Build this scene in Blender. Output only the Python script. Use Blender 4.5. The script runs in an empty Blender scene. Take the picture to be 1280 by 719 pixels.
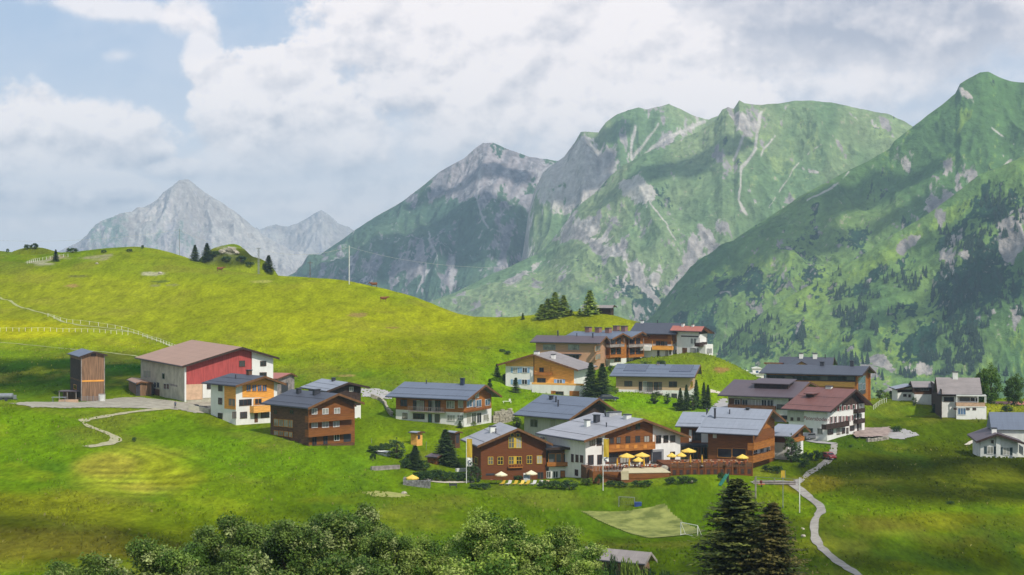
import bpy, bmesh, math, random
import numpy as np
from mathutils import Vector, Matrix
# ---------------------------------------------------------------- camera, world, sun, exposure
S = bpy.context.scene
col = S.collection
F = 2388.0; UC = 640.0; VH = 300.0
cd = bpy.data.cameras.new('camera'); cam = bpy.data.objects.new('camera', cd); col.objects.link(cam)
cam.location = (0, 0, 0); cam.rotation_euler = (math.pi/2, 0, 0)
cd.sensor_width = 36; cd.lens = 36*F/1280; cd.shift_y = -(359.5-VH)/1280
cd.clip_start = 0.5; cd.clip_end = 60000
S.camera = cam
SUN_AZ = math.radians(37); SUN_EL = math.radians(46)      # azimuth turned right from straight behind the camera
SDIR = Vector((math.sin(SUN_AZ)*math.cos(SUN_EL), -math.cos(SUN_AZ)*math.cos(SUN_EL), math.sin(SUN_EL)))
sl = bpy.data.lights.new('sun', 'SUN'); sun = bpy.data.objects.new('sun', sl); col.objects.link(sun)
sl.energy = 4.0; sl.angle = math.radians(0.9); sl.color = (1, .95, .87)
sun.rotation_euler = SDIR.to_track_quat('Z', 'Y').to_euler()
S.view_settings.view_transform = 'Standard'; S.view_settings.look = 'None'
S.view_settings.exposure = 0.0; S.view_settings.gamma = 1.0
S.render.engine = 'CYCLES'
S.cycles.use_denoising = True
S.cycles.max_bounces = 6; S.cycles.diffuse_bounces = 2; S.cycles.glossy_bounces = 2
S.cycles.transparent_max_bounces = 6; S.cycles.volume_bounces = 0; S.cycles.caustics_reflective = False; S.cycles.caustics_refractive = False

def lin(c):
    out = []
    for x in c[:3]:
        x = x/255.0
        out.append(x/12.92 if x <= 0.04045 else ((x+0.055)/1.055)**2.4)
    return out

class NG:
    """tiny helper for writing node graphs"""
    def __init__(s, tree): s.t = tree; s.n = tree.nodes; s.l = tree.links
    def new(s, typ, **kw):
        n = s.n.new(typ)
        for k, v in kw.items(): setattr(n, k, v)
        return n
    def put(s, sock, v):
        if v is None: return
        if hasattr(v, 'links') or isinstance(v, bpy.types.NodeSocket): s.l.new(v, sock)
        else: sock.default_value = v
    def math(s, op, a, b=None, c=None, clamp=False):
        n = s.new('ShaderNodeMath', operation=op, use_clamp=clamp)
        s.put(n.inputs[0], a); s.put(n.inputs[1], b); s.put(n.inputs[2], c)
        return n.outputs[0]
    def mix(s, f, a, b):
        n = s.new('ShaderNodeMix', data_type='RGBA')
        s.put(n.inputs[0], f)
        for i, v in ((6, a), (7, b)):
            if isinstance(v, (tuple, list)): v = tuple(v[:3])+(1,)
            s.put(n.inputs[i], v)
        return n.outputs[2]
    def noise(s, vec, scale, detail=4, rough=.55, dist=0, out=0):
        n = s.new('ShaderNodeTexNoise')
        s.put(n.inputs['Vector'], vec); s.put(n.inputs['Scale'], scale); s.put(n.inputs['Detail'], detail)
        s.put(n.inputs['Roughness'], rough); s.put(n.inputs['Distortion'], dist)
        return n.outputs[out]
    def ramp(s, f, a, b, x=0., y=1., smooth=True):
        n = s.new('ShaderNodeMapRange', clamp=True)
        if smooth: n.interpolation_type = 'SMOOTHSTEP'
        s.put(n.inputs[0], f); s.put(n.inputs[1], a); s.put(n.inputs[2], b); s.put(n.inputs[3], x); s.put(n.inputs[4], y)
        return n.outputs[0]
    def vmul(s, v, m):
        n = s.new('ShaderNodeVectorMath', operation='MULTIPLY'); s.put(n.inputs[0], v); s.put(n.inputs[1], m); return n.outputs[0]
    def vadd(s, v, m):
        n = s.new('ShaderNodeVectorMath', operation='ADD'); s.put(n.inputs[0], v); s.put(n.inputs[1], m); return n.outputs[0]

W = bpy.data.worlds.new('World'); S.world = W; W.use_nodes = True
W.node_tree.nodes.clear(); g = NG(W.node_tree)
tc = g.new('ShaderNodeTexCoord'); dirv = tc.outputs['Generated']
sky = g.new('ShaderNodeTexSky', sky_type='NISHITA', sun_disc=False)
sky.sun_elevation = SUN_EL; sky.sun_rotation = math.atan2(SDIR.x, SDIR.y); sky.altitude = 1700; sky.air_density = 1.0; sky.dust_density = 1.5; sky.ozone_density = 1.0
bg1 = g.new('ShaderNodeBackground'); g.l.new(sky.outputs[0], bg1.inputs[0]); bg1.inputs[1].default_value = 0.10
sep = g.new('ShaderNodeSeparateXYZ'); g.l.new(dirv, sep.inputs[0])
# clouds live on the sky by direction: x = left/right, z = height above the horizon
wv = g.noise(g.vmul(dirv, (14, 14, 20)), 1.0, 3, .5, out=1)
wsub = g.new('ShaderNodeVectorMath', operation='SUBTRACT'); g.put(wsub.inputs[0], wv); wsub.inputs[1].default_value = (.5, .5, .5)
wdir = g.vadd(dirv, g.vmul(wsub.outputs[0], (.075, .075, .05)))
ws = g.new('ShaderNodeSeparateXYZ'); g.l.new(wdir, ws.inputs[0])
def blobs(lst, X, Z):
    acc = None
    for (u, v, ru, rv, w) in lst:
        x0 = (u-UC)/F; z0 = (VH-v)/F; rx = ru/F; rz = rv/F
        a = g.math('MULTIPLY', g.math('SUBTRACT', X, x0), 1/rx); b = g.math('MULTIPLY', g.math('SUBTRACT', Z, z0), 1/rz)
        e = g.math('MULTIPLY_ADD', a, a, g.math('MULTIPLY', b, b))
        f = g.math('MULTIPLY', g.ramp(e, 0.0, 1.0, 1, 0), w)
        acc = f if acc is None else g.math('ADD', acc, f)
    return acc
# each entry: centre, radii, edge softness, edge raggedness, brightness of the base (0 grey .. 1 white), strength, tilt
LAYERS = [
 (640,250,1100,80,.9,.5,.8,.8,0),(300,60,420,120,1.2,1.0,.8,.16,0),(1000,60,560,130,.8,.6,.55,.95,0),
 (1110,30,330,100,.8,.8,.0,1.,.05),(760,-10,200,22,1.,.8,.3,.5,0),(1010,115,150,45,.8,.9,.5,.6,0),(1270,5,60,50,.9,.7,.9,.8,0),(1140,150,70,14,1.,.5,.9,.3,0),
 (60,180,200,70,.45,.9,.12,1.,0),(20,215,260,60,.6,.8,.05,.9,0),(30,165,70,34,.3,.9,.3,.95,0),(110,172,80,36,.28,.9,.25,.95,0),(180,196,62,26,.28,.9,.25,.95,0),(225,214,46,20,.3,.9,.2,.9,0),(140,175,95,38,.4,1.1,.35,.8,.1),
 (155,20,125,17,.7,1.1,.7,.8,-.08),(240,28,34,28,.6,1.1,.8,.85,0),(262,75,26,52,.6,1.1,.75,.85,.2),(160,76,26,12,1.1,.8,.8,.5,0),
 (620,70,270,150,.3,.75,.15,1.,0),(520,40,130,85,.3,.95,.5,.95,0),(600,60,120,70,.3,.9,.55,.9,0),(700,40,120,70,.3,.9,.6,.9,0),(640,130,140,50,.35,.9,.3,.9,0),(490,120,70,44,.4,.9,.3,.8,0),
 (410,165,130,60,.4,.9,.06,.95,0),(345,125,98,78,.24,.85,.12,1.,0),(292,150,60,50,.28,.9,.3,.9,0),(355,90,52,38,.24,.9,.5,.95,0),(400,140,60,40,.3,.9,.3,.9,0),(330,205,150,34,.9,.7,.08,.7,0),
 (760,110,220,100,.5,.7,.75,.9,0),(560,175,260,45,.9,.6,.25,.8,0),(905,125,88,42,.28,.75,.85,1.,0),(820,140,120,50,.5,.7,.8,.8,0),
 (120,240,105,32,.3,.9,.1,1.,0),(150,232,40,18,.25,.9,.5,.9,0),(70,232,50,20,.35,.9,.6,.8,0),(80,262,200,16,.9,.8,.1,.5,0),(50,282,200,14,.9,.7,.8,.5,0),
 (440,268,52,20,.4,.9,.75,.75,0),(380,262,70,16,.7,.9,.5,.6,0),(500,235,130,20,1.,.8,.2,.6,0)]
X0 = sep.outputs[0]; Z0 = sep.outputs[2]
pw = g.vmul(dirv, (1, 1, 1.25))
nA = g.noise(pw, 24.0, 9, .54); nB = g.noise(g.vadd(pw, (-.003, 0, .0075)), 24.0, 5, .52); nC = g.noise(pw, 95.0, 5, .6)
puff = g.math('ADD', g.math('MULTIPLY', g.math('SUBTRACT', nA, .5), 2.0), g.math('MULTIPLY', g.math('SUBTRACT', nC, .5), .75))
relf = g.math('MULTIPLY', g.math('SUBTRACT', nA, nB), 3.0)
skyc = g.mix(g.ramp(Z0, 0.0, .115), (.96, .94, .96), tuple(x*1.06 for x in lin((174, 194, 220))))
acc = skyc
WHT = (1.12, 1.03, 1.0); GRE = tuple(x*1.1 for x in lin((180, 182, 194)))
for (u, v, ru, rv, soft, rag, base_, a_, tilt) in LAYERS:
    x0 = (u-UC)/F; z0 = (VH-v)/F; dx = g.math('SUBTRACT', X0, x0); dz_ = g.math('SUBTRACT', Z0, z0)
    if tilt: dz_ = g.math('MULTIPLY_ADD', dx, -tilt, dz_)
    a = g.math('MULTIPLY', dx, F/ru); b = g.math('MULTIPLY', dz_, F/rv)
    e = g.math('SQRT', g.math('MULTIPLY_ADD', a, a, g.math('MULTIPLY', b, b)))
    dd = g.math('ADD', g.math('SUBTRACT', 1.0, e), g.math('MULTIPLY', puff, rag*.75))
    low = g.ramp(b, -1.2, .4, soft+.3, soft*.8, smooth=False)      # ragged crisp tops, soft bases
    n_ = g.math('DIVIDE', dd, low); al = g.math('MULTIPLY', g.ramp(n_, 0, 1), a_)
    sh = g.ramp(g.math('ADD', b, g.math('MULTIPLY', puff, .6)), -1.0, .35, base_, 1.0 if base_ > .03 else .22)
    sh = g.math('ADD', sh, relf, clamp=True)
    acc = g.mix(al, acc, g.mix(sh, GRE, WHT))
away = g.math('MULTIPLY', g.ramp(Z0, .14, .30), g.ramp(g.noise(dirv, 3.2, 7, .55), .42, .62))
acc = g.mix(away, acc, tuple(lin((226, 228, 232))))
bg2 = g.new('ShaderNodeBackground'); g.put(bg2.inputs[0], acc); bg2.inputs[1].default_value = 1.06
ms = g.new('ShaderNodeMixShader'); ms.inputs[0].default_value = .88; g.l.new(bg1.outputs[0], ms.inputs[1]); g.l.new(bg2.outputs[0], ms.inputs[2])
wo = g.new('ShaderNodeOutputWorld'); g.l.new(ms.outputs[0], wo.inputs[0])

# ---------------------------------------------------------------- numeric helpers
def _hash(ix, iy, seed):
    h = (ix.astype(np.int64)*374761393 + iy.astype(np.int64)*668265263 + seed*982451653) & 0xffffffff
    h = ((h ^ (h >> 13))*1274126177) & 0xffffffff
    return ((h ^ (h >> 16)) & 0xffff)/65535.0
def vnoise(x, y, seed=0):
    ix = np.floor(x); iy = np.floor(y); fx = x-ix; fy = y-iy
    fx = fx*fx*fx*(fx*(fx*6-15)+10); fy = fy*fy*fy*(fy*(fy*6-15)+10)
    a = _hash(ix, iy, seed); b = _hash(ix+1, iy, seed); c = _hash(ix, iy+1, seed); d = _hash(ix+1, iy+1, seed)
    return (a*(1-fx)+b*fx)*(1-fy)+(c*(1-fx)+d*fx)*fy
def fbm(x, y, octv=5, seed=0, gain=.5):
    s = 0; a = 1; t = 0
    for i in range(octv):
        s = s+a*vnoise(x*2**i+i*17.3, y*2**i-i*9.1, seed+i*31); t += a; a *= gain
    return s/t
def ridged(x, y, octv=4, seed=0, gain=.5):
    s = 0; a = 1; t = 0
    for i in range(octv):
        s = s+a*(1-np.abs(2*vnoise(x*2**i+i*11.7, y*2**i+i*5.3, seed+i*31)-1)); t += a; a *= gain
    return s/t
def sstep(a, b, x):
    t = np.clip((x-a)/(b-a), 0, 1); return t*t*(3-2*t)

def mesh_obj(name, verts, faces, mat=None, parent=None, smooth=False):
    me = bpy.data.meshes.new(name)
    V = np.asarray(verts, dtype=np.float32).reshape(-1, 3)
    if isinstance(faces, np.ndarray) and faces.ndim == 2:
        k = faces.shape[1]
        me.vertices.add(len(V)); me.vertices.foreach_set('co', V.ravel())
        me.loops.add(faces.size); me.loops.foreach_set('vertex_index', faces.astype(np.int32).ravel())
        me.polygons.add(len(faces)); me.polygons.foreach_set('loop_start', (np.arange(len(faces))*k).astype(np.int32))
        me.polygons.foreach_set('loop_total', np.full(len(faces), k, dtype=np.int32))
        me.update(calc_edges=True)
    else:
        me.from_pydata([tuple(map(float, v)) for v in V], [], faces); me.update()
    if smooth: me.polygons.foreach_set('use_smooth', np.ones(len(me.polygons), dtype=bool))
    if mat: me.materials.append(mat)
    o = bpy.data.objects.new(name, me); col.objects.link(o)
    if parent: o.parent = parent
    return o
def set_col(o, C):
    C = np.asarray(C, dtype=np.float32); 
    if C.shape[1] == 3: C = np.concatenate([C, np.ones((len(C), 1), np.float32)], 1)
    a = o.data.color_attributes.new('Col', 'FLOAT_COLOR', 'POINT'); a.data.foreach_set('color', C.ravel())
def grid_faces(nr, nc):
    i = np.arange(nr-1)[:, None]*nc+np.arange(nc-1)[None, :]
    return np.stack([i, i+1, i+nc+1, i+nc], -1).reshape(-1, 4)
def tag(o, label=None, cat=None, group=None, kind=None):
    if label: o['label'] = label
    if cat: o['category'] = cat
    if group: o['group'] = group
    if kind: o['kind'] = kind
    return o
K = 1.50   # how bright a white surface lies in this light: photo colour / K = base colour
def alb(c, k=None): 
    return tuple(min(.82, x/(k or K)) for x in lin(c))

# ---------------------------------------------------------------- terrain heights
def P(u, v, d): return Vector(((u-UC)/F*d, d, -(v-VH)/F*d))
CTL = []
def ctl(*pts):
    for (u, v, d) in pts: CTL.append(((u-UC)/F*d, d, -(v-VH)/F*d))
def ctlz(*pts):
    for (u, d, z) in pts: CTL.append(((u-UC)/F*d, d, z))
ctl((0,719,215),(200,719,235),(400,719,250),(640,719,268),(900,719,278),(1080,719,275),(1280,719,290))
ctl((0,650,262),(200,650,290),(400,650,308),(640,650,332),(900,650,335),(1030,650,318),(1280,650,325))
ctl((0,600,312),(100,590,330),(250,620,318),(170,570,350),(300,575,365),(450,600,355),(520,603,366),(640,610,363),(600,612,366),(720,608,364),(800,606,361),(900,593.5,368),(850,594,368),(900,604,354),(850,605,354),(980,597,378),(780,632,352),(811,673,328),(884,663,334),(860,645,344),(1100,600,368),(1280,600,372))
ctl((0,550,352),(60,545,360),(130,545,368),(0,509,384),(60,514,387),(140,532,384),(200,522,400),(60,501,428),(0,499,430))
ctl((0,470,472),(0,430,545),(0,390,620),(0,350,700),(0,320,790))
ctl((200,452,510),(200,430,560),(200,390,630),(200,350,700),(190,311,790))
ctl((350,465,490),(350,430,545),(350,390,620),(350,346,730))
ctl((500,470,490),(500,430,555),(500,400,625),(505,369,705))
ctl((620,470,500),(620,440,560),(620,399,655),(700,420,600),(740,393,612),(800,403,590),(880,441,548),(905,457,530),(925,468,528))
ctl((800,515,462),(850,485,510),(780,490,500),(700,500,470),(640,500,475),(620,520,455),(640,535,440),(560,555,405),(470,565,392),(460,500,452),(430,575,375),(520,560,398),(520,580,380))
ctl((1100,503,492),(1130,521,470),(1200,526,452),(1275,522,470),(1180,560,420),(1090,532,450),(1090,560,415),(1120,548,430),(1000,560,408),(1000,520,450),(960,500,480),(1275,572,392))
ctl((930,476,560),(1000,500,540),(1090,500,520),(1150,500,495),(1280,505,505))
for (u, v, d) in [(0,320,790),(95,318,790),(190,311,790),(235,324,780),(300,337,755),(350,346,730),(440,353,715),(505,369,705),(560,386,685),(620,399,655),(700,395,625),(745,393,612),(800,403,590),(880,441,548),(905,457,530),(950,474,560),(1000,490,560),(1100,497,535),(1180,500,520),(1280,500,520)]:
    z = -(v-VH)/F*d
    ctlz((u, d, z), (u, d+45, z-7), (u, d+130, z-45), (u, d+300, z-110))
ctlz((0,110,-24),(400,120,-28),(640,130,-30),(900,140,-31),(1280,140,-33),(-600,60,-15),(640,60,-16),(1900,60,-18),(-2000,8,-3),(640,8,-2.2),(3000,8,-3),(640,-50,4),(-3000,-50,4),(4000,-50,4))
for d, zl, zr in ((215,-36,-47),(300,-38,-49),(390,-35,-46),(460,-34,-43),(600,-25,-45),(800,-3,-60),(930,-40,-110)):
    ctlz((-350, d, zl), (-1100, d, zl), (1650, d, zr), (2400, d, zr))
HOUSE_CTL = [(101.6,502.5,430),(231,502,425),(176,497,438),(341,494,447),(292,533,404),(264,517,412),(346,528,413),(385.7,558,385),(338,544,392),(443,555,394),(412.8,521,425),(451,519,435),(580,533,430),(494.8,520,446),(614,529,440),
   (717.5,495,488),(632,484,494),(862,502,500),(770,491,515),(868,503,508),(745.8,462,535),(665,461,550),(762,459,545),(785,456,545),(839.8,445,555),(808,447,560),(874,444,550),(883,442,560),(710.8,550,425),(655,546,435),
   (601,600,377),(682,601,379),(731.9,596,375),(682,594,383),(850,597,387),(939.5,584,385),(885,584,390),(968,580,392),(985.8,524,440),(910,518,452),(1012,516,450),(1034,550,425),(985.8,548,431),(1080,540,438),
   (1071.6,504,500),(957,500,515),(1085,502,515),(1175,520,455),(1232,521,456),(1122,503,478),(1165,506,478),(1222,571,400),(1280,575,398)]
ctl(*HOUSE_CTL)
_c = np.array(CTL); _key = np.unique(np.round(_c[:, :2]/3), axis=0, return_index=True)[1]; _c = _c[_key]
def _tk(r2): return 0.5*r2*np.log(r2+1e-9)
_sx = 100.0
_A = _c[:, :2]/_sx; _r2 = ((_A[:, None]-_A[None])**2).sum(-1)
_n = len(_A); _M = np.zeros((_n+3, _n+3)); _M[:_n, :_n] = _tk(_r2)+np.eye(_n)*0.004; _Pm = np.c_[np.ones(_n), _A]; _M[:_n, _n:] = _Pm; _M[_n:, :_n] = _Pm.T
_w = np.linalg.solve(_M, np.r_[_c[:, 2], 0, 0, 0])
def tps(x, y):
    x = np.asarray(x, float)/_sx; y = np.asarray(y, float)/_sx
    out = _w[_n]+_w[_n+1]*x+_w[_n+2]*y
    for i in range(_n): out = out+_w[i]*_tk((x-_A[i, 0])**2+(y-_A[i, 1])**2)
    return out
VAL = -238.0
def bump(x, y, u, d, rx, ry, h):
    x0 = (u-UC)/F*d; r = ((x-x0)/rx)**2+((y-d)/ry)**2
    return h*np.exp(-r)
def height(x, y):
    z = tps(x, y)
    flat = 1-np.exp(-(((x-27)/26)**2+((y-342)/24)**2)**2)
    z = z+flat*(fbm(x/28, y/40, 3, 5)-.5)*1.3*sstep(60, 200, y)*(.35+.65*sstep(420, 560, y+np.abs(x)*.2))+flat*(fbm(x/7, y/10, 3, 9)-.5)*.30
    hl = sstep(520, 640, y)
    z = z+hl*(ridged(x/60, y/22, 3, 77)-.6)*1.6
    # rocky knolls behind the left crest
    for (u, d, vt, rx, ry, drop) in ((278,835,308,11,14,7),(292,838,305.5,9,12,8),(318,840,322,9,12,6),(42,835,309,14,16,5),(-20,850,313,30,20,5),(96,832,314.5,16,14,3.5)):
        x0 = (u-UC)/F*d; r = ((x-x0)/rx)**2+((y-d)/ry)**2
        dome = -(vt-VH)/F*d-drop*r; k = 1.2; dome = np.maximum(dome, -400); mx_ = np.maximum(z, dome); z = mx_+k*np.log(np.exp((z-mx_)/k)+np.exp((dome-mx_)/k))-0*k
    m = sstep(930, 1250, y)
    return z*(1-m)+(VAL+(fbm(x/300, y/300, 3, 3)-.5)*20)*m
yr = np.concatenate([np.arange(-60, 180, 4.0), np.arange(180, 600, 1.25), np.arange(600, 900, 2.0), np.arange(900, 1300, 12.0), np.geomspace(1300, 30000, 26)])
ur = np.concatenate([np.linspace(-1500, -300, 60), np.linspace(-290, 1570, 520), np.linspace(1580, 2800, 60)])
kr = (ur-UC)/F
GX = kr[None, :]*(yr[:, None]+80); GY = np.repeat(yr[:, None], len(kr), 1)
GZ = height(GX, GY)
def _zbil(x, y):
    """height of the terrain mesh (bilinear on its own grid)"""
    j = np.clip(np.searchsorted(yr, y)-1, 0, len(yr)-2); ty = (y-yr[j])/(yr[j+1]-yr[j])
    k = x/(y+80); i = np.clip(np.searchsorted(kr, k)-1, 0, len(kr)-2); tx = (k-kr[i])/(kr[i+1]-kr[i])
    return float((GZ[j, i]*(1-tx)+GZ[j, i+1]*tx)*(1-ty)+(GZ[j+1, i]*(1-tx)+GZ[j+1, i+1]*tx)*ty)
def gz(x, y): return _zbil(x, y)
def gp(u, v, dmin=100, dmax=900):
    """where the sight line through a photo point meets the ground"""
    k = (u-UC)/F; m = -(v-VH)/F; d = dmin; prev = dmin
    while d < dmax:
        if m*d < gz(k*d, d):
            a, b = prev, d
            for _ in range(14):
                c = (a+b)/2
                if m*c < gz(k*c, c): b = c
                else: a = c
            return Vector((k*b, b, gz(k*b, b)))
        prev = d; d += 1.5
    return None

# ---------------------------------------------------------------- terrain colour
UU = UC+F*GX/np.maximum(GY, 1.0); VV = VH-F*GZ/np.maximum(GY, 1.0)
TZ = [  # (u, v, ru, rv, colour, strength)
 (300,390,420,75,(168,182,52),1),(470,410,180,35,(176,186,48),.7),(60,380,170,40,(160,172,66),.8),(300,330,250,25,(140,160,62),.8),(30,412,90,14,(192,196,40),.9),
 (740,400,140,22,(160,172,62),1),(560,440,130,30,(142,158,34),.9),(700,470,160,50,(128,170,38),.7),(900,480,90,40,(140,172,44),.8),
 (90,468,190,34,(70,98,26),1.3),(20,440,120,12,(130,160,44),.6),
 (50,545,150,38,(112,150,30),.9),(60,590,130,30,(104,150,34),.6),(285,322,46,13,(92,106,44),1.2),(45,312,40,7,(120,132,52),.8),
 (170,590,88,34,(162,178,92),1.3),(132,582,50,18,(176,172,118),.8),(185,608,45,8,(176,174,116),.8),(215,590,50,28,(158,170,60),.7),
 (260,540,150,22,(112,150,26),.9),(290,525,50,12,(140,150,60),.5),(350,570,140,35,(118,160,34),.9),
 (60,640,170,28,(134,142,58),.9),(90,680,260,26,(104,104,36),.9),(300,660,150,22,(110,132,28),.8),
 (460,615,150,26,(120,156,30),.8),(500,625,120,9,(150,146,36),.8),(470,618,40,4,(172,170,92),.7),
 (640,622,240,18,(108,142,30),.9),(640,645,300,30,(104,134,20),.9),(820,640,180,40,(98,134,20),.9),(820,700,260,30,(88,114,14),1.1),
 (1150,540,180,35,(90,114,30),1.1),(1180,590,200,40,(88,106,30),1.2),(1180,655,220,14,(112,116,40),.8),(1180,695,240,36,(86,106,14),1.2),(1180,510,140,10,(160,172,60),.8),  # right and bottom meadow greens darkened to hold some of the cloud shade
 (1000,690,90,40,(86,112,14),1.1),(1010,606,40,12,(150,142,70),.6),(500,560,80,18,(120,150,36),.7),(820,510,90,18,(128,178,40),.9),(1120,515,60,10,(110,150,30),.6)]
base = np.array(lin((118, 148, 36)))
TC = np.tile(base, (GX.size, 1)).reshape(GX.shape+(3,))
wn = (fbm(GX/22, GY/34, 4, 41)-.5)
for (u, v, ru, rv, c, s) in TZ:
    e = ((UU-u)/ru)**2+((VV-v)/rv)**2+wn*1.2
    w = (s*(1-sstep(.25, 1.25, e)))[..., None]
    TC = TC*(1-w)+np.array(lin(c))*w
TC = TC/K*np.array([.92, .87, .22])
f1 = fbm(GX/45, GY/60, 4, 101); f2 = fbm(GX/8, GY/30, 4, 202); f3 = fbm(GX/2.0, GY/9, 3, 303)
TC = TC*(.76+.24*f1+.24*f2)[..., None]*(0.66+.68*f3)[..., None]
# tall flowering grass: warmer streaks; clover: deep green
w = (sstep(.56, .74, fbm(GX/16, GY/26, 5, 404))*.28)[..., None]; TC = TC*(1-w)+np.array(alb((150, 138, 62)))*w
w = (sstep(.56, .72, fbm(GX/14, GY/30, 5, 505))*.26*sstep(380, 470, VV))[..., None]; TC = TC*(1-w)+np.array(alb((70, 120, 34)))*w
w = (sstep(.60, .76, fbm(GX/12, GY/20, 5, 707))*.22)[..., None]; TC = TC*(1-w)+np.array(alb((186, 190, 44)))*w
# mown rows
mw = sstep(1.1, .5, ((UU-185)/85)**2+((VV-590)/34)**2)
rows = np.sin(np.hypot(GX-(110-UC)/F*345, (GY-345)*1.0)*1.15)
TC = TC*(1+.22*rows*mw)[..., None]
# bare rock and worn earth on the hill
def rockpatch(u, v, ru, rv, c, thr=.5, s=.9):
    global TC
    e = ((UU-u)/ru)**2+((VV-v)/rv)**2
    m = sstep(.42, .6, fbm(GX/5, GY/9, 4, int(u)+7)+.35*(1-e)-.1)*(e < 1.6)*sstep(1.6, .6, e)*s
    TC = TC*(1-m[..., None])+np.array(alb(c))*m[..., None]
for a in [(188,342,22,3,(190,186,150)),(200,352,14,2,(96,110,50)),(210,357,22,2.5,(150,150,100)),(100,345,18,2,(120,120,60)),(90,357,9,3,(180,150,90)),(120,321,30,5,(170,165,120)),(50,327,22,5,(178,176,140)),(75,322,18,3,(170,160,120)),
          (450,393,16,4,(165,140,80)),(490,410,10,2,(160,140,70)),(285,312,14,7,(190,184,168)),(270,322,30,7,(110,120,60)),(330,352,20,2,(180,180,90)),(610,435,14,2,(120,130,50)),(560,478,30,2,(130,140,60)),(905,462,14,4,(170,130,80)),(430,470,20,3,(170,150,90))]:
    rockpatch(*a)
M = {}
def mat(name, color=(.5, .5, .5), rough=.8, var=.12, scale=1.5, stretch=(1, 1, 1), bump=0., spec=.3, coord='Object', c2=None, metal=0., detail=4):
    if name in M: return M[name]
    m = bpy.data.materials.new(name); m.use_nodes = True; t = m.node_tree; t.nodes.clear(); g = NG(t)
    b = g.new('ShaderNodeBsdfPrincipled'); o = g.new('ShaderNodeOutputMaterial'); g.l.new(b.outputs[0], o.inputs[0])
    b.inputs['Roughness'].default_value = rough; b.inputs['Metallic'].default_value = metal
    b.inputs['Specular IOR Level'].default_value = spec
    tcn = g.new('ShaderNodeTexCoord'); vec = g.vmul(tcn.outputs[coord], stretch)
    n = g.noise(vec, scale, detail, .6)
    dark = tuple(x*(1-var*1.6) for x in (c2 or color)); light = tuple(min(.9, x*(1+var*1.2)) for x in color)
    g.put(b.inputs['Base Color'], g.mix(g.ramp(n, .32, .68), dark, light))
    if bump:
        bn = g.new('ShaderNodeBump'); bn.inputs['Strength'].default_value = bump; bn.inputs['Distance'].default_value = .05
        g.put(bn.inputs['Height'], n); g.l.new(bn.outputs[0], b.inputs['Normal'])
    M[name] = m; return m
def vcmat(name, fine, amt, bscale, bdist, bstr, stretch=(1, 1, 1), rough=.95):
    m = bpy.data.materials.new(name); m.use_nodes = True; t = m.node_tree; t.nodes.clear(); g = NG(t)
    b = g.new('ShaderNodeBsdfPrincipled'); o = g.new('ShaderNodeOutputMaterial'); g.l.new(b.outputs[0], o.inputs[0])
    b.inputs['Roughness'].default_value = rough; b.inputs['Specular IOR Level'].default_value = .0
    a = g.new('ShaderNodeVertexColor', layer_name='Col'); tcn = g.new('ShaderNodeTexCoord'); vec = g.vmul(tcn.outputs['Object'], stretch)
    n = g.noise(vec, fine, 5, .65)
    f = g.ramp(n, .25, .75, 1-amt, 1+amt, smooth=False)
    c = g.new('ShaderNodeVectorMath', operation='SCALE'); g.l.new(a.outputs[0], c.inputs[0]); g.put(c.inputs['Scale'], f)
    g.l.new(c.outputs[0], b.inputs['Base Color'])
    bn = g.new('ShaderNodeBump'); bn.inputs['Strength'].default_value = bstr; bn.inputs['Distance'].default_value = bdist
    g.put(bn.inputs['Height'], g.noise(vec, bscale, 5, .6)); g.l.new(bn.outputs[0], b.inputs['Normal'])
    M[name] = m; return m
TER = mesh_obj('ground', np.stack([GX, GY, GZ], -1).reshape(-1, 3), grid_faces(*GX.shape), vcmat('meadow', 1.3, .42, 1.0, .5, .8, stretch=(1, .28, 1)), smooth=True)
set_col(TER, TC.reshape(-1, 3)); tag(TER, kind='structure')

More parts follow.
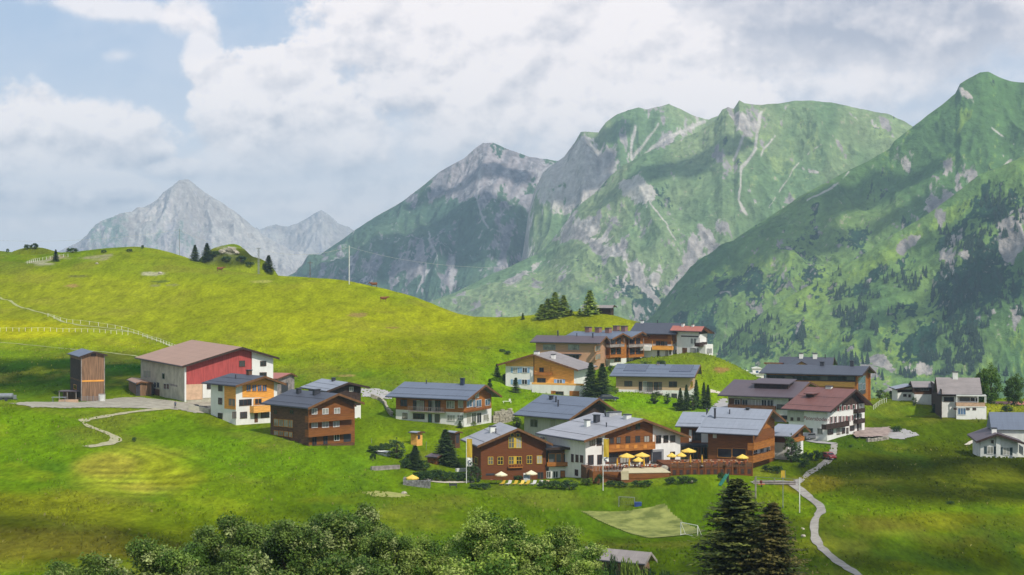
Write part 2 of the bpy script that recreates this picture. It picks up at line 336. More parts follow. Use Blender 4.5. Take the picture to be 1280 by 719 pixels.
# tussocks and tall stems standing out of the meadow
def tussocks(n=52000):
    rg = np.random.default_rng(77); d = 205+(rg.random(n)**.8)*360; k = (-40+rg.random(n)*1360-UC)/F; x = k*d; y = d
    den = fbm(x/14, y/20, 4, 91); keep = rg.random(n) < sstep(.34, .62, den)
    U_ = UC+F*x/y
    def zb(x, y):
        j = np.clip(np.searchsorted(yr, y)-1, 0, len(yr)-2); ty = (y-yr[j])/(yr[j+1]-yr[j]); kk = x/(y+80); i = np.clip(np.searchsorted(kr, kk)-1, 0, len(kr)-2); tx = (kk-kr[i])/(kr[i+1]-kr[i])
        return (GZ[j, i]*(1-tx)+GZ[j, i+1]*tx)*(1-ty)+(GZ[j+1, i]*(1-tx)+GZ[j+1, i+1]*tx)*ty, TC[j, i]
    z, c = zb(x, y); V_ = VH-F*z/y
    keep &= ~(((U_-170)/95)**2+((V_-590)/38)**2 < 1)                                   # mown
    keep &= ~((U_ > 715) & (U_ < 890) & (V_ > 627) & (V_ < 676))                         # pitch
    keep &= ~((U_ > 480) & (U_ < 1000) & (V_ > 505) & (V_ < 618))                        # gardens
    keep &= ~((U_ > 20) & (U_ < 360) & (V_ > 494) & (V_ < 520))                          # farmyard
    px_ = [(990,606),(1001,613),(1012,623),(1024,632),(1026,640),(1019,650),(1018,664),(1022,679),(1040,697),(1060,711),(1076,722)]
    cx = np.interp(V_, [p[1] for p in px_], [p[0] for p in px_]); keep &= ~((np.abs(U_-cx) < 11) & (V_ > 600))
    x, y, z, c = x[keep], y[keep], z[keep], c[keep]; m = len(x)
    h = rg.uniform(.12, .42, m)*(.6+.8*fbm(x/9, y/9, 2, 5)); w = rg.uniform(.15, .5, m)
    V = []; C = []
    for q in range(2):
        a = rg.random(m)*math.pi; dx, dy = np.cos(a)*w/2, np.sin(a)*w/2; lean = rg.normal(size=m)*.15; ly = -.1-rg.random(m)*.2
        b0 = np.stack([x-dx, y-dy, z-.05], 1); b1 = np.stack([x+dx, y+dy, z-.05], 1); t1 = np.stack([x+dx*.7+lean, y+dy*.7-ly, z+h], 1); t0 = np.stack([x-dx*.7+lean, y-dy*.7-ly, z+h*.85], 1)
        V.append(np.stack([b0, b1, t1, t0], 1).reshape(-1, 3)); cc = c*(.75+.65*rg.random((m, 1))); wm = rg.random(m) < .02; cc[wm] = np.array(alb((150, 146, 80))); C.append(np.repeat(cc, 4, 0))
    V = np.vstack(V); o = mesh_obj('meadow_grass', V, np.arange(len(V)).reshape(-1, 4), vcmat('grass_blades', 2., .1, 1, .01, .0)); set_col(o, np.vstack(C)); tag(o, kind='stuff')
tussocks()

# ---------------------------------------------------------------- mountains
HAZE = True
def interp(pts, u):
    pts = sorted(pts); return np.interp(u, [p[0] for p in pts], [p[1] for p in pts])
mtmat = vcmat('mountain_surface', .07, .34, .05, 10.0, .9)
MT = {}
def mountain(name, crest, dist, depth, zb, step, rows, pal, seed, gul=1.0, paint=(), lines=(), jag=2.0, rockbias=0., prof=1.0, rockslope=1.0, slant=0.):
    us = np.arange(crest[0][0], crest[-1][0]+.01, step)
    vc = interp(crest, us); D = interp(dist, us) if isinstance(dist, list) else np.full(us.shape, float(dist))
    zc = (VH-vc)/F*D
    sm = D[0]/F
    a = (us-UC)/F*D.mean()
    zc = zc+(ridged(a/90, a*0, 4, seed+7)-.55)*jag*D/F*1.0
    tb = np.linspace(-.35, 0, 12)[:-1]; tf = np.linspace(0, 1, rows)**1.0
    T = np.concatenate([tb, tf])
    A, TT = np.meshgrid(a, T); Zc = np.broadcast_to(zc, A.shape); DD = np.broadcast_to(D, A.shape)
    dep = depth if not isinstance(depth, list) else interp(depth, us)
    DEP = np.broadcast_to(np.asarray(dep, float), A.shape)
    run = np.where(TT >= 0, TT, 0)*DEP
    dy = TT*DEP
    fr = np.clip(TT, 0, 1)
    hgt = Zc-zb
    Z = Zc-hgt*(prof*fr+(1-prof)*fr**2)
    Z = np.where(TT < 0, Zc+TT*hgt*1.6, Z)
    wv = (fbm(A/420, run/700, 3, seed)-.5)*260
    env = sstep(0, .16, fr)*(1-.35*fr)
    As = A+slant*run
    r1 = ridged((As+wv)/300, run/620, 3, seed+1)-.55
    r2 = ridged((As+wv*.7)/105, run/210, 4, seed+2)-.55
    r3 = ridged((A+wv*.4)/34, run/60, 4, seed+3)-.5
    disp = gul*(84*r1*env+38*r2*sstep(0, .08, fr)+8*r3*sstep(0, .03, fr))
    Z = Z+disp
    Y = DD-dy; Y = Y-gul*(40*r2+10*r3)*sstep(0, .05, fr)*.6
    X = A/D.mean()*DD
    X = (np.broadcast_to((us-UC)/F, A.shape))*(DD-dy)      # follows the sight fan so the massif keeps its plan
    U = UC+F*X/Y; V = VH-F*Z/Y
    # surface: steepness picks rock
    gy = np.gradient(Z, axis=0)/np.maximum(np.abs(np.gradient(Y, axis=0)), 1); gx = np.gradient(Z, axis=1)/np.maximum(np.abs(np.gradient(X, axis=1)), 1)
    steep = np.hypot(gx, gy)
    n = fbm(A/150, run/260, 5, seed+20); nf = fbm(A/26, run/60, 4, seed+21)
    fall = fbm((As+wv*.7)/20, run/240, 5, seed+22); nff = fbm(A/9, run/16, 3, seed+25); n3 = fbm(A/3.6, run/6.5, 3, seed+26)
    grass = np.array(alb(pal['grass'])); grass2 = np.array(alb(pal['grass2'])); rock = np.array(alb(pal['rock'])); rock2 = np.array(alb(pal['rock2'])); wood = np.array(alb(pal['wood']))
    C = grass+(grass2-grass)*sstep(.35, .65, n)[..., None]
    C = C*(.62+.46*nf+.30*nff)[..., None]
    RK = rock+(rock2-rock)*sstep(.35, .68, fall*.6+nf*.4)[..., None]
    RK = RK*(.55+.5*fbm(A/12, run/18, 3, seed+23)+.4*nff)[..., None]
    rm = rockslope*(np.minimum(steep, 2)-1.2)*.45+(n-.5)*1.2+(fall-.5)*1.3+(nf-.5)*.9+(nff-.5)*.5+(n3-.5)*.3-.22+rockbias
    hi = {'rock': rm, 'scree': np.full(A.shape, -1.0), 'wood': np.full(A.shape, -1.0)+0.0, 'lush': np.full(A.shape, -1.0)}
    for (kind, u, v, ru, rv, ang, s) in paint:
        ca, sa = math.cos(math.radians(ang)), math.sin(math.radians(ang))
        p = ((U-u)*ca+(V-v)*sa)/ru; q = (-(U-u)*sa+(V-v)*ca)/rv
        e = np.sqrt(p*p+q*q)
        f = s*np.clip(1.25-e, -1.2, 1)
        if kind == 'norock': hi['rock'] = hi['rock']-np.clip(1.3-e, 0, 1)*s
        elif kind == 'rock': hi['rock'] = np.maximum(hi['rock'], f+(nf-.5)*2.4+(fall-.5)*2.0+(nff-.5)*1.0+(n3-.5)*.7-.35)
        else: hi[kind] = np.maximum(hi[kind], f+(nf-.5)*2.6+(n-.5)*.8+(nff-.5)*1.4+(n3-.5)*1.2-.35)
    for (pts, wdt) in lines:
        dm = np.full(A.shape, 1e9)
        for (p0, p1_) in zip(pts[:-1], pts[1:]):
            dx, dyy = p1_[0]-p0[0], p1_[1]-p0[1]; L2 = dx*dx+dyy*dyy
            t = np.clip(((U-p0[0])*dx+(V-p0[1])*dyy)/L2, 0, 1)
            dm = np.minimum(dm, np.hypot(U-p0[0]-t*dx+(nf-.5)*8, V-p0[1]-t*dyy))
        hi['scree'] = np.maximum(hi['scree'], (1-dm/wdt)*.6+(nf-.5)*.5)
    w = sstep(-.02, .16, hi['lush'])[..., None]; C = C*(1-w*.8)+np.array(alb(pal.get('lush', (150, 175, 90))))*w*.8
    w = sstep(-.03, .12, hi['wood'])[..., None]; C = C*(1-w)+wood*(.7+.6*fbm(A/9, run/14, 2, seed+30))[..., None]*w
    w = sstep(-.03, .14, hi['rock'])[..., None]; C = C*(1-w)+RK*w
    w = (sstep(.70, .78, n3*.5+nff*.5+(n-.5)*.25)*.5)[..., None]; C = C*(1-w)+np.array(alb(pal.get('scree', (222, 206, 180))))*w*.85
    w = (sstep(.27, .20, nff*.7+n3*.3-(n-.5)*.3)*.4)[..., None]; C = C*(1-w)+wood*w
    w = sstep(-.05, .25, hi['scree'])[..., None]; C = C*(1-w*.9)+np.array(alb(pal.get('scree', (222, 214, 202))))*w*.9
    o = mesh_obj(name, np.stack([X, Y, Z], -1).reshape(-1, 3), grid_faces(*X.shape), mtmat, smooth=True)
    set_col(o, np.clip(C, .004, .8).reshape(-1, 3)); tag(o, kind='structure')
    MT[name] = (X, Y, Z, U, V)
    return o
G1 = dict(grass=(124,154,104), grass2=(152,172,120), rock=(220,212,200), rock2=(176,170,164), wood=(62,92,70), lush=(162,184,116))
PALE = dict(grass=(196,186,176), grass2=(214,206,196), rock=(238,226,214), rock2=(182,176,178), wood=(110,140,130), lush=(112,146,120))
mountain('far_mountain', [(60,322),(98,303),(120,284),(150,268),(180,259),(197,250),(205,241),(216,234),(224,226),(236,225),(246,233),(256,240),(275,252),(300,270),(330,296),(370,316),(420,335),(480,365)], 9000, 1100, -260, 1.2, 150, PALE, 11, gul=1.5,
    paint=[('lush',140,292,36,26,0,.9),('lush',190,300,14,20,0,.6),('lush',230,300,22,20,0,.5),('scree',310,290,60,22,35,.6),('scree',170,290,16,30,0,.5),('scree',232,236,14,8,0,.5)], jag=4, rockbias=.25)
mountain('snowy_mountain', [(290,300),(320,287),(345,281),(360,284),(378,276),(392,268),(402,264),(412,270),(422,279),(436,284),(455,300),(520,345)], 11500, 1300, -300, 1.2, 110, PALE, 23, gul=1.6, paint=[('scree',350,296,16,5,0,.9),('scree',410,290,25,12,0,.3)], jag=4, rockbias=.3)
DK = dict(grass=(86,116,94), grass2=(104,132,100), rock=(184,176,176), rock2=(144,142,146), wood=(48,82,62), lush=(112,150,100), scree=(196,192,190))
mountain('rocky_mountain', [(300,375),(340,355),(368,341),(400,318),(440,290),(478,268),(500,254),(525,236),(548,216),(562,208),(580,197),(592,186),(604,178),(616,179),(632,187),(645,191),(662,197),(682,199),(705,203),(740,215),(800,240)], 5000, 800, -250, 1.0, 300, DK, 37, gul=1.15,
    paint=[('rock',600,212,90,42,12,2.0),('rock',670,215,40,16,15,1.4),('rock',640,235,70,22,40,.9),('rock',560,225,40,18,-35,1.0),('rock',660,200,30,10,10,.8),('rock',690,235,26,25,0,1.1),('rock',520,330,26,40,20,.75),('rock',565,345,7,30,5,1),('rock',460,330,18,14,0,.6),('rock',635,290,40,22,20,.5),('norock',480,300,60,30,-35,.4),('norock',620,265,60,16,10,.5),
           ('scree',566,343,3,16,0,1.2),('wood',500,360,60,14,0,.5),('scree',690,220,20,20,0,.4)],
    lines=[([(535,290),(545,320),(520,365)],1.5),([(600,215),(596,250),(610,285)],1.3),([(655,235),(640,255),(625,270)],1.6)], slant=0.25, jag=5)
mountain('ridge_mountain', [(640,400),(652,330),(660,270),(668,238),(678,216),(690,206),(705,196),(718,180),(726,166),(736,165),(748,166),(757,154),(770,145),(785,138),(798,135),(808,138),(825,134),(836,130),(846,136),(858,141),(872,148),(886,151),(900,145),(960,150),(1040,160)], 4550, 620, -240, 1.0, 230, G1, 51, gul=.9,
    paint=[('rock',725,210,44,60,-30,2.2),('rock',745,190,14,30,30,1.0),('scree',697,220,34,24,-25,1.6),('scree',702,240,26,20,0,1.4),('rock',800,165,14,30,30,.3),('norock',790,150,24,20,0,.5),('rock',850,165,26,6,-30,.6)],
    lines=[([(793,158),(790,180),(789,198)],2),([(822,155),(800,185),(790,200)],2.2),([(880,152),(840,170),(800,196)],2.6),([(744,190),(735,215),(745,235)],2)], jag=5)
mountain('green_mountain', [(500,392),(550,374),(592,354),(640,332),(672,318),(690,300),(704,282),(717,265),(732,252),(748,238),(762,222),(778,208),(800,196),(820,187),(850,176),(878,163),(893,152),(903,137),(910,134),(917,137),(924,126),(930,129),(944,131),(955,131),(968,128),(992,126),(1015,126),(1040,129),(1065,135),(1085,139),(1110,143),(1130,151),(1160,170),(1230,220)], 3950, 720, -245, 1.0, 330, G1, 67, gul=.8,
    paint=[('norock',900,220,260,90,-20,.32),('norock',640,370,110,40,-15,.35),('rock',735,290,42,15,28,1.25),('rock',700,285,16,14,0,.8),('rock',770,315,30,10,25,1.1),('rock',800,345,36,20,25,.95),('rock',680,320,40,9,35,.6),('rock',650,345,26,5,-30,.6),('rock',880,300,34,14,-50,.9),('rock',960,300,16,22,30,.5),
           ('scree',797,238,20,13,35,2.2),('rock',925,150,18,12,30,1.0),('rock',830,370,30,24,0,.5),('wood',790,355,26,14,20,.8),('wood',810,375,34,24,0,.9),('wood',830,240,12,14,0,.5),('rock',1020,215,22,3,15,.7),('rock',1085,150,20,5,10,.7),('lush',680,370,80,22,-15,.5),('lush',1000,200,60,30,-20,.35),('rock',935,260,14,20,20,.35)],
    lines=[([(952,140),(945,185),(925,215),(922,250),(932,268)],2.0),([(812,252),(833,280),(845,300)],1.1),([(930,170),(918,200)],2),([(968,170),(950,195)],1.2),([(1040,170),(1000,200),(960,260)],.9)], rockbias=-.12, slant=-0.45, jag=6)
G2 = dict(grass=(100,136,76), grass2=(132,162,86), rock=(208,198,186), rock2=(160,154,148), wood=(50,82,58), lush=(146,174,76))
mountain('steep_mountain', [(770,470),(800,420),(828,385),(850,354),(880,328),(905,308),(940,284),(970,266),(1000,247),(1030,230),(1060,213),(1085,201),(1100,193),(1112,186),(1118,176),(1140,158),(1160,142),(1180,128),(1194,118),(1200,106),(1212,99),(1225,92),(1235,91),(1248,97),(1262,101),(1280,103),(1330,100),(1420,130),(1560,170)], 3300, [(770,420),(900,560),(1500,640)], -240, 1.0, 380, G2, 83, gul=1.1,
    paint=[('norock',1000,300,190,80,-25,.40),('norock',1230,160,90,50,0,.15),('rock',1208,118,22,7,40,1.3),('rock',1130,205,18,10,60,1.1),('rock',1140,190,10,14,0,.6),('rock',1190,235,20,30,30,.5),('rock',1262,190,16,16,-40,.7),('rock',1232,260,30,9,-35,.7),('rock',1165,260,34,14,10,.55),
           ('wood',930,355,60,12,-10,.5),('wood',1060,300,50,14,-20,.4),('wood',880,400,60,22,-10,.55),('wood',1100,330,50,10,-30,.4),('lush',960,330,50,12,-15,.6),('lush',880,350,28,14,-40,.5),('lush',1000,350,60,8,-20,.5),('lush',1180,170,50,30,0,.35)],
    lines=[([(1262,200),(1240,225),(1205,262)],1.8),([(1240,160),(1265,180)],1.2),([(1060,215),(1040,235),(1010,250)],1.5)], rockbias=-.12, slant=-0.5, jag=5)
mountain('wooded_mountain', [(820,520),(900,440),(960,385),(1010,358),(1050,335),(1090,312),(1120,292),(1160,268),(1195,242),(1225,218),(1250,208),(1280,194),(1330,180),(1420,175),(1560,210)], 2650, [(820,380),(1000,460),(1500,600)], -242, 1.0, 360, G2, 97, gul=.75,
    paint=[('lush',1140,300,110,9,-33,1.0),('lush',1010,370,60,16,-10,.8),('lush',1110,440,110,36,0,.45),('norock',1080,400,150,70,0,.5),('wood',1215,350,42,60,20,1.2),('wood',1170,420,46,34,0,.9),('wood',1070,365,34,12,0,.8),('wood',1250,260,36,26,0,.9),('wood',1190,300,46,14,-20,.7),('wood',1060,395,16,20,0,.7),('wood',1130,350,26,14,0,.5),
           ('rock',1268,285,14,30,10,1.1),('rock',1200,315,26,14,-20,.6),('rock',1145,300,20,6,-30,.7),('rock',1255,390,18,14,0,.7),('rock',1110,455,16,8,20,.8),('rock',1150,462,24,7,0,.8),('rock',1085,460,8,4,20,.9),('wood',930,430,60,20,0,.7),('lush',1210,450,60,18,0,.3),('wood',1270,350,24,30,0,.6)], rockbias=-.12, slant=-0.45, jag=4)
KW = 1.12
def wal(c): return alb(c, KW)
# ---------------------------------------------------------------- materials
WH = mat('white_render', wal((236,233,226)), .9, .04, .9, (1.2, 1.2, .5), detail=7)
WH2 = mat('grey_render', wal((196,194,186)), .9, .08, .6)
WHD = mat('old_white_plaster', wal((222,222,214)), .9, .10, .5)
CONC = mat('concrete', wal((186,180,160)), .9, .12, .5)
RED = mat('red_boards', wal((180,80,76)), .8, .12, 1.2, (3, 3, .3))
TRM = mat('brown_trim_board', wal((116,80,48)), .75, .15, 1.4)
ORW = mat('orange_timber', alb((226,152,66), .9), .75, .12, 1.2, (.5, .5, 4))
ORL = mat('honey_timber', alb((224,162,84), .9), .75, .12, 1.2, (.5, .5, 4))
ORB = mat('golden_brown_timber', wal((172,108,44)), .75, .18, 1.2, (.5, .5, 4))
BRW = mat('reddish_brown_timber', wal((112,62,26)), .75, .10, 1.4, (.4, .4, 5))
BRM = mat('warm_brown_timber', wal((132,80,34)), .75, .16, 1.4, (.4, .4, 5))
BRD = mat('dark_brown_timber', wal((104,72,48)), .8, .22, 1.4, (.6, .6, 3))
BRX = mat('nearly_black_timber', wal((66,50,42)), .8, .2, 1.4)
TAN = mat('tan_boards', wal((198,168,134)), .8, .08, 1.2, (.3, .3, 5))
PNK = mat('pale_brown_boards', wal((196,152,120)), .8, .08, 1.2, (.3, .3, 6))
OLDW = mat('weathered_boards', wal((140,108,82)), .85, .25, 1.0, (4, 4, .25))
GRYW = mat('grey_weathered_timber', wal((150,140,134)), .85, .2, 1.0)
PALW = mat('pale_wooden_door', wal((214,178,146)), .85, .08, 1.0)
GRP = mat('grey_plank_wall', wal((184,184,172)), .85, .08, 1.0, (4, 4, .3))
def roofmat(name, c, var=.08, seam=1.1, amt=.10, rough=.55, c2=None):
    m = bpy.data.materials.new(name); m.use_nodes = True; t = m.node_tree; t.nodes.clear(); g = NG(t)
    b = g.new('ShaderNodeBsdfPrincipled'); o = g.new('ShaderNodeOutputMaterial'); g.l.new(b.outputs[0], o.inputs[0])
    b.inputs['Roughness'].default_value = rough; b.inputs['Specular IOR Level'].default_value = .35
    tcn = g.new('ShaderNodeTexCoord'); sp = g.new('ShaderNodeSeparateXYZ'); g.l.new(tcn.outputs['Object'], sp.inputs[0])
    fr = g.math('FRACT', g.math('MULTIPLY', sp.outputs[1], 1/seam)); line = g.ramp(fr, .0, .12, 1, 0, smooth=False)
    fr2 = g.math('FRACT', g.math('MULTIPLY', sp.outputs[2], 1/.55)); row = g.ramp(fr2, .0, .2, 1, 0, smooth=False)
    n = g.noise(g.vmul(tcn.outputs['Object'], (.5, 1.6, .5)), .8, 5, .65); n2 = g.noise(tcn.outputs['Object'], .25, 3, .5)
    f = g.math('ADD', g.math('MULTIPLY', g.math('SUBTRACT', n, .5), var*4), g.math('MULTIPLY', g.math('SUBTRACT', n2, .5), var*3))
    f = g.math('SUBTRACT', g.math('ADD', 1.0, f), g.math('ADD', g.math('MULTIPLY', line, amt), g.math('MULTIPLY', row, amt)))
    s = g.new('ShaderNodeVectorMath', operation='SCALE'); s.inputs[0].default_value = c[:3]; g.put(s.inputs['Scale'], f); g.l.new(s.outputs[0], b.inputs['Base Color'])
    M[name] = m; return m
RFG = roofmat('slate_blue_metal_roof', alb((122,132,150)))
RFL = roofmat('light_grey_metal_roof', alb((168,174,186)))
RFS = roofmat('silver_grey_roof', alb((184,184,190)), .10)
RFD = roofmat('anthracite_roof', alb((88,92,104)))
RFB = roofmat('brown_tin_roof', alb((196,156,132)), .07)
RFP = roofmat('purple_brown_roof', alb((108,94,100)))
RFR = roofmat('red_brown_tile_roof', alb((138,92,84)), .14)
RFO = roofmat('pale_red_roof', alb((206,128,112)), .08)
RFW = roofmat('weathered_shingle_roof', alb((166,156,152)), .16)
GL = mat('window_glass', alb((62,66,70)), .12, .3, .35, spec=.6)
def glass_variety():
    m = bpy.data.materials['window_glass']; t = m.node_tree; g = NG(t); b = [n for n in t.nodes if n.type == 'BSDF_PRINCIPLED'][0]
    src = b.inputs['Base Color'].links[0].from_socket; oi = g.new('ShaderNodeObjectInfo')
    c1 = g.mix(g.ramp(oi.outputs['Random'], .60, .64), src, tuple(alb((120, 122, 118)))); c2 = g.mix(g.ramp(oi.outputs['Random'], .84, .86), c1, tuple(alb((196, 192, 180))))
    g.l.new(c2, b.inputs['Base Color'])
glass_variety()
GLP = mat('curtained_window_glass', wal((150,150,140)), .3, .3, .6, spec=.5)
GLB = mat('blue_window_glass', wal((84,110,140)), .12, .3, .5, spec=.6)
FRW = mat('white_frame_paint', wal((226,224,218)), .6, .03)
FRB = mat('dark_brown_frame', wal((92,62,48)), .6, .1)
FRY = mat('yellow_frame_paint', wal((206,172,58)), .6, .05)
FRO = mat('orange_frame_paint', wal((210,140,60)), .6, .08)
FRG = mat('grey_frame_paint', wal((150,150,150)), .6, .05)
SHB = mat('light_blue_shutter', wal((136,170,204)), .6, .05)
SHR = mat('dark_red_shutter', wal((124,58,58)), .6, .08)
SHG = mat('dark_green_shutter', wal((62,78,80)), .6, .08)
MET = mat('galvanised_metal', alb((168,172,176)), .4, .08, metal=.3)
MTD = mat('dark_metal', wal((62,62,68)), .5, .1)
STN = mat('stone_masonry', wal((168,160,146)), .95, .3, 1.6)
ASP = mat('asphalt', wal((172,168,164)), .95, .07, .6)
GRV = mat('gravel', wal((206,196,176)), .95, .09, 1.6)

# ---------------------------------------------------------------- mesh builder
class MB:
    def __init__(s): s.v = []; s.f = []
    def add(s, vs, fs):
        b = len(s.v); s.v += [tuple(v) for v in vs]; s.f += [tuple(b+i for i in f) for f in fs]; return s
    def box(s, x0, x1, y0, y1, z0, z1):
        if x0 > x1: x0, x1 = x1, x0
        if y0 > y1: y0, y1 = y1, y0
        if z0 > z1: z0, z1 = z1, z0
        return s.add([(x, y, z) for z in (z0, z1) for y in (y0, y1) for x in (x0, x1)], [(0,2,3,1),(4,5,7,6),(0,1,5,4),(1,3,7,5),(3,2,6,7),(2,0,4,6)])
    def prism(s, pts, dvec):
        n = len(pts); a = [Vector(p) for p in pts]; d = Vector(dvec); b = [p+d for p in a]
        nrm = Vector((0, 0, 0))
        for i in range(n): nrm += a[i].cross(a[(i+1) % n])
        fl = nrm.dot(d) > 0
        fs = [tuple(range(n)), tuple(reversed(range(n, 2*n)))]+[(i, n+i, n+(i+1) % n, (i+1) % n) for i in range(n)]
        if fl: fs = [tuple(reversed(f)) for f in fs]
        return s.add(a+b, fs)
    def tube(s, p0, p1, r0, r1=None, n=8, cap=True):
        r1 = r0 if r1 is None else r1; p0 = Vector(p0); p1 = Vector(p1); d = (p1-p0)
        if d.length < 1e-6: return s
        d.normalize(); u = d.orthogonal().normalized(); w = d.cross(u)
        vs = []
        for p, r in ((p0, r0), (p1, r1)):
            for i in range(n):
                t = 2*math.pi*i/n; vs.append(p+(u*math.cos(t)+w*math.sin(t))*r)
        fs = [(i, (i+1) % n, n+(i+1) % n, n+i) for i in range(n)]
        if cap: fs += [tuple(reversed(range(n))), tuple(range(n, 2*n))]
        return s.add(vs, fs)
    def lathe(s, prof, n=12, c=(0, 0, 0)):
        vs = []; m = len(prof)
        for (r, z) in prof:
            for i in range(n):
                t = 2*math.pi*i/n; vs.append((c[0]+r*math.cos(t), c[1]+r*math.sin(t), c[2]+z))
        fs = [(j*n+i, j*n+(i+1) % n, (j+1)*n+(i+1) % n, (j+1)*n+i) for j in range(m-1) for i in range(n)]
        if prof[0][0] > 1e-4: fs.append(tuple(reversed(range(n))))
        if prof[-1][0] > 1e-4: fs.append(tuple(range((m-1)*n, m*n)))
        return s.add(vs, fs)
    def build(s, name, m, parent=None, smooth=False, label=None, off=(0, 0, 0)):
        me = bpy.data.meshes.new(name); me.from_pydata([(v[0]+off[0], v[1]+off[1], v[2]+off[2]) for v in s.v], [], s.f); me.update()
        if smooth: me.polygons.foreach_set('use_smooth', np.ones(len(me.polygons), dtype=bool))
        if m: me.materials.append(m)
        o = bpy.data.objects.new(name, me); col.objects.link(o)
        if parent: o.parent = parent
        if label: o['label'] = label
        return o
def empty(name, loc, rz=0):
    o = bpy.data.objects.new(name, None); o.empty_display_size = .5; col.objects.link(o); o.location = loc; o.rotation_euler = (0, 0, rz); return o
def kids(o): return [c for c in bpy.data.objects if c.parent is o]
_children = {}
def copy_tree(o, parent=None, ch=None):
    c = o.copy(); col.objects.link(c); c.parent = parent
    for k in o.children: copy_tree(k, c)
    return c
# zoomed views of the photograph that the measurements below were read from: (u origin, v origin, magnification)
ZM = {1: (0,400,4.923), 2: (160,400,4.2533), 3: (440,440,4.923), 4: (600,360,4.2533), 5: (560,500,6.4), 6: (720,500,6.4), 7: (840,430,4.923), 8: (1060,430,5.8), 9: (980,480,8.985), 10: (1200,500,7.99), 11: (860,540,8.986), 12: (740,550,10.275), 13: (740,380,7.99), 14: (920,560,7.193), 15: (1040,380,5.1375), 0: (0,0,1)}
def zz(k, x, y): a = ZM[k]; return (a[0]+x/a[2], a[1]+y/a[2])
class Frame:
    """a building's corner frame: local X runs along its right wall (B), local Y along its left wall (A)"""
    def __init__(s, name, u0, vb, d, th, cos=None):
        s.th = math.radians(th); s.ct = math.cos(s.th); s.st = math.sin(s.th)
        s.C = P(u0, vb, d); s.z = 0
        s.root = empty(name, s.C, math.pi/2-s.th)
    def sB(s, u, o=0.):
        k = (u-UC)/F; x0 = s.C.x+o*s.ct; y0 = s.C.y-o*s.st     # wall plane pushed outward by o
        return (k*y0-x0)/(s.st-k*s.ct)
    def sA(s, u, o=0.):
        k = (u-UC)/F; x0 = s.C.x-o*s.st; y0 = s.C.y-o*s.ct
        return (x0-k*y0)/(s.ct+k*s.st)
    def yB(s, t, o=0.): return s.C.y+t*s.ct-o*s.st
    def yA(s, t, o=0.): return s.C.y+t*s.st-o*s.ct
    def at(s, face, u, v, o=0.):
        """photo point on a wall -> (distance along the wall, height)"""
        if face == 'B': t = s.sB(u, o); y = s.yB(t, o)
        else: t = s.sA(u, o); y = s.yA(t, o)
        return t, -(v-VH)/F*y-s.C.z
    def pt(s, face, t, z, o):
        return (t, -o, z) if face == 'B' else (-o, t, z)
    def nvec(s, face, o): return (0, -o, 0) if face == 'B' else (-o, 0, 0)
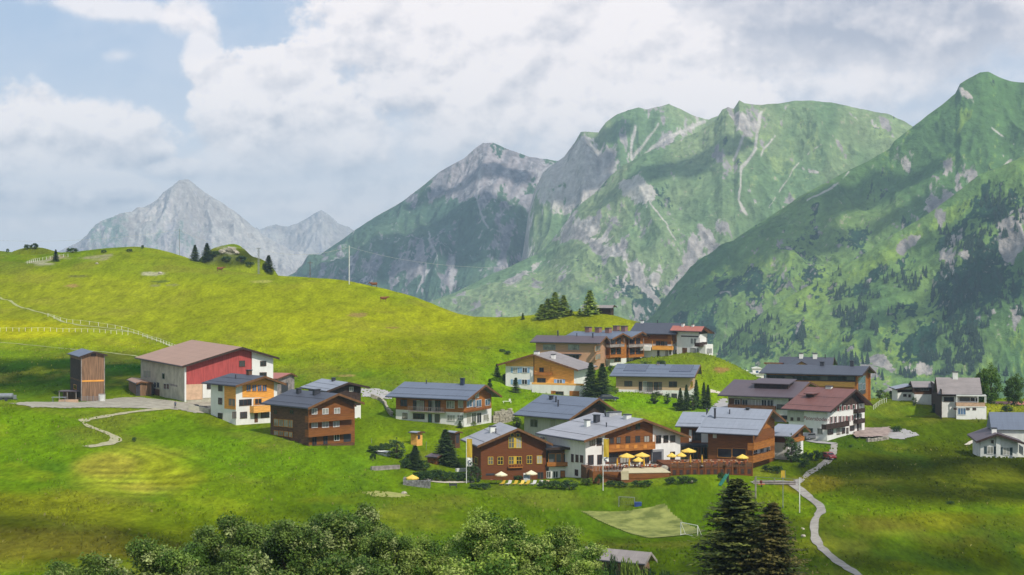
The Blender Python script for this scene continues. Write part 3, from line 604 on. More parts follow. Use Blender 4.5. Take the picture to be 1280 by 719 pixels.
class House(Frame):
    def __init__(s, name, u0, vb, d, th, uL=None, uR=None, LA=None, LB=None, mode='R', ve=None, ap=None, ve2=None, parent_house=None, gap=None, oe=1.2, oe2=None):
        super().__init__(name, u0, vb, d, th)
        s.LA = LA if LA else s.sA(uL); s.LB = LB if LB else s.sB(uR); s.mode = mode
        G = 'B' if mode == 'R' else 'A'; s.G = G
        s.GW = s.LB if mode == 'R' else s.LA; s.RL = s.LA if mode == 'R' else s.LB
        s.ze = s.at('B', u0, ve)[1]
        t, z = s.at(G, *ap); s.ga = t if gap is None else gap*s.GW; s.zap = z
        if gap is not None: s.zap = -(ap[1]-VH)/F*((s.yA if G == 'A' else s.yB)(s.ga))-s.C.z
        s.zap -= .28; s.oe = oe; s.oe2 = oe if oe2 is None else oe2
        s.ze = s.ze+(s.zap-s.ze)/(s.ga+s.oe)*s.oe
        s.ze2 = s.ze if ve2 is None else -(ve2-VH)/F*((s.yA if G == 'A' else s.yB)(s.GW))-s.C.z
        if ve2 is not None: s.ze2 = s.ze2+(s.zap-s.ze2)/(s.GW-s.ga+s.oe2)*s.oe2
        if parent_house:
            s.root.parent = parent_house.root
            s.root.matrix_parent_inverse = Matrix.Identity(4)
            bpy.context.view_layer.update()
    def _uend(s):
        if s.G == 'B': x = s.C.x+s.LB*s.st; y = s.C.y+s.LB*s.ct
        else: x = s.C.x-s.LA*s.ct; y = s.C.y+s.LA*s.st
        return UC+F*x/y
    def gz(s, gcoord):
        """roofline height over the gable coordinate"""
        s1 = (s.zap-s.ze)/max(s.ga, .1); s2 = (s.zap-s.ze2)/max(s.GW-s.ga, .1)
        return s.zap-(s.ga-gcoord)*s1 if gcoord < s.ga else s.zap-(gcoord-s.ga)*s2
    def gp3(s, gc, rc, z):   # gable coord, ridge coord -> local point
        return (gc, rc, z) if s.mode == 'R' else (rc, gc, z)
    def body(s, lower, upper=None, zs=None, depth=4.0, uname='upper_wall'):
        W, L = s.GW, s.RL; e = .0
        prof = [(0, s.ze), (s.ga, s.zap), (W, s.ze2)]
        rd = (0, L, 0) if s.mode == 'R' else (L, 0, 0)
        if upper is None:
            pts = [s.gp3(0, 0, -depth), s.gp3(W, 0, -depth)]+[s.gp3(a, 0, b) for a, b in reversed(prof)]
            MB().prism(pts, rd).build('wall', lower, s.root)
        else:
            zs_ = zs
            pts = [s.gp3(0, 0, -depth), s.gp3(W, 0, -depth), s.gp3(W, 0, zs_), s.gp3(0, 0, zs_)]
            MB().prism(pts, rd).build('base_wall', lower, s.root)
            pr = [(a, max(b, zs_+.01)) for a, b in prof]
            pts = [s.gp3(0, 0, zs_), s.gp3(W, 0, zs_)]+[s.gp3(a, 0, b) for a, b in reversed(pr)]
            MB().prism(pts, rd).build(uname, upper, s.root)
        return s
    def roof(s, m, oe=None, og=1.3, th=.28, board=None, og2=None, guards=2, label=None, oe2=None):
        W, L = s.GW, s.RL; og2 = og if og2 is None else og2; oe = s.oe; oe2 = s.oe2
        z0, z2 = s.gz(-oe), s.gz(W+oe2)
        def chev(r0, r1, lo, hi, a0=-oe, a1=W+oe2, ex=0):
            za, zb = s.gz(a0), s.gz(a1)
            return [s.gp3(a0, r0, za+lo), s.gp3(s.ga, r0, s.zap+lo), s.gp3(a1, r0, zb+lo), s.gp3(a1, r0, zb+hi), s.gp3(s.ga, r0, s.zap+hi), s.gp3(a0, r0, za+hi)]
        def quadr(r0, r1, lo, hi, a0, a1):
            mb = MB()
            for (g0, g1) in ((a0, s.ga), (s.ga, a1)):
                p = [s.gp3(g0, r0, s.gz(g0)+lo), s.gp3(g1, r0, (s.gz(g1) if g1 != s.ga else s.zap)+lo), s.gp3(g1, r0, (s.gz(g1) if g1 != s.ga else s.zap)+hi), s.gp3(g0, r0, s.gz(g0)+hi)]
                if g0 == s.ga: p[0] = s.gp3(g0, r0, s.zap+lo); p[3] = s.gp3(g0, r0, s.zap+hi)
                mb.prism(p, (0, r1-r0, 0) if s.mode == 'R' else (r1-r0, 0, 0))
            return mb
        r = quadr(-og, L+og2, -.02, th, -oe, W+oe2).build('roof', m, s.root, label=label)
        bm_ = TRM if (board in (None, BRM, ORB)) else board
        mb = quadr(-og-.10, -og-.003, -.16, th+.04, -oe-.05, W+oe2+.05)
        mb.build('barge_board', bm_, r)
        # gutter along the near eave, and snow guards across the slope
        mb = MB(); y0, y1 = -og, L+og2
        p0 = Vector(s.gp3(-oe-.10, y0, z0+th*.3)); p1 = Vector(s.gp3(-oe-.10, y1, z0+th*.3)); mb.tube(p0, p1, .11, n=6)
        mb.build('gutter', MTD, r)
        if guards:
            mb = MB()
            for i in range(min(guards, 2)):
                gc = -oe+(s.ga+oe)*(.18+.4*i); z = s.gz(gc)+th+.10
                mb.tube(s.gp3(gc, y0+.4, z-.03), s.gp3(gc, y1-.4, z-.03), .03, n=4)
            mb.build('snow_guard', MTD, r)
        s.rf = r; s.th_roof = th; s.oe = oe; s.og = og
        return s
    def chim(s, fg, fr, w=.8, l=.8, h=1.3, m=None, cap=True):
        gc = fg*s.ga if fg <= 1 else s.ga+(fg-1)*(s.GW-s.ga); rc = fr*s.RL; z = s.gz(gc)
        a = s.gp3(gc, rc, z); mb = MB(); mb.box(a[0]-w/2, a[0]+w/2, a[1]-l/2, a[1]+l/2, z-1, z+h)
        c = mb.build('chimney', m or WHD, s.rf)
        if cap: MB().box(a[0]-w/2-.12, a[0]+w/2+.12, a[1]-l/2-.12, a[1]+l/2+.12, z+h+.003, z+h+.15).build('chimney_cap', MTD, c)
    def pipe(s, fg, fr, h=1.0, r=.12):
        gc = fg*s.ga if fg <= 1 else s.ga+(fg-1)*(s.GW-s.ga); rc = fr*s.RL; z = s.gz(gc); a = s.gp3(gc, rc, z)
        MB().tube(a, (a[0], a[1], z+h), r, n=8).tube((a[0], a[1], z+h), (a[0], a[1], z+h+.2), r*1.7, r*.6, n=8).build('vent_pipe', MTD, s.rf)
    def rect(s, face, u0, v0, u1, v1, o=0.):
        vm = (v0+v1)/2; um = (u0+u1)/2
        a = s.at(face, u0, vm, o)[0]; b = s.at(face, u1, vm, o)[0]
        if a > b: a, b = b, a
        zb = s.at(face, um, v1, o)[1]; zt = s.at(face, um, v0, o)[1]
        return a, b, zb, zt
    def fbox(s, mb, face, t0, t1, z0, z1, o0, o1):
        if face == 'B': mb.box(t0, t1, -o0, -o1, z0, z1)
        else: mb.box(-o0, -o1, t0, t1, z0, z1)
    def win(s, face, z, rects, fr=None, gl=None, shut=None, bars=1, hb=0, name='window', parent=None, base=0.):
        for (x0, y0, x1, y1) in rects:
            u0, v0 = zz(z, x0, y0); u1, v1 = zz(z, x1, y1)
            a, b, zb, zt = s.rect(face, u0, v0, u1, v1)
            w = .09; mb = MB(); o0, o1 = base+.0, base+.09
            s.fbox(mb, face, a-w, b+w, zt, zt+w, o0, o1); s.fbox(mb, face, a-w, b+w, zb-w, zb, o0, o1+.04)
            s.fbox(mb, face, a-w, a, zb, zt, o0, o1); s.fbox(mb, face, b, b+w, zb, zt, o0, o1)
            nb = bars if isinstance(bars, int) else 1
            for i in range(nb):
                t = a+(b-a)*(i+1)/(nb+1); s.fbox(mb, face, t-.04, t+.04, zb, zt, base+.03, o1-.01)
            for i in range(hb):
                t = zb+(zt-zb)*(i+1)/(hb+1); s.fbox(mb, face, a, b, t-.035, t+.035, base+.03, o1-.02)
            f = mb.build(name, fr or FRW, parent or s.root)
            mb = MB(); s.fbox(mb, face, a, b, zb, zt, base-.05, base+.045); mb.build('pane', gl or GL, f)
            if shut:
                for (q0, q1) in ((a-w-.02-(b-a)*.5, a-w-.02), (b+w+.02, b+w+.02+(b-a)*.5)):
                    mb = MB(); s.fbox(mb, face, q0, q1, zb-.05, zt+.05, base+.0, base+.07); mb.build('shutter', shut, f)
    def door(s, face, z, r, m, name='door', base=0., th=.06, handle=True):
        u0, v0 = zz(z, r[0], r[1]); u1, v1 = zz(z, r[2], r[3]); a, b, zb, zt = s.rect(face, u0, v0, u1, v1)
        mb = MB(); s.fbox(mb, face, a, b, zb, zt, base-.05, base+th); d = mb.build(name, m, s.root)
        mb = MB(); s.fbox(mb, face, a-.1, b+.1, zt+.003, zt+.13, base, base+th+.04); s.fbox(mb, face, a-.1, a-.003, zb, zt, base, base+th+.04); s.fbox(mb, face, b+.003, b+.1, zb, zt, base, base+th+.04)
        mb.build('door_frame', FRB, d)
    def panel(s, face, z, pts, m, name='cladding', o=0., th=.05, rect=False, label=None):
        q = []
        for (x, y) in pts:
            u, v = zz(z, x, y); q.append(s.at(face, u, v, o))
        if face == s.G:      # keep cladding under the roofline
            q = [(t, min(h, s.gz(min(max(t, 0), s.GW))-.03)) for t, h in q]
        p = [s.pt(face, t, h, o-.02) for t, h in q]
        return MB().prism(p, s.nvec(face, th+.02)).build(name, m, s.root, label=label)
    def prect(s, face, z, r, m, name='cladding', o=0., th=.05):
        u0, v0 = zz(z, r[0], r[1]); u1, v1 = zz(z, r[2], r[3]); a, b, zb, zt = s.rect(face, u0, v0, u1, v1, o)
        if face == s.G: pass
        mb = MB(); s.fbox(mb, face, a, b, zb, zt, o-.02, o+th); return mb.build(name, m, s.root)
    def gclad(s, t0, t1, z0, m, name='gable_cladding', th=.05, o=0., zcap=None):
        """cladding on the gable between two wall positions from height z0 up to the roofline"""
        W = s.GW; pts = [(t0, z0), (t1, z0), (t1, s.gz(t1)-.04)]
        if t0 < s.ga < t1: pts.append((s.ga, s.zap-.04))
        pts.append((t0, s.gz(t0)-.04))
        if zcap: pts = [(a, min(b, zcap)) for a, b in pts]
        p = [s.pt(s.G, t, h, o-.02) for t, h in pts]
        return MB().prism(p, s.nvec(s.G, th+.02)).build(name, m, s.root)
    def balcony(s, face, z, r, m, depth=1.3, posts=True, name='balcony', slabm=None, top=None, open_rail=False, zfloor=None):
        u0, v0 = zz(z, r[0], r[1]); u1, v1 = zz(z, r[2], r[3]); a, b, zb, zt = s.rect(face, u0, v0, u1, v1, depth)
        mb = MB(); s.fbox(mb, face, a, b, zb-.12, zb+.06, 0, depth)
        f = mb.build(name, slabm or m, s.root)
        mb = MB()
        if open_rail:
            s.fbox(mb, face, a, b, zt-.07, zt, depth-.06, depth); n = max(3, int((b-a)/.5))
            for i in range(n+1):
                t = a+(b-a)*i/n; s.fbox(mb, face, t-.03, t+.03, zb+.06, zt-.07, depth-.05, depth-.01)
        else:
            s.fbox(mb, face, a, b, zb+.062, zt, depth-.06, depth)
            s.fbox(mb, face, a, b, zt+.002, zt+.07, depth-.10, depth+.04)
            s.fbox(mb, face, a, a+.05, zb+.062, zt, .0, depth-.062); s.fbox(mb, face, b-.05, b, zb+.062, zt, .0, depth-.062)
        mb.build('railing', m, f)
        if posts:
            for t in (a+.07, b-.07):
                mb = MB(); s.fbox(mb, face, t-.06, t+.06, zt+.075, zt+(posts if isinstance(posts, float) else 1.5), depth-.14, depth-.02); mb.build('post', m, f)
        return f
    def done(s, label, group=None, cat='house'):
        tag(s.root, label, cat, group); return s

def rootmat(h): return Matrix.Translation(h.C) @ Matrix.Rotation(math.pi/2-h.th, 4, 'Z')
def absorb(h, h2):
    """h2's pieces become parts of building h"""
    m = rootmat(h).inverted() @ rootmat(h2)
    for k in list(h2.root.children):
        k.parent = h.root; k.matrix_basis = m
    bpy.data.objects.remove(h2.root)
# ---------------------------------------------------------------- buildings, from the left
# hay tower
h = House('wooden_tower', 101.6, 502, 430, 66, uL=87.8, uR=130.6, ve=446.5, ap=(116.8, 438.6), oe=.5, ve2=444.2)
h.body(OLDW).roof(RFG, og=.5, th=.15, guards=0, board=BRX)
for t in ('A', 'B'):
    a = h.LA if t == 'A' else h.LB
    mb = MB(); h.fbox(mb, t, .0, a, 4.4, 4.75, -.02, .06); mb.build('timber_band', ORW if t == 'B' else BRD, h.root)  # band bright on the sunlit face, dark on the left: shade painted in
mb = MB(); mb.box(-.07, .12, -.10, .1, -1, h.ze-.1); mb.box(h.LB-.12, h.LB+.07, -.1, .1, -1, h.ze2-.1); mb.build('corner_board', GRYW, h.root)
h.prect('A', 1, (433, 240, 498, 470), BRX, th=.03); h.win('A', 1, [(455, 400, 472, 425)], FRO)  # near-black sheet over the left face paints its shaded side
h.prect('B', 1, (560, 206, 590, 225), BRX, th=.07, name='vent')
h.done('tall narrow weathered timber tower with small grey roof', cat='tower')
r = empty('lean_to_shed', P(90, 498.5, 432)); 
MB().box(-3, 3, -.5, 3, 1.6, 1.75).build('roof', RFP, r)
[MB().box(x-.08, x+.08, -.4, -.24, -2, 1.597).build('post', GRYW, r) for x in (-2.8, -1, 1, 2.8)]
MB().box(-2.7, 2.7, 2.7, 2.9, -2, 1.597).build('wall', OLDW, r)
tag(r, 'low open shed on posts at the foot of the timber tower', 'shed')
# farm barn
h = House('farm_barn', 231, 501.5, 425, 62, uL=176, uR=341, ve=458.5, ap=(300.6, 433.6), ve2=448.5, oe=1.0)
h.body(CONC).roof(RFB, og=1.4, board=BRX, guards=0)
sp = h.sB(314.5); z1 = h.at('B', 270, 480)[1]
h.gclad(.35, sp, z1, RED, 'red_cladding'); h.gclad(sp+.01, h.LB, -2, WH, 'white_wall', th=.25)
h.prect('B', 2, (305, 342, 395, 424), PALW, th=.09, name='barn_door'); h.prect('B', 2, (397, 340, 448, 414), WH, th=.10, name='white_wall')
mb = MB(); mb.box(-.06, .3, -.1, .3, -1, h.ze-.1); mb.build('corner_board', WH, h.root)
h.win('B', 2, [(702, 220, 731, 243), (699, 280, 733, 297)], FRB, base=.25); h.win('B', 2, [(592, 218, 620, 246)], FRB, base=.05); h.win('B', 2, [(420, 343, 440, 365)], FRB, base=.1)
h.win('A', 1, [(886, 316, 902, 350), (909, 316, 925, 350), (891, 384, 905, 415), (911, 384, 924, 415), (950, 386, 961, 416), (968, 386, 980, 416)], FRG, bars=0)
h.win('A', 1, [(1010, 395, 1022, 424), (1028, 395, 1040, 424), (1000, 330, 1014, 362)], FRG, bars=0); h.door('A', 1, (949, 428, 981, 487), BRD)
h.prect('A', 1, (1044, 396, 1092, 408), GRYW, name='shelf_board')
h.done('big barn with red gable, grey end wall and brown tin roof', cat='barn')
h = House('lean_shed', 172, 495.5, 442, 70, uL=161, LB=3.2, ve=480, ap=(176, 476), oe=.3)
h.body(OLDW).roof(RFB, og=.4, th=.12, guards=0); h.prect('B', 1, (836, 385, 862, 468), MTD, name='doorway')
h.done('small wooden shed leaning against the grey end of the barn', cat='shed')
h = House('storage_hut', 345, 491, 438, 20, uL=None, LA=4.5, uR=368, ve=474, ap=(362, 465.5), oe=.4, mode='R')
h.body(GRYW).roof(RFO, og=.5, th=.12, guards=0, label='red roof'); h.prect('B', 2, (815, 335, 850, 385), MTD, name='doorway')
h.done('small hut with bright red roof behind the orange and white house', cat='hut')
# orange and white house
h = House('corner_house', 295, 533, 405, 46, uL=263.5, uR=346.5, ve=482.8, ap=(325.8, 469.6), oe=1.2, ve2=481)
h.body(WH).roof(RFD, og=1.6, board=BRM)
h.panel('B', 2, [(608, 412), (775, 412), (775, 330), (705, 300), (608, 338)], ORW)
h.prect('A', 2, (513, 350, 573, 474), ORW)
h.win('B', 2, [(630, 346, 650, 378), (660, 346, 680, 378), (689, 346, 708, 378), (714, 346, 735, 378)], FRO, GLB, base=.05)
h.win('B', 2, [(592, 424, 655, 453), (597, 491, 631, 521)], FRB, bars=2); h.win('B', 2, [(556, 490, 573, 521)], FRB); h.win('B', 2, [(708, 490, 750, 518)], FRB, base=0)
h.win('B', 2, [(674, 420, 708, 446)], FRO, base=0.05)
h.prect('B', 2, (670, 414, 768, 450), ORL); h.prect('B', 2, (672, 490, 690, 545), BRD, name='doorway'); h.balcony('B', 2, (668, 455, 770, 488), ORL, 1.4)
h.win('A', 2, [(482, 347, 502, 377), (482, 416, 500, 447), (480, 497, 502, 527)], FRB); h.win('A', 2, [(538, 420, 572, 457)], FRO, base=.05)
h.chim(1.0, .45, .9, .9, 1.2, BRD); h.pipe(.5, .5)
h.done('white house with orange timber gable and grey roof by the barn', cat='house')
# dark chalet
h = House('timber_chalet', 385.7, 558, 385, 46, uL=338, uR=443.3, ve=510.5, ap=(417.5, 491.3), oe=1.3, ve2=505)
h.body(BRD).roof(RFD, og=1.5, board=BRM)
h.panel('B', 2, [(962, 665), (1205, 650), (1205, 470), (1100, 410), (962, 480)], BRM)
h.win('B', 2, [(977, 472, 1003, 500), (1033, 472, 1062, 499), (1096, 470, 1124, 497), (976, 543, 1005, 571), (1032, 541, 1064, 570), (1091, 540, 1120, 568)], FRW, GLP, base=.05)
h.win('B', 2, [(979, 614, 1000, 664), (1038, 610, 1058, 660)], FRB, base=.05); h.win('B', 2, [(1096, 606, 1120, 640)], FRW, base=.05)
h.prect('B', 2, (1145, 605, 1185, 648), MTD, name='porch_opening', th=.07)
h.balcony('B', 2, (960, 503, 1205, 535), BRM, 1.2); h.balcony('B', 2, (960, 574, 1200, 611), BRM, 1.2)
h.win('A', 2, [(778, 528, 800, 563), (804, 530, 826, 565), (830, 532, 851, 567), (855, 534, 876, 570)], FRO, GLP); h.win('A', 2, [(778, 590, 800, 611), (806, 592, 826, 614), (832, 595, 852, 618), (858, 598, 874, 622)], FRO, GLP); h.win('A', 2, [(778, 480, 792, 500), (862, 480, 880, 498)], FRB)
h.chim(.75, .75, .8, .8, 1.2, MTD); h.chim(.8, .32, 1.5, .7, 1.2, MTD)
h.done('dark brown timber chalet with two balconies and black roof', cat='chalet')
h = House('brown_chalet', 412.8, 521, 425, 58, LA=11, uR=451, ve=489.5, ap=(432.8, 477.4), oe=1.5, ve2=485)
h.body(WH, BRX, zs=2.2).roof(RFL, og=1.3, board=BRX)
h.win('B', 2, [(1178, 358, 1196, 378), (1150, 415, 1166, 440)], FRW, GLP); h.prect('B', 2, (1158, 468, 1180, 494), WH, name='white_door', o=.0); h.balcony('B', 2, (1085, 440, 1215, 462), BRX, 1.2)
h.chim(.9, .5, .7, .7, .9, MTD)
h.done('nearly black chalet with pale grey roof behind the dark brown one', cat='chalet')
# long house with balconies
h = House('long_house', 580, 533, 430, 27, uL=494.8, uR=614.3, ve=500, ap=(598.4, 480.6), oe=1.7, ve2=497)
h.body(WH, ORB, zs=h.at('A', 540, 514)[1]).roof(RFG, og=1.8, board=BRM, guards=3)
h.win('A', 3, [(300, 295, 338, 332)], FRB); h.win('A', 3, [(378, 300, 396, 362), (420, 300, 445, 362), (472, 302, 492, 364), (512, 302, 543, 362)], FRB, bars=1)
h.win('A', 3, [(398, 300, 417, 362), (494, 302, 510, 364)], FRW, GLP, bars=0); h.win('A', 3, [(584, 304, 629, 346), (656, 302, 682, 342)], FRW, GLP, bars=2)
h.win('A', 3, [(314, 377, 339, 408), (378, 381, 445, 411)], FRB, bars=2); h.door('A', 3, (471, 384, 490, 442), mat('green_door_paint', alb((70, 110, 104)), .6)); h.win('A', 3, [(512, 386, 538, 430)], FRB); h.win('A', 3, [(588, 390, 633, 422), (650, 390, 684, 420)], FRW, GLP, bars=2, hb=1)
h.balcony('A', 3, (345, 340, 560, 368), GRYW, 1.4, posts=False, open_rail=True); h.balcony('B', 3, (702, 334, 855, 358), BRM, 1.2, posts=False, open_rail=True)
h.win('B', 3, [(706, 296, 736, 338), (742, 296, 758, 338), (764, 296, 794, 338)], FRW, GLB, bars=1); h.win('B', 3, [(819, 292, 848, 328)], FRW, GLB); h.win('B', 3, [(757, 240, 778, 282)], FRW, GLP)
h.win('B', 3, [(706, 376, 730, 438), (736, 376, 762, 438), (768, 376, 794, 436)], FRW, bars=1); h.win('B', 3, [(808, 386, 838, 420)], FRW)
h.chim(.92, .22, .8, .8, 1.7, mat('blue_black_metal', alb((60, 72, 96)), .4)); h.pipe(.9, .75)
h.done('long white house with slate-blue roof, timber upper floor and balcony', cat='house')
# orange chalet with blue shutters
h = House('shuttered_chalet', 717.5, 494, 488, 20, uL=632, LB=13, ve=463.0, ap=(668, 442.3), mode='L', ve2=456.5, oe=1.6)
h.body(WH).roof(RFW, og=1.6, board=BRM, guards=0)
gs = h.sA(667.5); zt = h.at('A', 650, 458)[1]
h.gclad(0, gs, -1, ORW); h.gclad(gs+.02, h.LA, zt, ORL)
mb = MB(); h.fbox(mb, 'A', gs-.1, gs+.1, -1, h.gz(gs)-.1, .05, .14); mb.build('corner_post', BRM, h.root)
h.win('A', 4, [(177, 425, 198, 450), (227, 425, 250, 450), (177, 488, 198, 512), (224, 488, 250, 512)], FRW, GL, SHB); h.win('A', 4, [(410, 487, 437, 508)], FRW, GL, SHB, base=.05)
h.win('A', 4, [(318, 425, 338, 447), (306, 481, 348, 503)], FRB, base=.05); h.balcony('A', 4, (288, 449, 378, 462), ORB, 1.0)
mb = MB(); h.fbox(mb, 'A', h.sA(730, 3), h.sA(664.7, 3), -3, h.at('A', 700, 481.5, 3)[1], 0.06, 3.0); mb.build('garage', WH, h.root)
h.win('A', 4, [(412, 547, 463, 578)], FRB, bars=1, base=3.0); h.prect('A', 4, (378, 547, 402, 578), ORB, o=3, name='garage_door'); h.prect('A', 4, (476, 548, 528, 579), ORB, o=3, name='garage_door')
mb = MB(); a0, a1, zr = h.sA(730, 3), h.sA(664.7, 3), h.at('A', 700, 481.5, 3)[1]; h.fbox(mb, 'A', a0, a1, zr+.01, zr+.5, 2.9, 3.02); mb.build('terrace_rail', ORL, h.root)
h.chim(.6, .2, .9, .9, 1.3, WH); h.chim(.98, .1, 1.2, 1.2, .9, WH)
h.done('white chalet with bright orange gable and blue shutters', cat='chalet')
# tan hotel wing
h = House('boarded_house', 745.8, 463, 535, 17, uL=669.8, uR=757.5, ve=429.5, ap=(752, 420.2), oe=1.3, ve2=431)
h.body(PNK).roof(RFP, og=1.4, board=BRM, guards=0)
h.win('A', 4, [(337, 302, 400, 328), (470, 302, 526, 328)], FRG, GLP, bars=2); h.win('A', 4, [(476, 358, 490, 386), (494, 358, 508, 386), (512, 358, 524, 386)], FRB, bars=0)
h.prect('A', 4, (398, 360, 470, 388), TAN); h.prect('A', 4, (395, 350, 540, 356), MTD, name='canopy', th=1.0); h.balcony('A', 4, (425, 390, 532, 416), WHD, 1.6, posts=False)
h.win('B', 4, [(610, 308, 640, 336), (612, 352, 640, 380)], FRO, GLP, bars=1)
h.pipe(.95, .72, 1.6, .2); h.pipe(.7, .12, 1.4, .2); h.pipe(.9, .4)
h.done('pale brown boarded building with purplish roof above the orange chalet', cat='building')
# apartment block with two gables
h = House('apartment_block', 762.5, 457, 545, 42, LA=15, uR=783, ve=424.2, ap=(773.2, 416.2), oe=.9, ve2=424)
h.body(WHD, ORB, zs=1.8).roof(RFG, og=1.6, board=ORB, guards=1)
h2 = House('gabled_wing', 785.5, 455, 553, 42, LA=11, uR=806, ve=422.6, ap=(797, 414.3), oe=.9, ve2=422.6, parent_house=None)
h2.body(WHD, ORB, zs=1.8).roof(RFG, og=1.8, board=ORB, guards=1)
for q, (a, b) in ((h, (690, 772)), (h2, (790, 876))):
    w = b-a
    for (y0, y1) in ((268, 296), (322, 352)):
        q.win('B', 4, [(a+w*.08, y0, a+w*.36, y1), (a+w*.46, y0, a+w*.70, y1)], FRB, bars=1, base=.0)
    q.balcony('B', 4, (a+2, 300, b-4, 312), GRYW, 1.6, posts=1.6); q.balcony('B', 4, (a+2, 355, b-4, 366), ORB, 1.6, posts=1.6)
    q.win('B', 4, [(a+w*.3, 372, a+w*.7, 392)], FRO, bars=1)
for f in (.25, .5, .75): h.chim(1, f, 1.3, 1.6, 1.5, mat('pinkish_chimney_brick', alb((170, 128, 116)), .9, .1)); 
for f in (.45, .72): h2.chim(1, f, 1.3, 1.6, 1.6, M['pinkish_chimney_brick'])
h.win('B', 4, [(640, 300, 655, 330)], FRB)
absorb(h, h2)
h.done('orange timber apartment block with two gables and many chimneys', cat='apartment block')
# houses on the knoll
h = House('dark_roofed_chalet', 839.8, 445, 555, 22, uL=795, LB=9, ve=418.3, ap=(846.5, 404), oe=1.4, ve2=414)
h.body(WH, ORB, zs=3.4).roof(RFD, og=1.8, board=BRD, guards=0)
h.prect('A', 13, (556, 310, 756, 350), BRM, name='dark_boards'); h.win('A', 13, [(642, 375, 680, 415), (690, 375, 720, 415), (726, 378, 750, 412)], FRB, base=.0); h.balcony('A', 13, (600, 420, 800, 455), ORW, 1.4)
h.win('A', 13, [(655, 468, 672, 516), (738, 468, 756, 518), (776, 462, 792, 500)], FRB, bars=0); h.win('B', 13, [(833, 378, 845, 415), (833, 462, 845, 495)], FRO, GLP)
h.prect('A', 13, (500, 420, 600, 462), WH, name='terrace_wall', th=2.0)
h.pipe(.98, .55); h.chim(.98, .98, .8, .8, .9, WH)
h.done('orange chalet on the knoll under a broad dark roof', cat='chalet')
h = House('white_chalet', 873.5, 443.5, 550, 35, uL=846, uR=884, ve=415, ap=(874.5, 408), oe=1.2, ve2=417)
h.body(WH).roof(RFO, og=1.6, board=BRX, guards=0, label='pale red roof')
h.gclad(0, h.LB, h.ze-1.6, BRX); h.prect('A', 13, (890, 318, 1065, 330), BRX, name='dark_boards')
h.win('A', 13, [(990, 350, 1004, 392), (1022, 350, 1036, 392)], FRG, GLP); h.win('A', 13, [(985, 443, 1036, 488), (1050, 445, 1062, 488)], FRG, GLP, bars=2); h.prect('A', 13, (902, 438, 950, 508), BRD, name='doorway')
h.balcony('B', 13, (1072, 385, 1150, 420), BRX, 1.6); h.win('B', 13, [(1072, 448, 1090, 488), (1100, 448, 1125, 486)], FRW, GLP)
mb = MB(); mb.box(0, h.LB*.9, -2.2, -.06, -2, 2.9); mb.build('annex', WH, h.root); h.win('B', 13, [(1080, 446, 1098, 488), (1104, 446, 1126, 486)], FRG, GLP, base=2.2, bars=1)
h.chim(.95, .75, .7, .7, 1.0, WH); h.chim(.95, .3, .6, .6, .8, WH)
h.done('white chalet with pale red roof at the edge of the knoll', cat='chalet')
h = House('hay_hut', 763.5, 392.5, 612, 18, uL=746, uR=767, ve=385.5, ap=(764.5, 381), oe=.8)
h.body(BRX).roof(RFW, og=.8, th=.14, guards=0, board=BRX)
h.done('small dark hay hut standing alone on the grassy crest', cat='hut')
# solar house
h = House('solar_house', 862, 503, 500, 13, uL=770, LB=11, ve=472, ap=(868.5, 456), oe=1.5, ve2=468)
h.body(WHD, TAN, zs=h.at('A', 815, 487.5)[1] if True else 3).roof(RFG, og=1.5, board=BRM, guards=2)
h.win('A', 4, [(769, 497, 787, 521), (791, 497, 808, 521), (1006, 499, 1024, 525), (1028, 499, 1046, 525)], FRB); h.win('A', 4, [(846, 500, 860, 545), (888, 502, 918, 548), (926, 502, 945, 540), (950, 502, 966, 538)], FRB)
h.win('A', 4, [(868, 498, 886, 546)], FRW, GLP, bars=0); h.win('A', 4, [(1020, 563, 1046, 585), (850, 558, 876, 578), (882, 560, 904, 582)], FRB)
h.balcony('A', 4, (826, 545, 968, 562), GRYW, 1.6, posts=False, open_rail=True); h.prect('A', 4, (726, 543, 820, 556), WH, th=.15, name='white_band')
h.win('B', 4, [(1118, 500, 1130, 528)], FRO, base=.0)
def solar(h, r0, r1, g0, g1, name='solar_panel'):
    th = .30; pts = []
    for (gc, rc) in ((g0, r0), (g1, r0), (g1, r1), (g0, r1)): pts.append(h.gp3(gc, rc, h.gz(gc)+th))
    MB().prism(pts, (0, 0, .10)).build(name, mat('solar_glass', alb((74, 84, 110)), .25, .1, .8, spec=.5), h.rf)
L = h.RL; solar(h, .1, L*.30, h.ga*.30, h.ga*.92); solar(h, L*.62, L*.93, h.ga*.30, h.ga*.92)
h.chim(.95, .5, .7, .7, .7, GRYW); h.pipe(.9, .4)
h.done('tan house with blue-grey roof carrying two dark solar panels', cat='house')
# grey house behind the hotel
h = House('grey_house', 710.8, 551, 425, 42, uL=655.3, uR=757, ve=524, ap=(741, 497.2), oe=1.8, ve2=515)
h.body(GRP).roof(RFG, og=1.8, board=ORB, guards=2)
h.gclad(0, h.LB, h.ze-.8, BRX); h.win('A', 5, [(662, 158, 716, 214), (824, 164, 857, 211)], FRG)
mb = MB()
for t in (h.LB*.25, h.LB*.5, h.LB*.75): mb.box(t-.1, t+.1, -1.2, .1, h.gz(t)-.5, h.gz(t)-.25)
mb.build('purlin', ORB, h.root)
h.pipe(.62, .62, 1.4, .18); h.pipe(.4, .45, 1.6, .16); h.chim(.75, .8, .7, .7, 1.0, MTD)
h.done('grey plank house with slate-blue roof between the two brown hotels', cat='house')
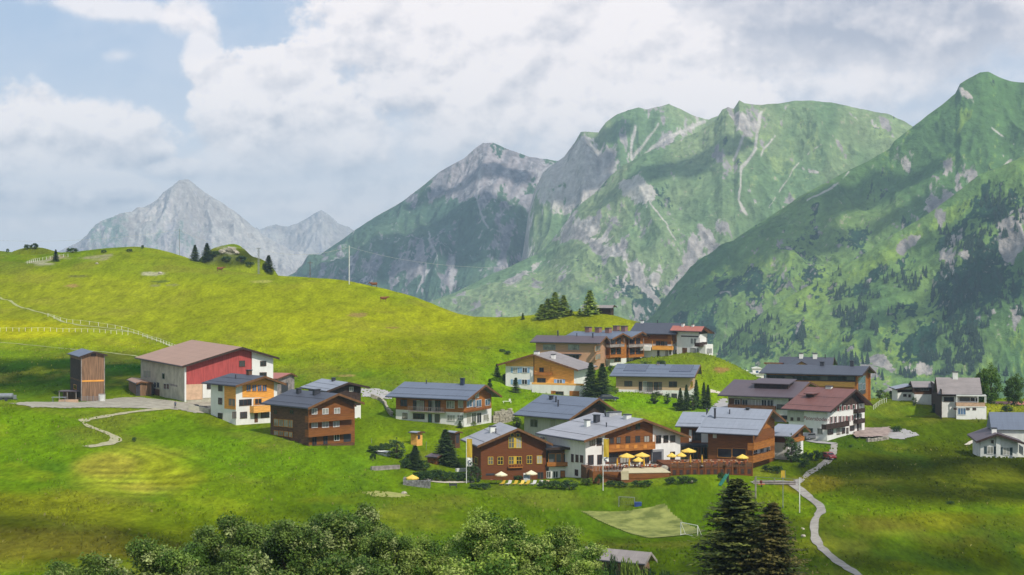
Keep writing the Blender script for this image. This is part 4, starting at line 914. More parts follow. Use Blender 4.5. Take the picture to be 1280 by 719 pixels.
# reddish brown hotel house with yellow windows
h = House('brown_hotel_wing', 601, 601, 377, 74, uL=586, uR=682.5, ve=558, ap=(645, 534.6), oe=1.0, ve2=556)
h.body(BRW).roof(RFS, og=1.3, og2=2.5, board=BRM, guards=3)
h.win('B', 5, [(487, 300, 526, 382), (546, 300, 584, 382)], FRY, bars=1, hb=1); h.win('B', 5, [(500, 270, 526, 294), (546, 270, 572, 294)], FRY, bars=0)
h.win('B', 5, [(322, 458, 358, 513), (399, 458, 438, 514), (487, 455, 524, 512), (548, 455, 586, 512), (632, 448, 669, 508), (712, 448, 750, 508)], FRY, bars=1, hb=1)
h.prect('B', 5, (527, 300, 545, 384), FRY, name='yellow_panel', th=.07); h.prect('B', 5, (525, 450, 547, 512), FRY, name='yellow_panel', th=.07)
h.balcony('B', 5, (485, 514, 600, 540), ORB, .5, posts=False, open_rail=True); h.win('B', 5, [(718, 580, 760, 628)], FRB); h.prect('B', 5, (303, 588, 372, 604), MTD, name='basement_opening')
h.win('A', 5, [(215, 460, 240, 510)], FRY)
h.chim(.55, .62, 1.1, 1.0, 1.3, WHD); h.pipe(.55, .35)
h.done('reddish brown hotel building with yellow window frames', cat='hotel')
# link wing
h = House('link_building', 686, 598, 381, 86, LA=7, uR=717, ve=561, ap=(702, 558), oe=.6, ve2=561)
h.body(WH, BRD, zs=h.at('B', 700, 583.6)[1]).roof(RFD, og=1.6, th=.3, board=BRX, guards=0)
h.win('B', 5, [(806, 432, 856, 498), (866, 432, 904, 498), (922, 432, 956, 498)], FRO, bars=0); h.balcony('B', 5, (792, 500, 1003, 526), ORB, .9, posts=False)
h.win('B', 5, [(792, 572, 820, 622), (843, 572, 877, 622), (964, 566, 996, 580)], FRW, bars=1); h.door('B', 5, (902, 570, 934, 622), ORB)
h.done('low link building with curved dark roof and glazed front between hotels', cat='building')
# main hotel
h = House('main_hotel', 731.9, 596, 375, 58, uL=682.6, uR=850.5, ve=551, ap=(799, 522.8), oe=1.4, ve2=547)
h.body(WH).roof(RFS, og=1.6, board=BRM, guards=4)
a, b = h.sB(756.7), h.sB(815.6)
h.gclad(a, b, h.at('B', 780, 578)[1], BRM, 'timber_front', th=.12)
h.win('B', 6, [(112, 317, 149, 361), (167, 310, 202, 361)], FRB); h.win('B', 6, [(270, 305, 296, 345), (323, 299, 350, 344), (396, 291, 428, 346), (473, 289, 507, 339), (543, 289, 581, 334)], FRB, base=.12)
h.win('B', 6, [(641, 287, 677, 342), (701, 287, 734, 337), (756, 287, 789, 334)], FRB); h.win('B', 6, [(407, 197, 431, 238), (476, 187, 507, 236)], FRB, base=.12)
h.win('B', 6, [(97, 444, 137, 514), (172, 442, 204, 511)], FRB); h.win('B', 6, [(756, 417, 788, 478)], FRB); h.win('B', 6, [(262, 430, 330, 500), (350, 430, 420, 500), (440, 430, 500, 500), (520, 430, 580, 500)], FRB, base=.12, bars=2)
h.prect('B', 6, (596, 396, 690, 492), FRG, name='entrance_porch', th=.5); h.prect('B', 6, (612, 415, 684, 492), MTD, name='entrance_door', o=.51, th=.05)
h.balcony('B', 6, (240, 350, 636, 402), ORB, 1.3)
for (xx) in (322, 395, 465, 540):
    h.prect('B', 6, (xx, 358, xx+26, 388), FRO, name='balcony_panel', o=1.3, th=.03)
h.win('A', 5, [(989, 437, 1004, 494), (1024, 442, 1043, 494), (1060, 446, 1080, 498), (1018, 560, 1040, 602)], FRB); h.win('A', 5, [(735, 296, 778, 314)], FRW, GLP)
h.chim(.42, .52, .9, .9, 1.5, WHD); h.chim(.62, .55, 1.0, 1.0, 1.7, MTD); h.chim(.93, .2, 1.2, 1.2, 1.0, WHD); h.pipe(.9, .7); h.pipe(.95, .78); h.pipe(.5, .15); h.chim(1.0, .62, 3.0, 1.2, .8, mat('roof_machinery', alb((200, 200, 200)), .5))
h.done('largest white hotel with brown timber centre and silver grey roof', cat='hotel')
# annex between the hotels on the right
h = House('slate_annex', 886, 590, 402, 14, uL=850.5, LB=9, ve=534.5, ap=(894, 515.5), oe=1.0)
h.body(BRM).roof(RFL, og=1.0, board=BRX, guards=1)
h.prect('A', 6, (905, 240, 925, 335), WH, name='white_pillar'); h.prect('A', 6, (1003, 262, 1056, 340), WH, name='white_wall', th=.1); h.win('A', 6, [(935, 250, 965, 320), (970, 250, 1000, 320)], FRB, bars=1)
h.prect('A', 6, (835, 345, 1062, 368), MTD, name='awning', o=.0, th=2.4); h.win('A', 6, [(845, 380, 890, 480), (905, 380, 975, 480), (995, 380, 1050, 480)], FRO, bars=1)
h.pipe(.6, .2, 2.0, .2)
h.done('annex with pale slate roof and flat dark awning above the terrace', cat='building')
h = House('timber_hotel', 939.5, 584, 385, 29, uL=885, uR=968, ve=544, ap=(968, 511.5), oe=1.6, ve2=528, oe2=1.4, gap=.52)
h.body(BRM).roof(RFL, og=2.0, board=ORB, guards=2)
h.win('A', 0, [(897.5, 561, 914.3, 571.6), (915.8, 561, 932.5, 571.6)], FRO, bars=0); h.prect('A', 6, (1096, 275, 1126, 305), WHD, name='shutter_board')
h.balcony('B', 7, (505, 596, 632, 636), ORB, 1.4); h.balcony('B', 7, (500, 672, 632, 712), ORB, 1.4); h.win('B', 7, [(502, 640, 522, 670), (545, 640, 562, 668), (580, 636, 600, 664)], FRW, GL, bars=1); h.gclad(0, h.LB, h.ze-.2, ORB)
h.prect('B', 7, (564, 638, 578, 672), WH, name='white_pillar'); h.prect('B', 7, (524, 640, 540, 674), WH, name='white_pillar')
h.chim(.95, .35, .6, .6, .5, MTD); h.pipe(.45, .97, 2.2, .22); h.pipe(.7, .7)
h.done('brown timber hotel with pale slate roof and big terrace window', cat='hotel')
h = House('stepped_annex', 985, 578, 396, 32, uL=965, uR=1004, ve=546.5, ap=(999, 531), oe=1.0, ve2=541)
h.body(WH, BRM, zs=4.0).roof(RFL, og=1.2, board=ORB, guards=0)
h.balcony('B', 7, (745, 575, 815, 598), ORB, 1.0, posts=False); h.win('B', 7, [(760, 545, 775, 572)], FRB)
h.done('small white and brown annex stepping down behind the timber hotel', cat='building')
# purple-brown roof house
h = House('brown_roofed_hotel', 985.8, 523, 440, 25, uL=910, uR=1012, ve=497.5, ap=(1006.6, 477), oe=1.6, ve2=484, oe2=.8, gap=.62)
h.body(WHD).roof(RFP, og=2.0, board=BRD, guards=0)
h.prect('A', 7, (350, 338, 625, 384), BRD, name='timber_band', th=.06); h.win('A', 7, [(388, 342, 418, 377), (434, 344, 466, 380), (474, 345, 512, 380), (516, 345, 548, 380), (552, 345, 582, 380), (588, 346, 622, 384)], FRW, bars=1, base=.07)
h.balcony('A', 7, (343, 378, 630, 402), BRD, 1.4, posts=False); h.win('A', 7, [(648, 375, 704, 402), (658, 442, 708, 462)], FRB, bars=1); h.win('A', 7, [(360, 405, 420, 430)], FRB)
h.gclad(0, h.LB, 1, BRD)
L, W = h.RL, h.ga; y0, y1 = L*.10, L*.66; g0, g1 = W*.42, W*.92
za = h.gz(g0); zb = h.gz(g1)
MB().box(g0, g1, y0, y1, za-.4, za+1.35).build('dormer', BRX, h.root)
MB().prism([(g0-.8, y0-.5, za+1.36), (g1, y0-.5, za+2.1), (g1, y0-.5, za+2.28), (g0-.8, y0-.5, za+1.54)], (0, y1-y0+1, 0)).build('dormer_roof', RFP, h.root)
h.done('hotel with wide purple-brown roof and long flat dormer', cat='hotel')
# white hotel with red-brown roof
h = House('white_hotel', 1034, 551, 425, 38, uL=985.8, uR=1080.7, ve=515, ap=(1063.4, 486.3), oe=1.1, ve2=507, oe2=1.0)
h.body(WH).roof(RFR, og=1.4, board=BRX, guards=3)
h.gclad(h.sB(1052.5), h.LB, h.at('B', 1060, 507)[1], BRX)
sp = h.sB(1071.8); mb = MB(); mb.box(sp-.2, sp+.2, -.2, .1, -1, h.gz(sp)-.3); mb.build('corner_post', BRX, h.root)
h.prect('A', 9, (40, 305, 225, 420), GRP, name='grey_wall_part', th=.1)
h.win('A', 9, [(264, 499, 322, 555), (379, 505, 432, 560)], FRG); h.win('A', 9, [(82, 380, 104, 408), (156, 380, 178, 408)], FRB, base=.1)
h.win('B', 9, [(490, 507, 548, 564), (593, 502, 627, 563), (650, 500, 682, 552), (700, 496, 720, 552)], FRB); h.win('B', 9, [(738, 470, 786, 520)], FRB)
h.win('B', 9, [(522, 370, 536, 436), (568, 366, 582, 434), (622, 362, 636, 430), (670, 362, 690, 428), (716, 362, 734, 424), (772, 352, 792, 404)], FRW, GL, SHR, bars=0)
h.win('B', 9, [(570, 262, 590, 308), (620, 252, 642, 300), (668, 248, 690, 294), (714, 242, 734, 288), (768, 234, 792, 280)], FRW, GL, SHR, bars=0)
h.win('B', 9, [(838, 340, 870, 388), (838, 448, 868, 510), (838, 235, 868, 270)], FRG, GLP, bars=1)
h.balcony('B', 9, (475, 437, 735, 488), BRX, 1.2, posts=False); h.balcony('B', 9, (830, 278, 912, 318), BRX, 1.2, posts=False); h.balcony('B', 9, (830, 393, 912, 436), BRX, 1.2, posts=False)
h.chim(.98, .55, .9, 1.4, .7, WHD); 
MB().box(.5*h.ga, .95*h.ga, h.RL*.66, h.RL*.86, h.gz(.5*h.ga)-.2, h.gz(.5*h.ga)+1.0).build('dormer', BRX, h.root)
MB().box(.42*h.ga, .99*h.ga, h.RL*.64, h.RL*.88, h.gz(.5*h.ga)+1.003, h.gz(.5*h.ga)+1.2).build('dormer_roof', RFR, h.root)
def text_on(h, face, z, x, y, s_, size, m, name='lettering', slant=0.):
    u, v = zz(z, x, y); t, zt = h.at(face, u, v)
    cu = bpy.data.curves.new(name, 'FONT'); cu.body = s_; cu.size = size; cu.extrude = .02; cu.align_x = 'CENTER'; cu.align_y = 'CENTER'; cu.shear = slant
    o = bpy.data.objects.new(name, cu); col.objects.link(o); bpy.context.view_layer.update()
    dg = bpy.context.evaluated_depsgraph_get(); me = bpy.data.meshes.new_from_object(o.evaluated_get(dg)); bpy.data.objects.remove(o)
    o = bpy.data.objects.new(name, me); me.materials.clear(); me.materials.append(m); col.objects.link(o); o.parent = h.root
    if face == 'B': o.location = (t, -.03, zt); o.rotation_euler = (math.pi/2, 0, 0)
    else: o.location = (-.03, t, zt); o.rotation_euler = (math.pi/2, 0, -math.pi/2)
    return o
text_on(h, 'A', 9, 358, 392, 'Petersboden', 1.25, mat('faded_red_lettering', alb((186, 120, 116)), .8), slant=.25)
h.done('white hotel with red-brown roof, dark gable and red shutters', cat='hotel')
# long dark building behind
h = House('long_dark_hotel', 1071.6, 504, 500, 20, uL=957.8, uR=1085.5, ve=469.5, ap=(1079, 457.6), oe=1.8, ve2=467)
h.body(ORB).roof(RFD, og=1.6, board=BRX, guards=0)
h.prect('A', 7, (580, 196, 1130, 226), MTD, name='dark_band', th=.05)
h.win('A', 7, [(590+i*54, 200, 636+i*54, 222) for i in range(10)], MTD, GL, bars=0, base=.06); h.prect('A', 7, (840, 232, 1125, 262), ORL, name='honey_band', th=.08)
h.prect('B', 7, (1146, 200, 1190, 300), GLB, name='glazed_front', th=.06); h.prect('B', 7, (1146, 285, 1190, 312), MTD, name='dark_panel', th=.1); h.win('B', 7, [(1148, 245, 1166, 282), (1170, 245, 1188, 280)], FRG, GLB, bars=2, base=.07)
mb = MB(); mb.box(h.LB-.5, h.LB+.1, -.6, .3, -2, h.gz(h.LB)-.3); mb.build('corner_post', ORB, h.root)
h.chim(.95, .12, .9, .9, 1.6, MTD); h.chim(.95, .45, 1.0, 1.0, 1.2, MTD)
h.done('long hotel with anthracite roof, dark window band and honey boards', cat='hotel')
h = House('rear_dark_roofed_house', 1036, 476, 560, 16, uL=978, LB=10, ve=461, ap=(1037.5, 446.8), oe=1.2)
h.body(BRX).roof(RFD, og=1.2, board=BRX, guards=0)
hg = House('front_gable', 993, 472, 552, 84, LA=5, uR=1009, ve=458.5, ap=(1001, 451), oe=.8)
hg.body(ORL).roof(RFD, og=.8, board=BRX, guards=0, th=.16); absorb(h, hg)
h.chim(.95, .32, 1.2, 1.2, 1.4, WH); h.chim(.95, .62, 1.1, 1.1, 1.4, WH); h.pipe(.9, .1, 1.2)
h.done('house behind with dark roof, small gable and two white chimneys', cat='house')
h = House('rear_red_roofed_house', 978, 474, 566, 14, uL=959.5, LB=8, ve=458.5, ap=(976, 453.5), oe=.7)
h.body(WHD).roof(RFO, og=.6, board=BRX, guards=0, label='pale red roof'); h.done('small house behind with pale red roof beside dark roof', cat='house')
# white sheds behind on the slope
for (u, vt, vb, w, hh, lab) in ((911, 459, 468, 2.2, 3.4, 'small white cabin topmost of the white sheds on the slope'), (917, 466, 474, 3.2, 2.6, 'white shed with blue mark below the topmost cabin'), (927, 464, 474, 3.6, 3.0, 'pale grey shed in the middle of the white row'), (941, 468, 476, 6.5, 2.3, 'long low white shed beside the dark hotel roof'), (946.5, 461, 468, 2.6, 2.0, 'white cabin with pitched top above the long low shed')):
    p = P(u, vb, 560+ (u-911)*.1); r = empty('white_shed', p); MB().box(-w/2, w/2, 0, 2.4, -5, (vb-vt)/F*p.y).build('wall', WH, r)
    hh = (vb-vt)/F*p.y
    MB().prism([(-w/2-.2, -.3, hh+.003), (w/2+.2, -.3, hh+.003), (w/2+.2, -.3, hh+.12), (0, -.3, hh+.5), (-w/2-.2, -.3, hh+.12)], (0, 3, 0)).build('roof', WHD, r)
    MB().box(-.4, .4, -.05, 0.05, hh*.25, hh*.65).build('window', GLB, r); tag(r, lab, 'shed', 'white sheds on the slope behind the hotels')
# right-hand houses
h = House('garage_house', 1143, 505.5, 478, 96, LA=8, uR=1167, ve=485, ap=(1140, 476.5), mode='L', oe=.6, gap=.5)
h.body(WH, BRD, zs=h.at('B', 1155, 493)[1]).roof(RFW, og=.5, board=BRX, guards=0)
h.prect('B', 8, (492, 366, 606, 430), WH, name='garage_door', th=.08); h.win('B', 8, [(530, 322, 585, 336)], FRG, bars=2)
h.done('low house with brown upper boards and a wide white garage door', cat='house')
h = House('low_white_house', 1122, 503, 484, 88, LA=6, uR=1142, ve=487, ap=(1139, 481.5), oe=.5, ve2=483, gap=.8)
h.body(WH).roof(RFL, og=.7, th=.16, board=BRX, guards=0); h.win('B', 8, [(402, 365, 422, 380), (440, 368, 452, 385)], FRB); h.prect('B', 8, (358, 330, 474, 350), BRX, name='dark_boards', th=.07)
h.done('low white house with lean-to grey roof beside the garage', cat='house')
h = House('white_terrace_house', 1176, 519.5, 455, 97, LA=8, uR=1223, ve=493.5, ap=(1172, 471.8), mode='L', oe=1.0, gap=.5)
h.body(WH).roof(RFW, og=.8, board=BRX, guards=0)
h.prect('A', 8, (600, 300, 680, 520), BRX, name='dark_boards', th=.06)
h.prect('B', 8, (665, 362, 950, 380), BRD, name='timber_band', th=.08); h.win('B', 8, [(698, 388, 766, 416)], FRB); 
mb = MB(); t0, t1 = h.sB(1195.5, 1.8), h.sB(1233, 1.8); ztt = h.at('B', 1215, 508.5, 1.8)[1]; mb.box(t0, t1, -1.8, -.09, -2, ztt-.0); mb.build('terrace_base', WH, h.root)
h.balcony('B', 8, (785, 427, 995, 455), mat('peach_panels', alb((226, 186, 152)), .8), 1.9, posts=False, slabm=WH)
mb = MB(); mb.box(t0, t1, -1.85, -.05, h.at('B', 1215, 495.5, 1.8)[1], h.at('B', 1215, 494.5, 1.8)[1]+.1); [mb.box(t-.08, t+.08, -1.8, -1.6, ztt+.9, h.at('B', 1215, 495.5, 1.8)[1]-.003) for t in (t0+.1, t0+5, t0+6.6, t1-.1)]; mb.build('pergola', WHD, h.root)
h.win('B', 8, [(812, 390, 880, 412), (892, 392, 915, 412), (930, 394, 948, 414)], FRB, bars=1, base=.02)
h.win('B', 8, [(762, 461, 780, 471), (852, 461, 873, 471), (900, 461, 920, 471)], FRB, bars=1, base=1.8); h.win('B', 8, [(792, 461, 846, 506)], FRW, GLB, bars=2, base=1.8)
h.chim(1.0, .43, 1.2, 1.2, 1.6, WHD)
h.done('white house with peach balcony and steep grey roof by round trees', cat='house')
# white house low on the far right: gabled front plus main roof behind
h = House('cottage', 1272.5, 571.5, 398, 6, uL=1225.5, LB=12, ve=554, ap=(1245.5, 541.5), mode='L', ve2=552.5, oe=1.0)
h.body(WHD).roof(RFP, og=1.4, board=BRX, guards=0)
h.win('A', 10, [(274, 467, 330, 536), (432, 477, 490, 546)], FRW, GLP, SHG, bars=1); h.win('A', 10, [(315, 405, 332, 428)], FRB)
mb = MB(); tq = h.sA(1247.5); h.fbox(mb, 'A', tq-.45, tq+.45, -1, h.gz(tq)-.1, -.02, .5); mb.build('chimney_breast', WHD, h.root)
MB().prism([(5, -6.5, 5.2), (8.5, -6.5, 8.6), (12, -6.5, 5.2)], (0, 6.5+h.LA*.62, 0)).build('main_roof', RFG, h.root)
MB().box(5.6, 11.4, -6, h.LA*.5, -3, 5.4).build('main_wall', WHD, h.root)
h.chim(1.05, .2, 1.3, 1.0, 1.1, WH)
h.win('B', 10, [(590, 460, 630, 540)], FRW, GLP)
h.done('white cottage with dark green shutters and purplish roof', cat='house')
h = House('red_roofed_barn', 1246, 512, 500, 84, LA=5, uR=1290, ve=507, ap=(1246, 502), oe=.5, mode='L', gap=.5) 
h.body(BRD).roof(RFO, og=.6, board=BRX, guards=0, label='pale red roof'); h.done('low building with pale red roof behind the round trees', cat='building')
# foreground barn: only its shingle roof shows between the bushes
h = House('foreground_barn', 803, 716, 222, 30, uL=733, uR=812, ve=705, ap=(797, 688.5), oe=.6, gap=.5)
h.body(OLDW).roof(RFW, og=.6, th=.15, board=GRYW, guards=0)
h.done('old barn with weathered shingle roof among the foreground bushes', cat='barn')
# small huts in the garden
def hut(name, u0, vb, d, th, uL, uR, ve, ap, wallm, roofm, lab, cat='hut', door=None, **kw):
    h = House(name, u0, vb, d, th, uL=uL, uR=uR, ve=ve, ap=ap, oe=kw.get('oe', .35)); h.body(wallm, depth=1.5).roof(roofm, og=.35, th=.12, guards=0, board=kw.get('board', BRD))
    if door: h.prect(door[0], 0, door[1], door[2], name='doorway')
    h.done(lab, cat=cat); return h
hut('garden_hut', 521, 552.5, 400, 35, 513.5, 528, 541.5, (524, 538.5), ORL, RFL, 'small honey-coloured hut with grey roof above the shrubs', door=('B', (522, 544, 525, 549), MTD))
hut('tool_shed', 569, 554.5, 402, 50, 560.5, 575, 541.5, (571.5, 538.2), BRD, RFL, 'small open brown shed beside the tall dark spruce', door=('B', (570, 543, 573.5, 554), MTD))
hut('timber_hut', 546, 582.5, 384, 30, 534.5, 559.5, 571.8, (553, 566), BRM, RFP, 'reddish timber hut with purplish roof among the garden shrubs', door=('B', (549, 574, 553, 582), MTD))
hut('white_hut', 483, 577, 386, 40, 471.5, 488, 566, (483.5, 563.5), WH, WHD, 'small white hut with a dark doorway below the long house', door=('A', (473, 570, 479, 576), BRX), board=WH)
# ---------------------------------------------------------------- paths, yards, pitch: sheets draped on the meadow
def inpoly(x, y, poly):
    c = np.zeros(x.shape, bool); n = len(poly); j = n-1
    for i in range(n):
        xi, yi = poly[i]; xj, yj = poly[j]
        t = ((yi > y) != (yj > y)) & (x < (xj-xi)*(y-yi)/((yj-yi) or 1e-9)+xi); c ^= t; j = i
    return c
def gzv(x, y):
    x = np.asarray(x, float); y = np.asarray(y, float)
    j = np.clip(np.searchsorted(yr, y)-1, 0, len(yr)-2); ty = (y-yr[j])/(yr[j+1]-yr[j])
    k = x/(y+80); i = np.clip(np.searchsorted(kr, k)-1, 0, len(kr)-2); tx = (k-kr[i])/(kr[i+1]-kr[i])
    return (GZ[j, i]*(1-tx)+GZ[j, i+1]*tx)*(1-ty)+(GZ[j+1, i]*(1-tx)+GZ[j+1, i+1]*tx)*ty
def sheet(name, uv, m, cell=.7, lift=.10, ragged=.6, dmin=200):
    pts = [gp(u, v, dmin) for u, v in uv]; poly = [(p.x, p.y) for p in pts if p is not None]
    xs = [p[0] for p in poly]; ys = [p[1] for p in poly]
    X, Y = np.meshgrid(np.arange(min(xs), max(xs)+cell, cell), np.arange(min(ys), max(ys)+cell, cell))
    wx = (fbm(X/3, Y/3, 2, 8)-.5)*ragged*2; wy = (fbm(X/3, Y/3, 2, 9)-.5)*ragged*2
    cx = X+cell/2; cy = Y+cell/2
    ins = inpoly((cx+wx)[:-1, :-1], (cy+wy)[:-1, :-1], poly)
    Z = gzv(X, Y)+lift
    fs = grid_faces(*X.shape)[ins.ravel()]
    o = mesh_obj(name, np.stack([X, Y, Z], -1).reshape(-1, 3), fs, m, smooth=True); return tag(o, kind='structure')
def strip(name, uv, w, m, lift=.10, dmin=200, pts=None, jit=.32):
    pts = pts or [gp(u, v, dmin) for u, v in uv]; pts = [Vector((p.x, p.y)) for p in pts if p is not None]
    P2 = [pts[0]]+pts+[pts[-1]]; C = []
    for i in range(1, len(P2)-2):
        p0, p1, p2, p3 = P2[i-1:i+3]; n = max(3, int((p2-p1).length/.8))
        for k in range(n):
            t = k/n; C.append(.5*((2*p1)+(p2-p0)*t+(2*p0-5*p1+4*p2-p3)*t*t+(3*p1-p0-3*p2+p3)*t**3))
    C.append(pts[-1]); V = []
    for i, c in enumerate(C):
        d = (C[min(i+1, len(C)-1)]-C[max(i-1, 0)]).normalized(); nn = Vector((-d.y, d.x))
        ww = w/2*(1+jit*(float(vnoise(np.array(c.x/2.5), np.array(c.y/2.5), 5))-.5)*2)
        for s_ in (-1, -.5, 0, .5, 1):
            q = c+nn*ww*s_; V.append((q.x, q.y, gz(q.x, q.y)+lift))
    return tag(mesh_obj(name, V, grid_faces(len(C), 5), m, smooth=True), kind='structure')
PATHM = mat('worn_path', alb((184,176,164)), .95, .12, .7)
sheet('farmyard', [(8,504.5),(60,503),(100,503),(132,500),(150,497.5),(176,497),(200,500),(231,503.5),(262,501),(268,507),(262,517),(244,517),(225,512.5),(196,511.5),(150,510),(100,510),(40,510)], mat('yard_gravel', alb((188,180,160)), .95, .14, .5))
strip('gravel_track', [(212,511),(196,512),(165,515.5),(134,520.5),(108,525),(104,528),(113,534),(132,541),(145,548),(140,553.5),(124,557),(108,559)], 1.6, mat('dirt_track', alb((196,188,150)), .95, .14, 1.2), jit=.5)
sheet('village_road', [(449,486),(470,486),(489,490.5),(492,497),(486,499),(470,496.5),(452,496)], ASP)
strip('footpath', [(1043,555),(1041,566),(1034,577),(1022,585.5),(1008,595),(997,603.5),(992,607)], 1.5, PATHM)
strip('footpath', [(985,603),(992,607),(1001,613),(1012,623),(1024,632),(1026,640),(1019,650),(1018,664),(1022,679),(1040,697),(1060,711),(1076,722)], 1.5, PATHM, lift=.12)
strip('footpath', [(940,604),(955,603),(972,602.5),(985,603),(992,607)], 1.6, ASP, lift=.14)
strip('footpath', [(1012,551),(1026,553.5),(1043,555)], 2.6, ASP, lift=.14)
sheet('car_park', [(1110,537.5),(1130,536.5),(1150,544.5),(1126,549.5),(1106,547)], ASP)
sheet('stone_terrace', [(1066,545),(1082,537),(1112,536),(1112,546.5),(1085,549),(1070,549)], mat('pinkish_paving', alb((186,164,152)), .95, .16, .8), lift=.5)
strip('footpath', [(1208,557),(1219,551),(1229,545),(1237,535),(1243,525)], 1.2, GRV, lift=.16)
strip('footpath', [(1243,525),(1256,525.5),(1279,528)], 1.2, GRV, lift=.16)
strip('footpath', [(888,489),(898,491),(908,495)], 1.8, GRV)
sheet('village_road', [(893,508),(899,500),(908,497),(912,505),(908,514),(896,514)], ASP)
strip('footpath', [(0,428.5),(30,431),(60,434),(100,438),(150,443),(190,449)], 1.1, mat('worn_grass', alb((186,190,130)), .95, .1))
strip('footpath', [(0,372),(15,378),(40,388),(70,398),(95,406),(130,410),(170,417),(205,429),(228,440)], 1.0, M['worn_grass'])
strip('footpath', [(590,602.5),(560,603.2),(540,602),(535,599)], 1.4, GRV)
PITCH = mat('dry_pitch_grass', alb((158,162,84)), .95, .16, .35, c2=alb((128,140,60)))
sheet('football_pitch', [(726,639),(830,631),(884,664),(811,673)], PITCH, cell=.35, lift=.13, ragged=.25)
sheet('sand_pit', [(452,616),(470,613.5),(500,616.5),(512,620),(495,622),(468,621)], mat('trampled_grass', alb((178,178,96)), .95, .12), lift=.05)

# ---------------------------------------------------------------- helpers for small things
def on(u, v, dmin=150):
    for k in range(24):
        p = gp(u, v+k*.7, dmin)
        if p is not None: return p
    return atd(u, 780)
def atd(u, d):
    x = (u-UC)/F*d; return Vector((x, d, gz(x, d)))
# cars
def car(u, v, L, W_, H, yaw, paint, lab, d=None, group=None):
    p = on(u, v) if d is None else atd(u, d); r = empty('parked_car', p+Vector((0, 0, .12)), yaw)
    hl, hw = L/2, W_/2
    low = [(-hl, .35), (-hl, .72), (-hl*.96, .92), (-hl*.55, .98), (hl*.45, .96), (hl*.92, .80), (hl, .62), (hl, .35)]
    MB().prism([(x, -hw, z) for x, z in low], (0, W_, 0)).build('body', paint, r)
    cab = [(-hl*.93, .93), (-hl*.70, H-.04), (-hl*.1, H), (hl*.18, H-.05), (hl*.50, .95)]
    MB().prism([(x, -hw*.88, z) for x, z in cab], (0, W_*.88, 0)).build('cabin', paint, r)
    MB().prism([(-hl*.80, -hw*.90, 1.0), (-hl*.64, -hw*.90, H-.12), (hl*.13, -hw*.90, H-.13), (hl*.38, -hw*.90, 1.0)], (0, W_*.90, 0)).build('side_window', GL, r)
    MB().prism([(hl*.47, -hw*.76, 1.0), (hl*.23, -hw*.76, H-.12), (hl*.26, -hw*.76, H-.10), (hl*.52, -hw*.76, 1.02)], (0, W_*.76, 0)).build('windscreen', GL, r)
    for x in (-hl*.62, hl*.62):
        for s_ in (-1, 1):
            w = MB().tube((x, s_*hw*.80, .32), (x, s_*hw*1.02, .32), .33, n=14).build('wheel', MTD, r); MB().tube((x, s_*hw*1.021, .32), (x, s_*hw*1.04, .32), .19, n=12).build('rim', MET, w)
    for s_ in (-1, 1):
        MB().box(hl-.05, hl+.03, s_*hw*.55, s_*hw*.9, .58, .72).build('headlight', GLP, r); MB().box(-hl-.03, -hl+.05, s_*hw*.6, s_*hw*.9, .62, .80).build('tail_light', SHR, r)
    return tag(r, lab, 'car', group)
car(761, 501.3, 4.9, 1.85, 1.5, .05, mat('dark_blue_paint', alb((58,64,84)), .3, .05, spec=.6), 'dark blue estate car parked by the two spruces below the apartment block')
car(1015, 549.8, 4.3, 1.75, 1.45, .45, mat('silver_paint', alb((150,150,156)), .3, .05, spec=.6, metal=.3), 'silver car parked against the white front of the red-roofed hotel')
car(1036.5, 574.5, 3.4, 1.6, 1.4, -1.2, mat('red_paint', alb((176,50,56)), .35, .05, spec=.6), 'small red car standing beside the narrow footpath')
# parasols
YEL = mat('yellow_canvas', wal((240,202,92)), .85, .05); CRM = mat('cream_canvas', wal((238,226,190)), .85, .04); YELB = mat('bright_yellow_cloth', alb((226,190,60)), .85, .05)
def parasol(p, w, h, m, lab, group, closed=False):
    r = empty('parasol', p); MB().tube((0, 0, 0), (0, 0, h+.15), .04, n=6).build('pole', GRYW, r)
    if closed: MB().lathe([(.05, h-1.6), (.20, h-1.35), (.16, h-.5), (.03, h+.1)], 8).build('canopy', m, r)
    else:
        c = MB().lathe([(w/2, h-.55), (w/2-.02, h-.50), (w/4, h-.2), (.02, h+.1)], 8).build('canopy', m, r)
        MB().lathe([(w/2, h-.72), (w/2+.01, h-.555)], 8).build('valance', m, c)
    MB().lathe([(.28, -.02), (.28, .08), (.05, .12)], 10).build('base', GRYW, r)
    return tag(r, lab, 'parasol', group)
# ---------------------------------------------------------------- hotel terrace
T1 = House('hotel_terrace', 741, 602, 366, 82, uR=777, LA=9, ve=590, ap=(760, 580), gap=.5)
def dz(h, v): return h.at('B', 760, v)[1]
zf = T1.at('B', 760, 589)[1]
mb = MB(); mb.box(0, T1.LB, 0, T1.LA, -3, zf); mb.build('deck', BRM, T1.root)
mb = MB()
for i in range(10): 
    t = T1.LB*i/9; mb.box(t-.04, t+.04, -.05, .03, zf+.003, zf+.95)
mb.box(0, T1.LB, -.06, .04, zf+.953, zf+1.02); mb.build('railing', GRYW, T1.root)
T1.prect('B', 6, (218, 560, 362, 636), BRM, name='front_boards', th=.08)
T1.done('timber terrace in front of the main hotel entrance side', cat='terrace')
T0 = House('side_terrace', 733, 600, 370, 82, uR=741.5, LA=6, ve=590, ap=(738, 580), gap=.5)
zt0 = T0.at('B', 737, 585)[1]; MB().box(0, T0.LB, 0, T0.LA, -3, zt0).build('deck', BRD, T0.root)
mb = MB(); [mb.box(T0.LB*i/5-.03, T0.LB*i/5+.03, -.05, .0, zt0+.003, zt0+.85) for i in range(6)]; mb.box(0, T0.LB, -.06, .02, zt0+.853, zt0+.92); mb.build('railing', MTD, T0.root)
T0.done('small dark wooden terrace at the white corner of the main hotel', cat='terrace')
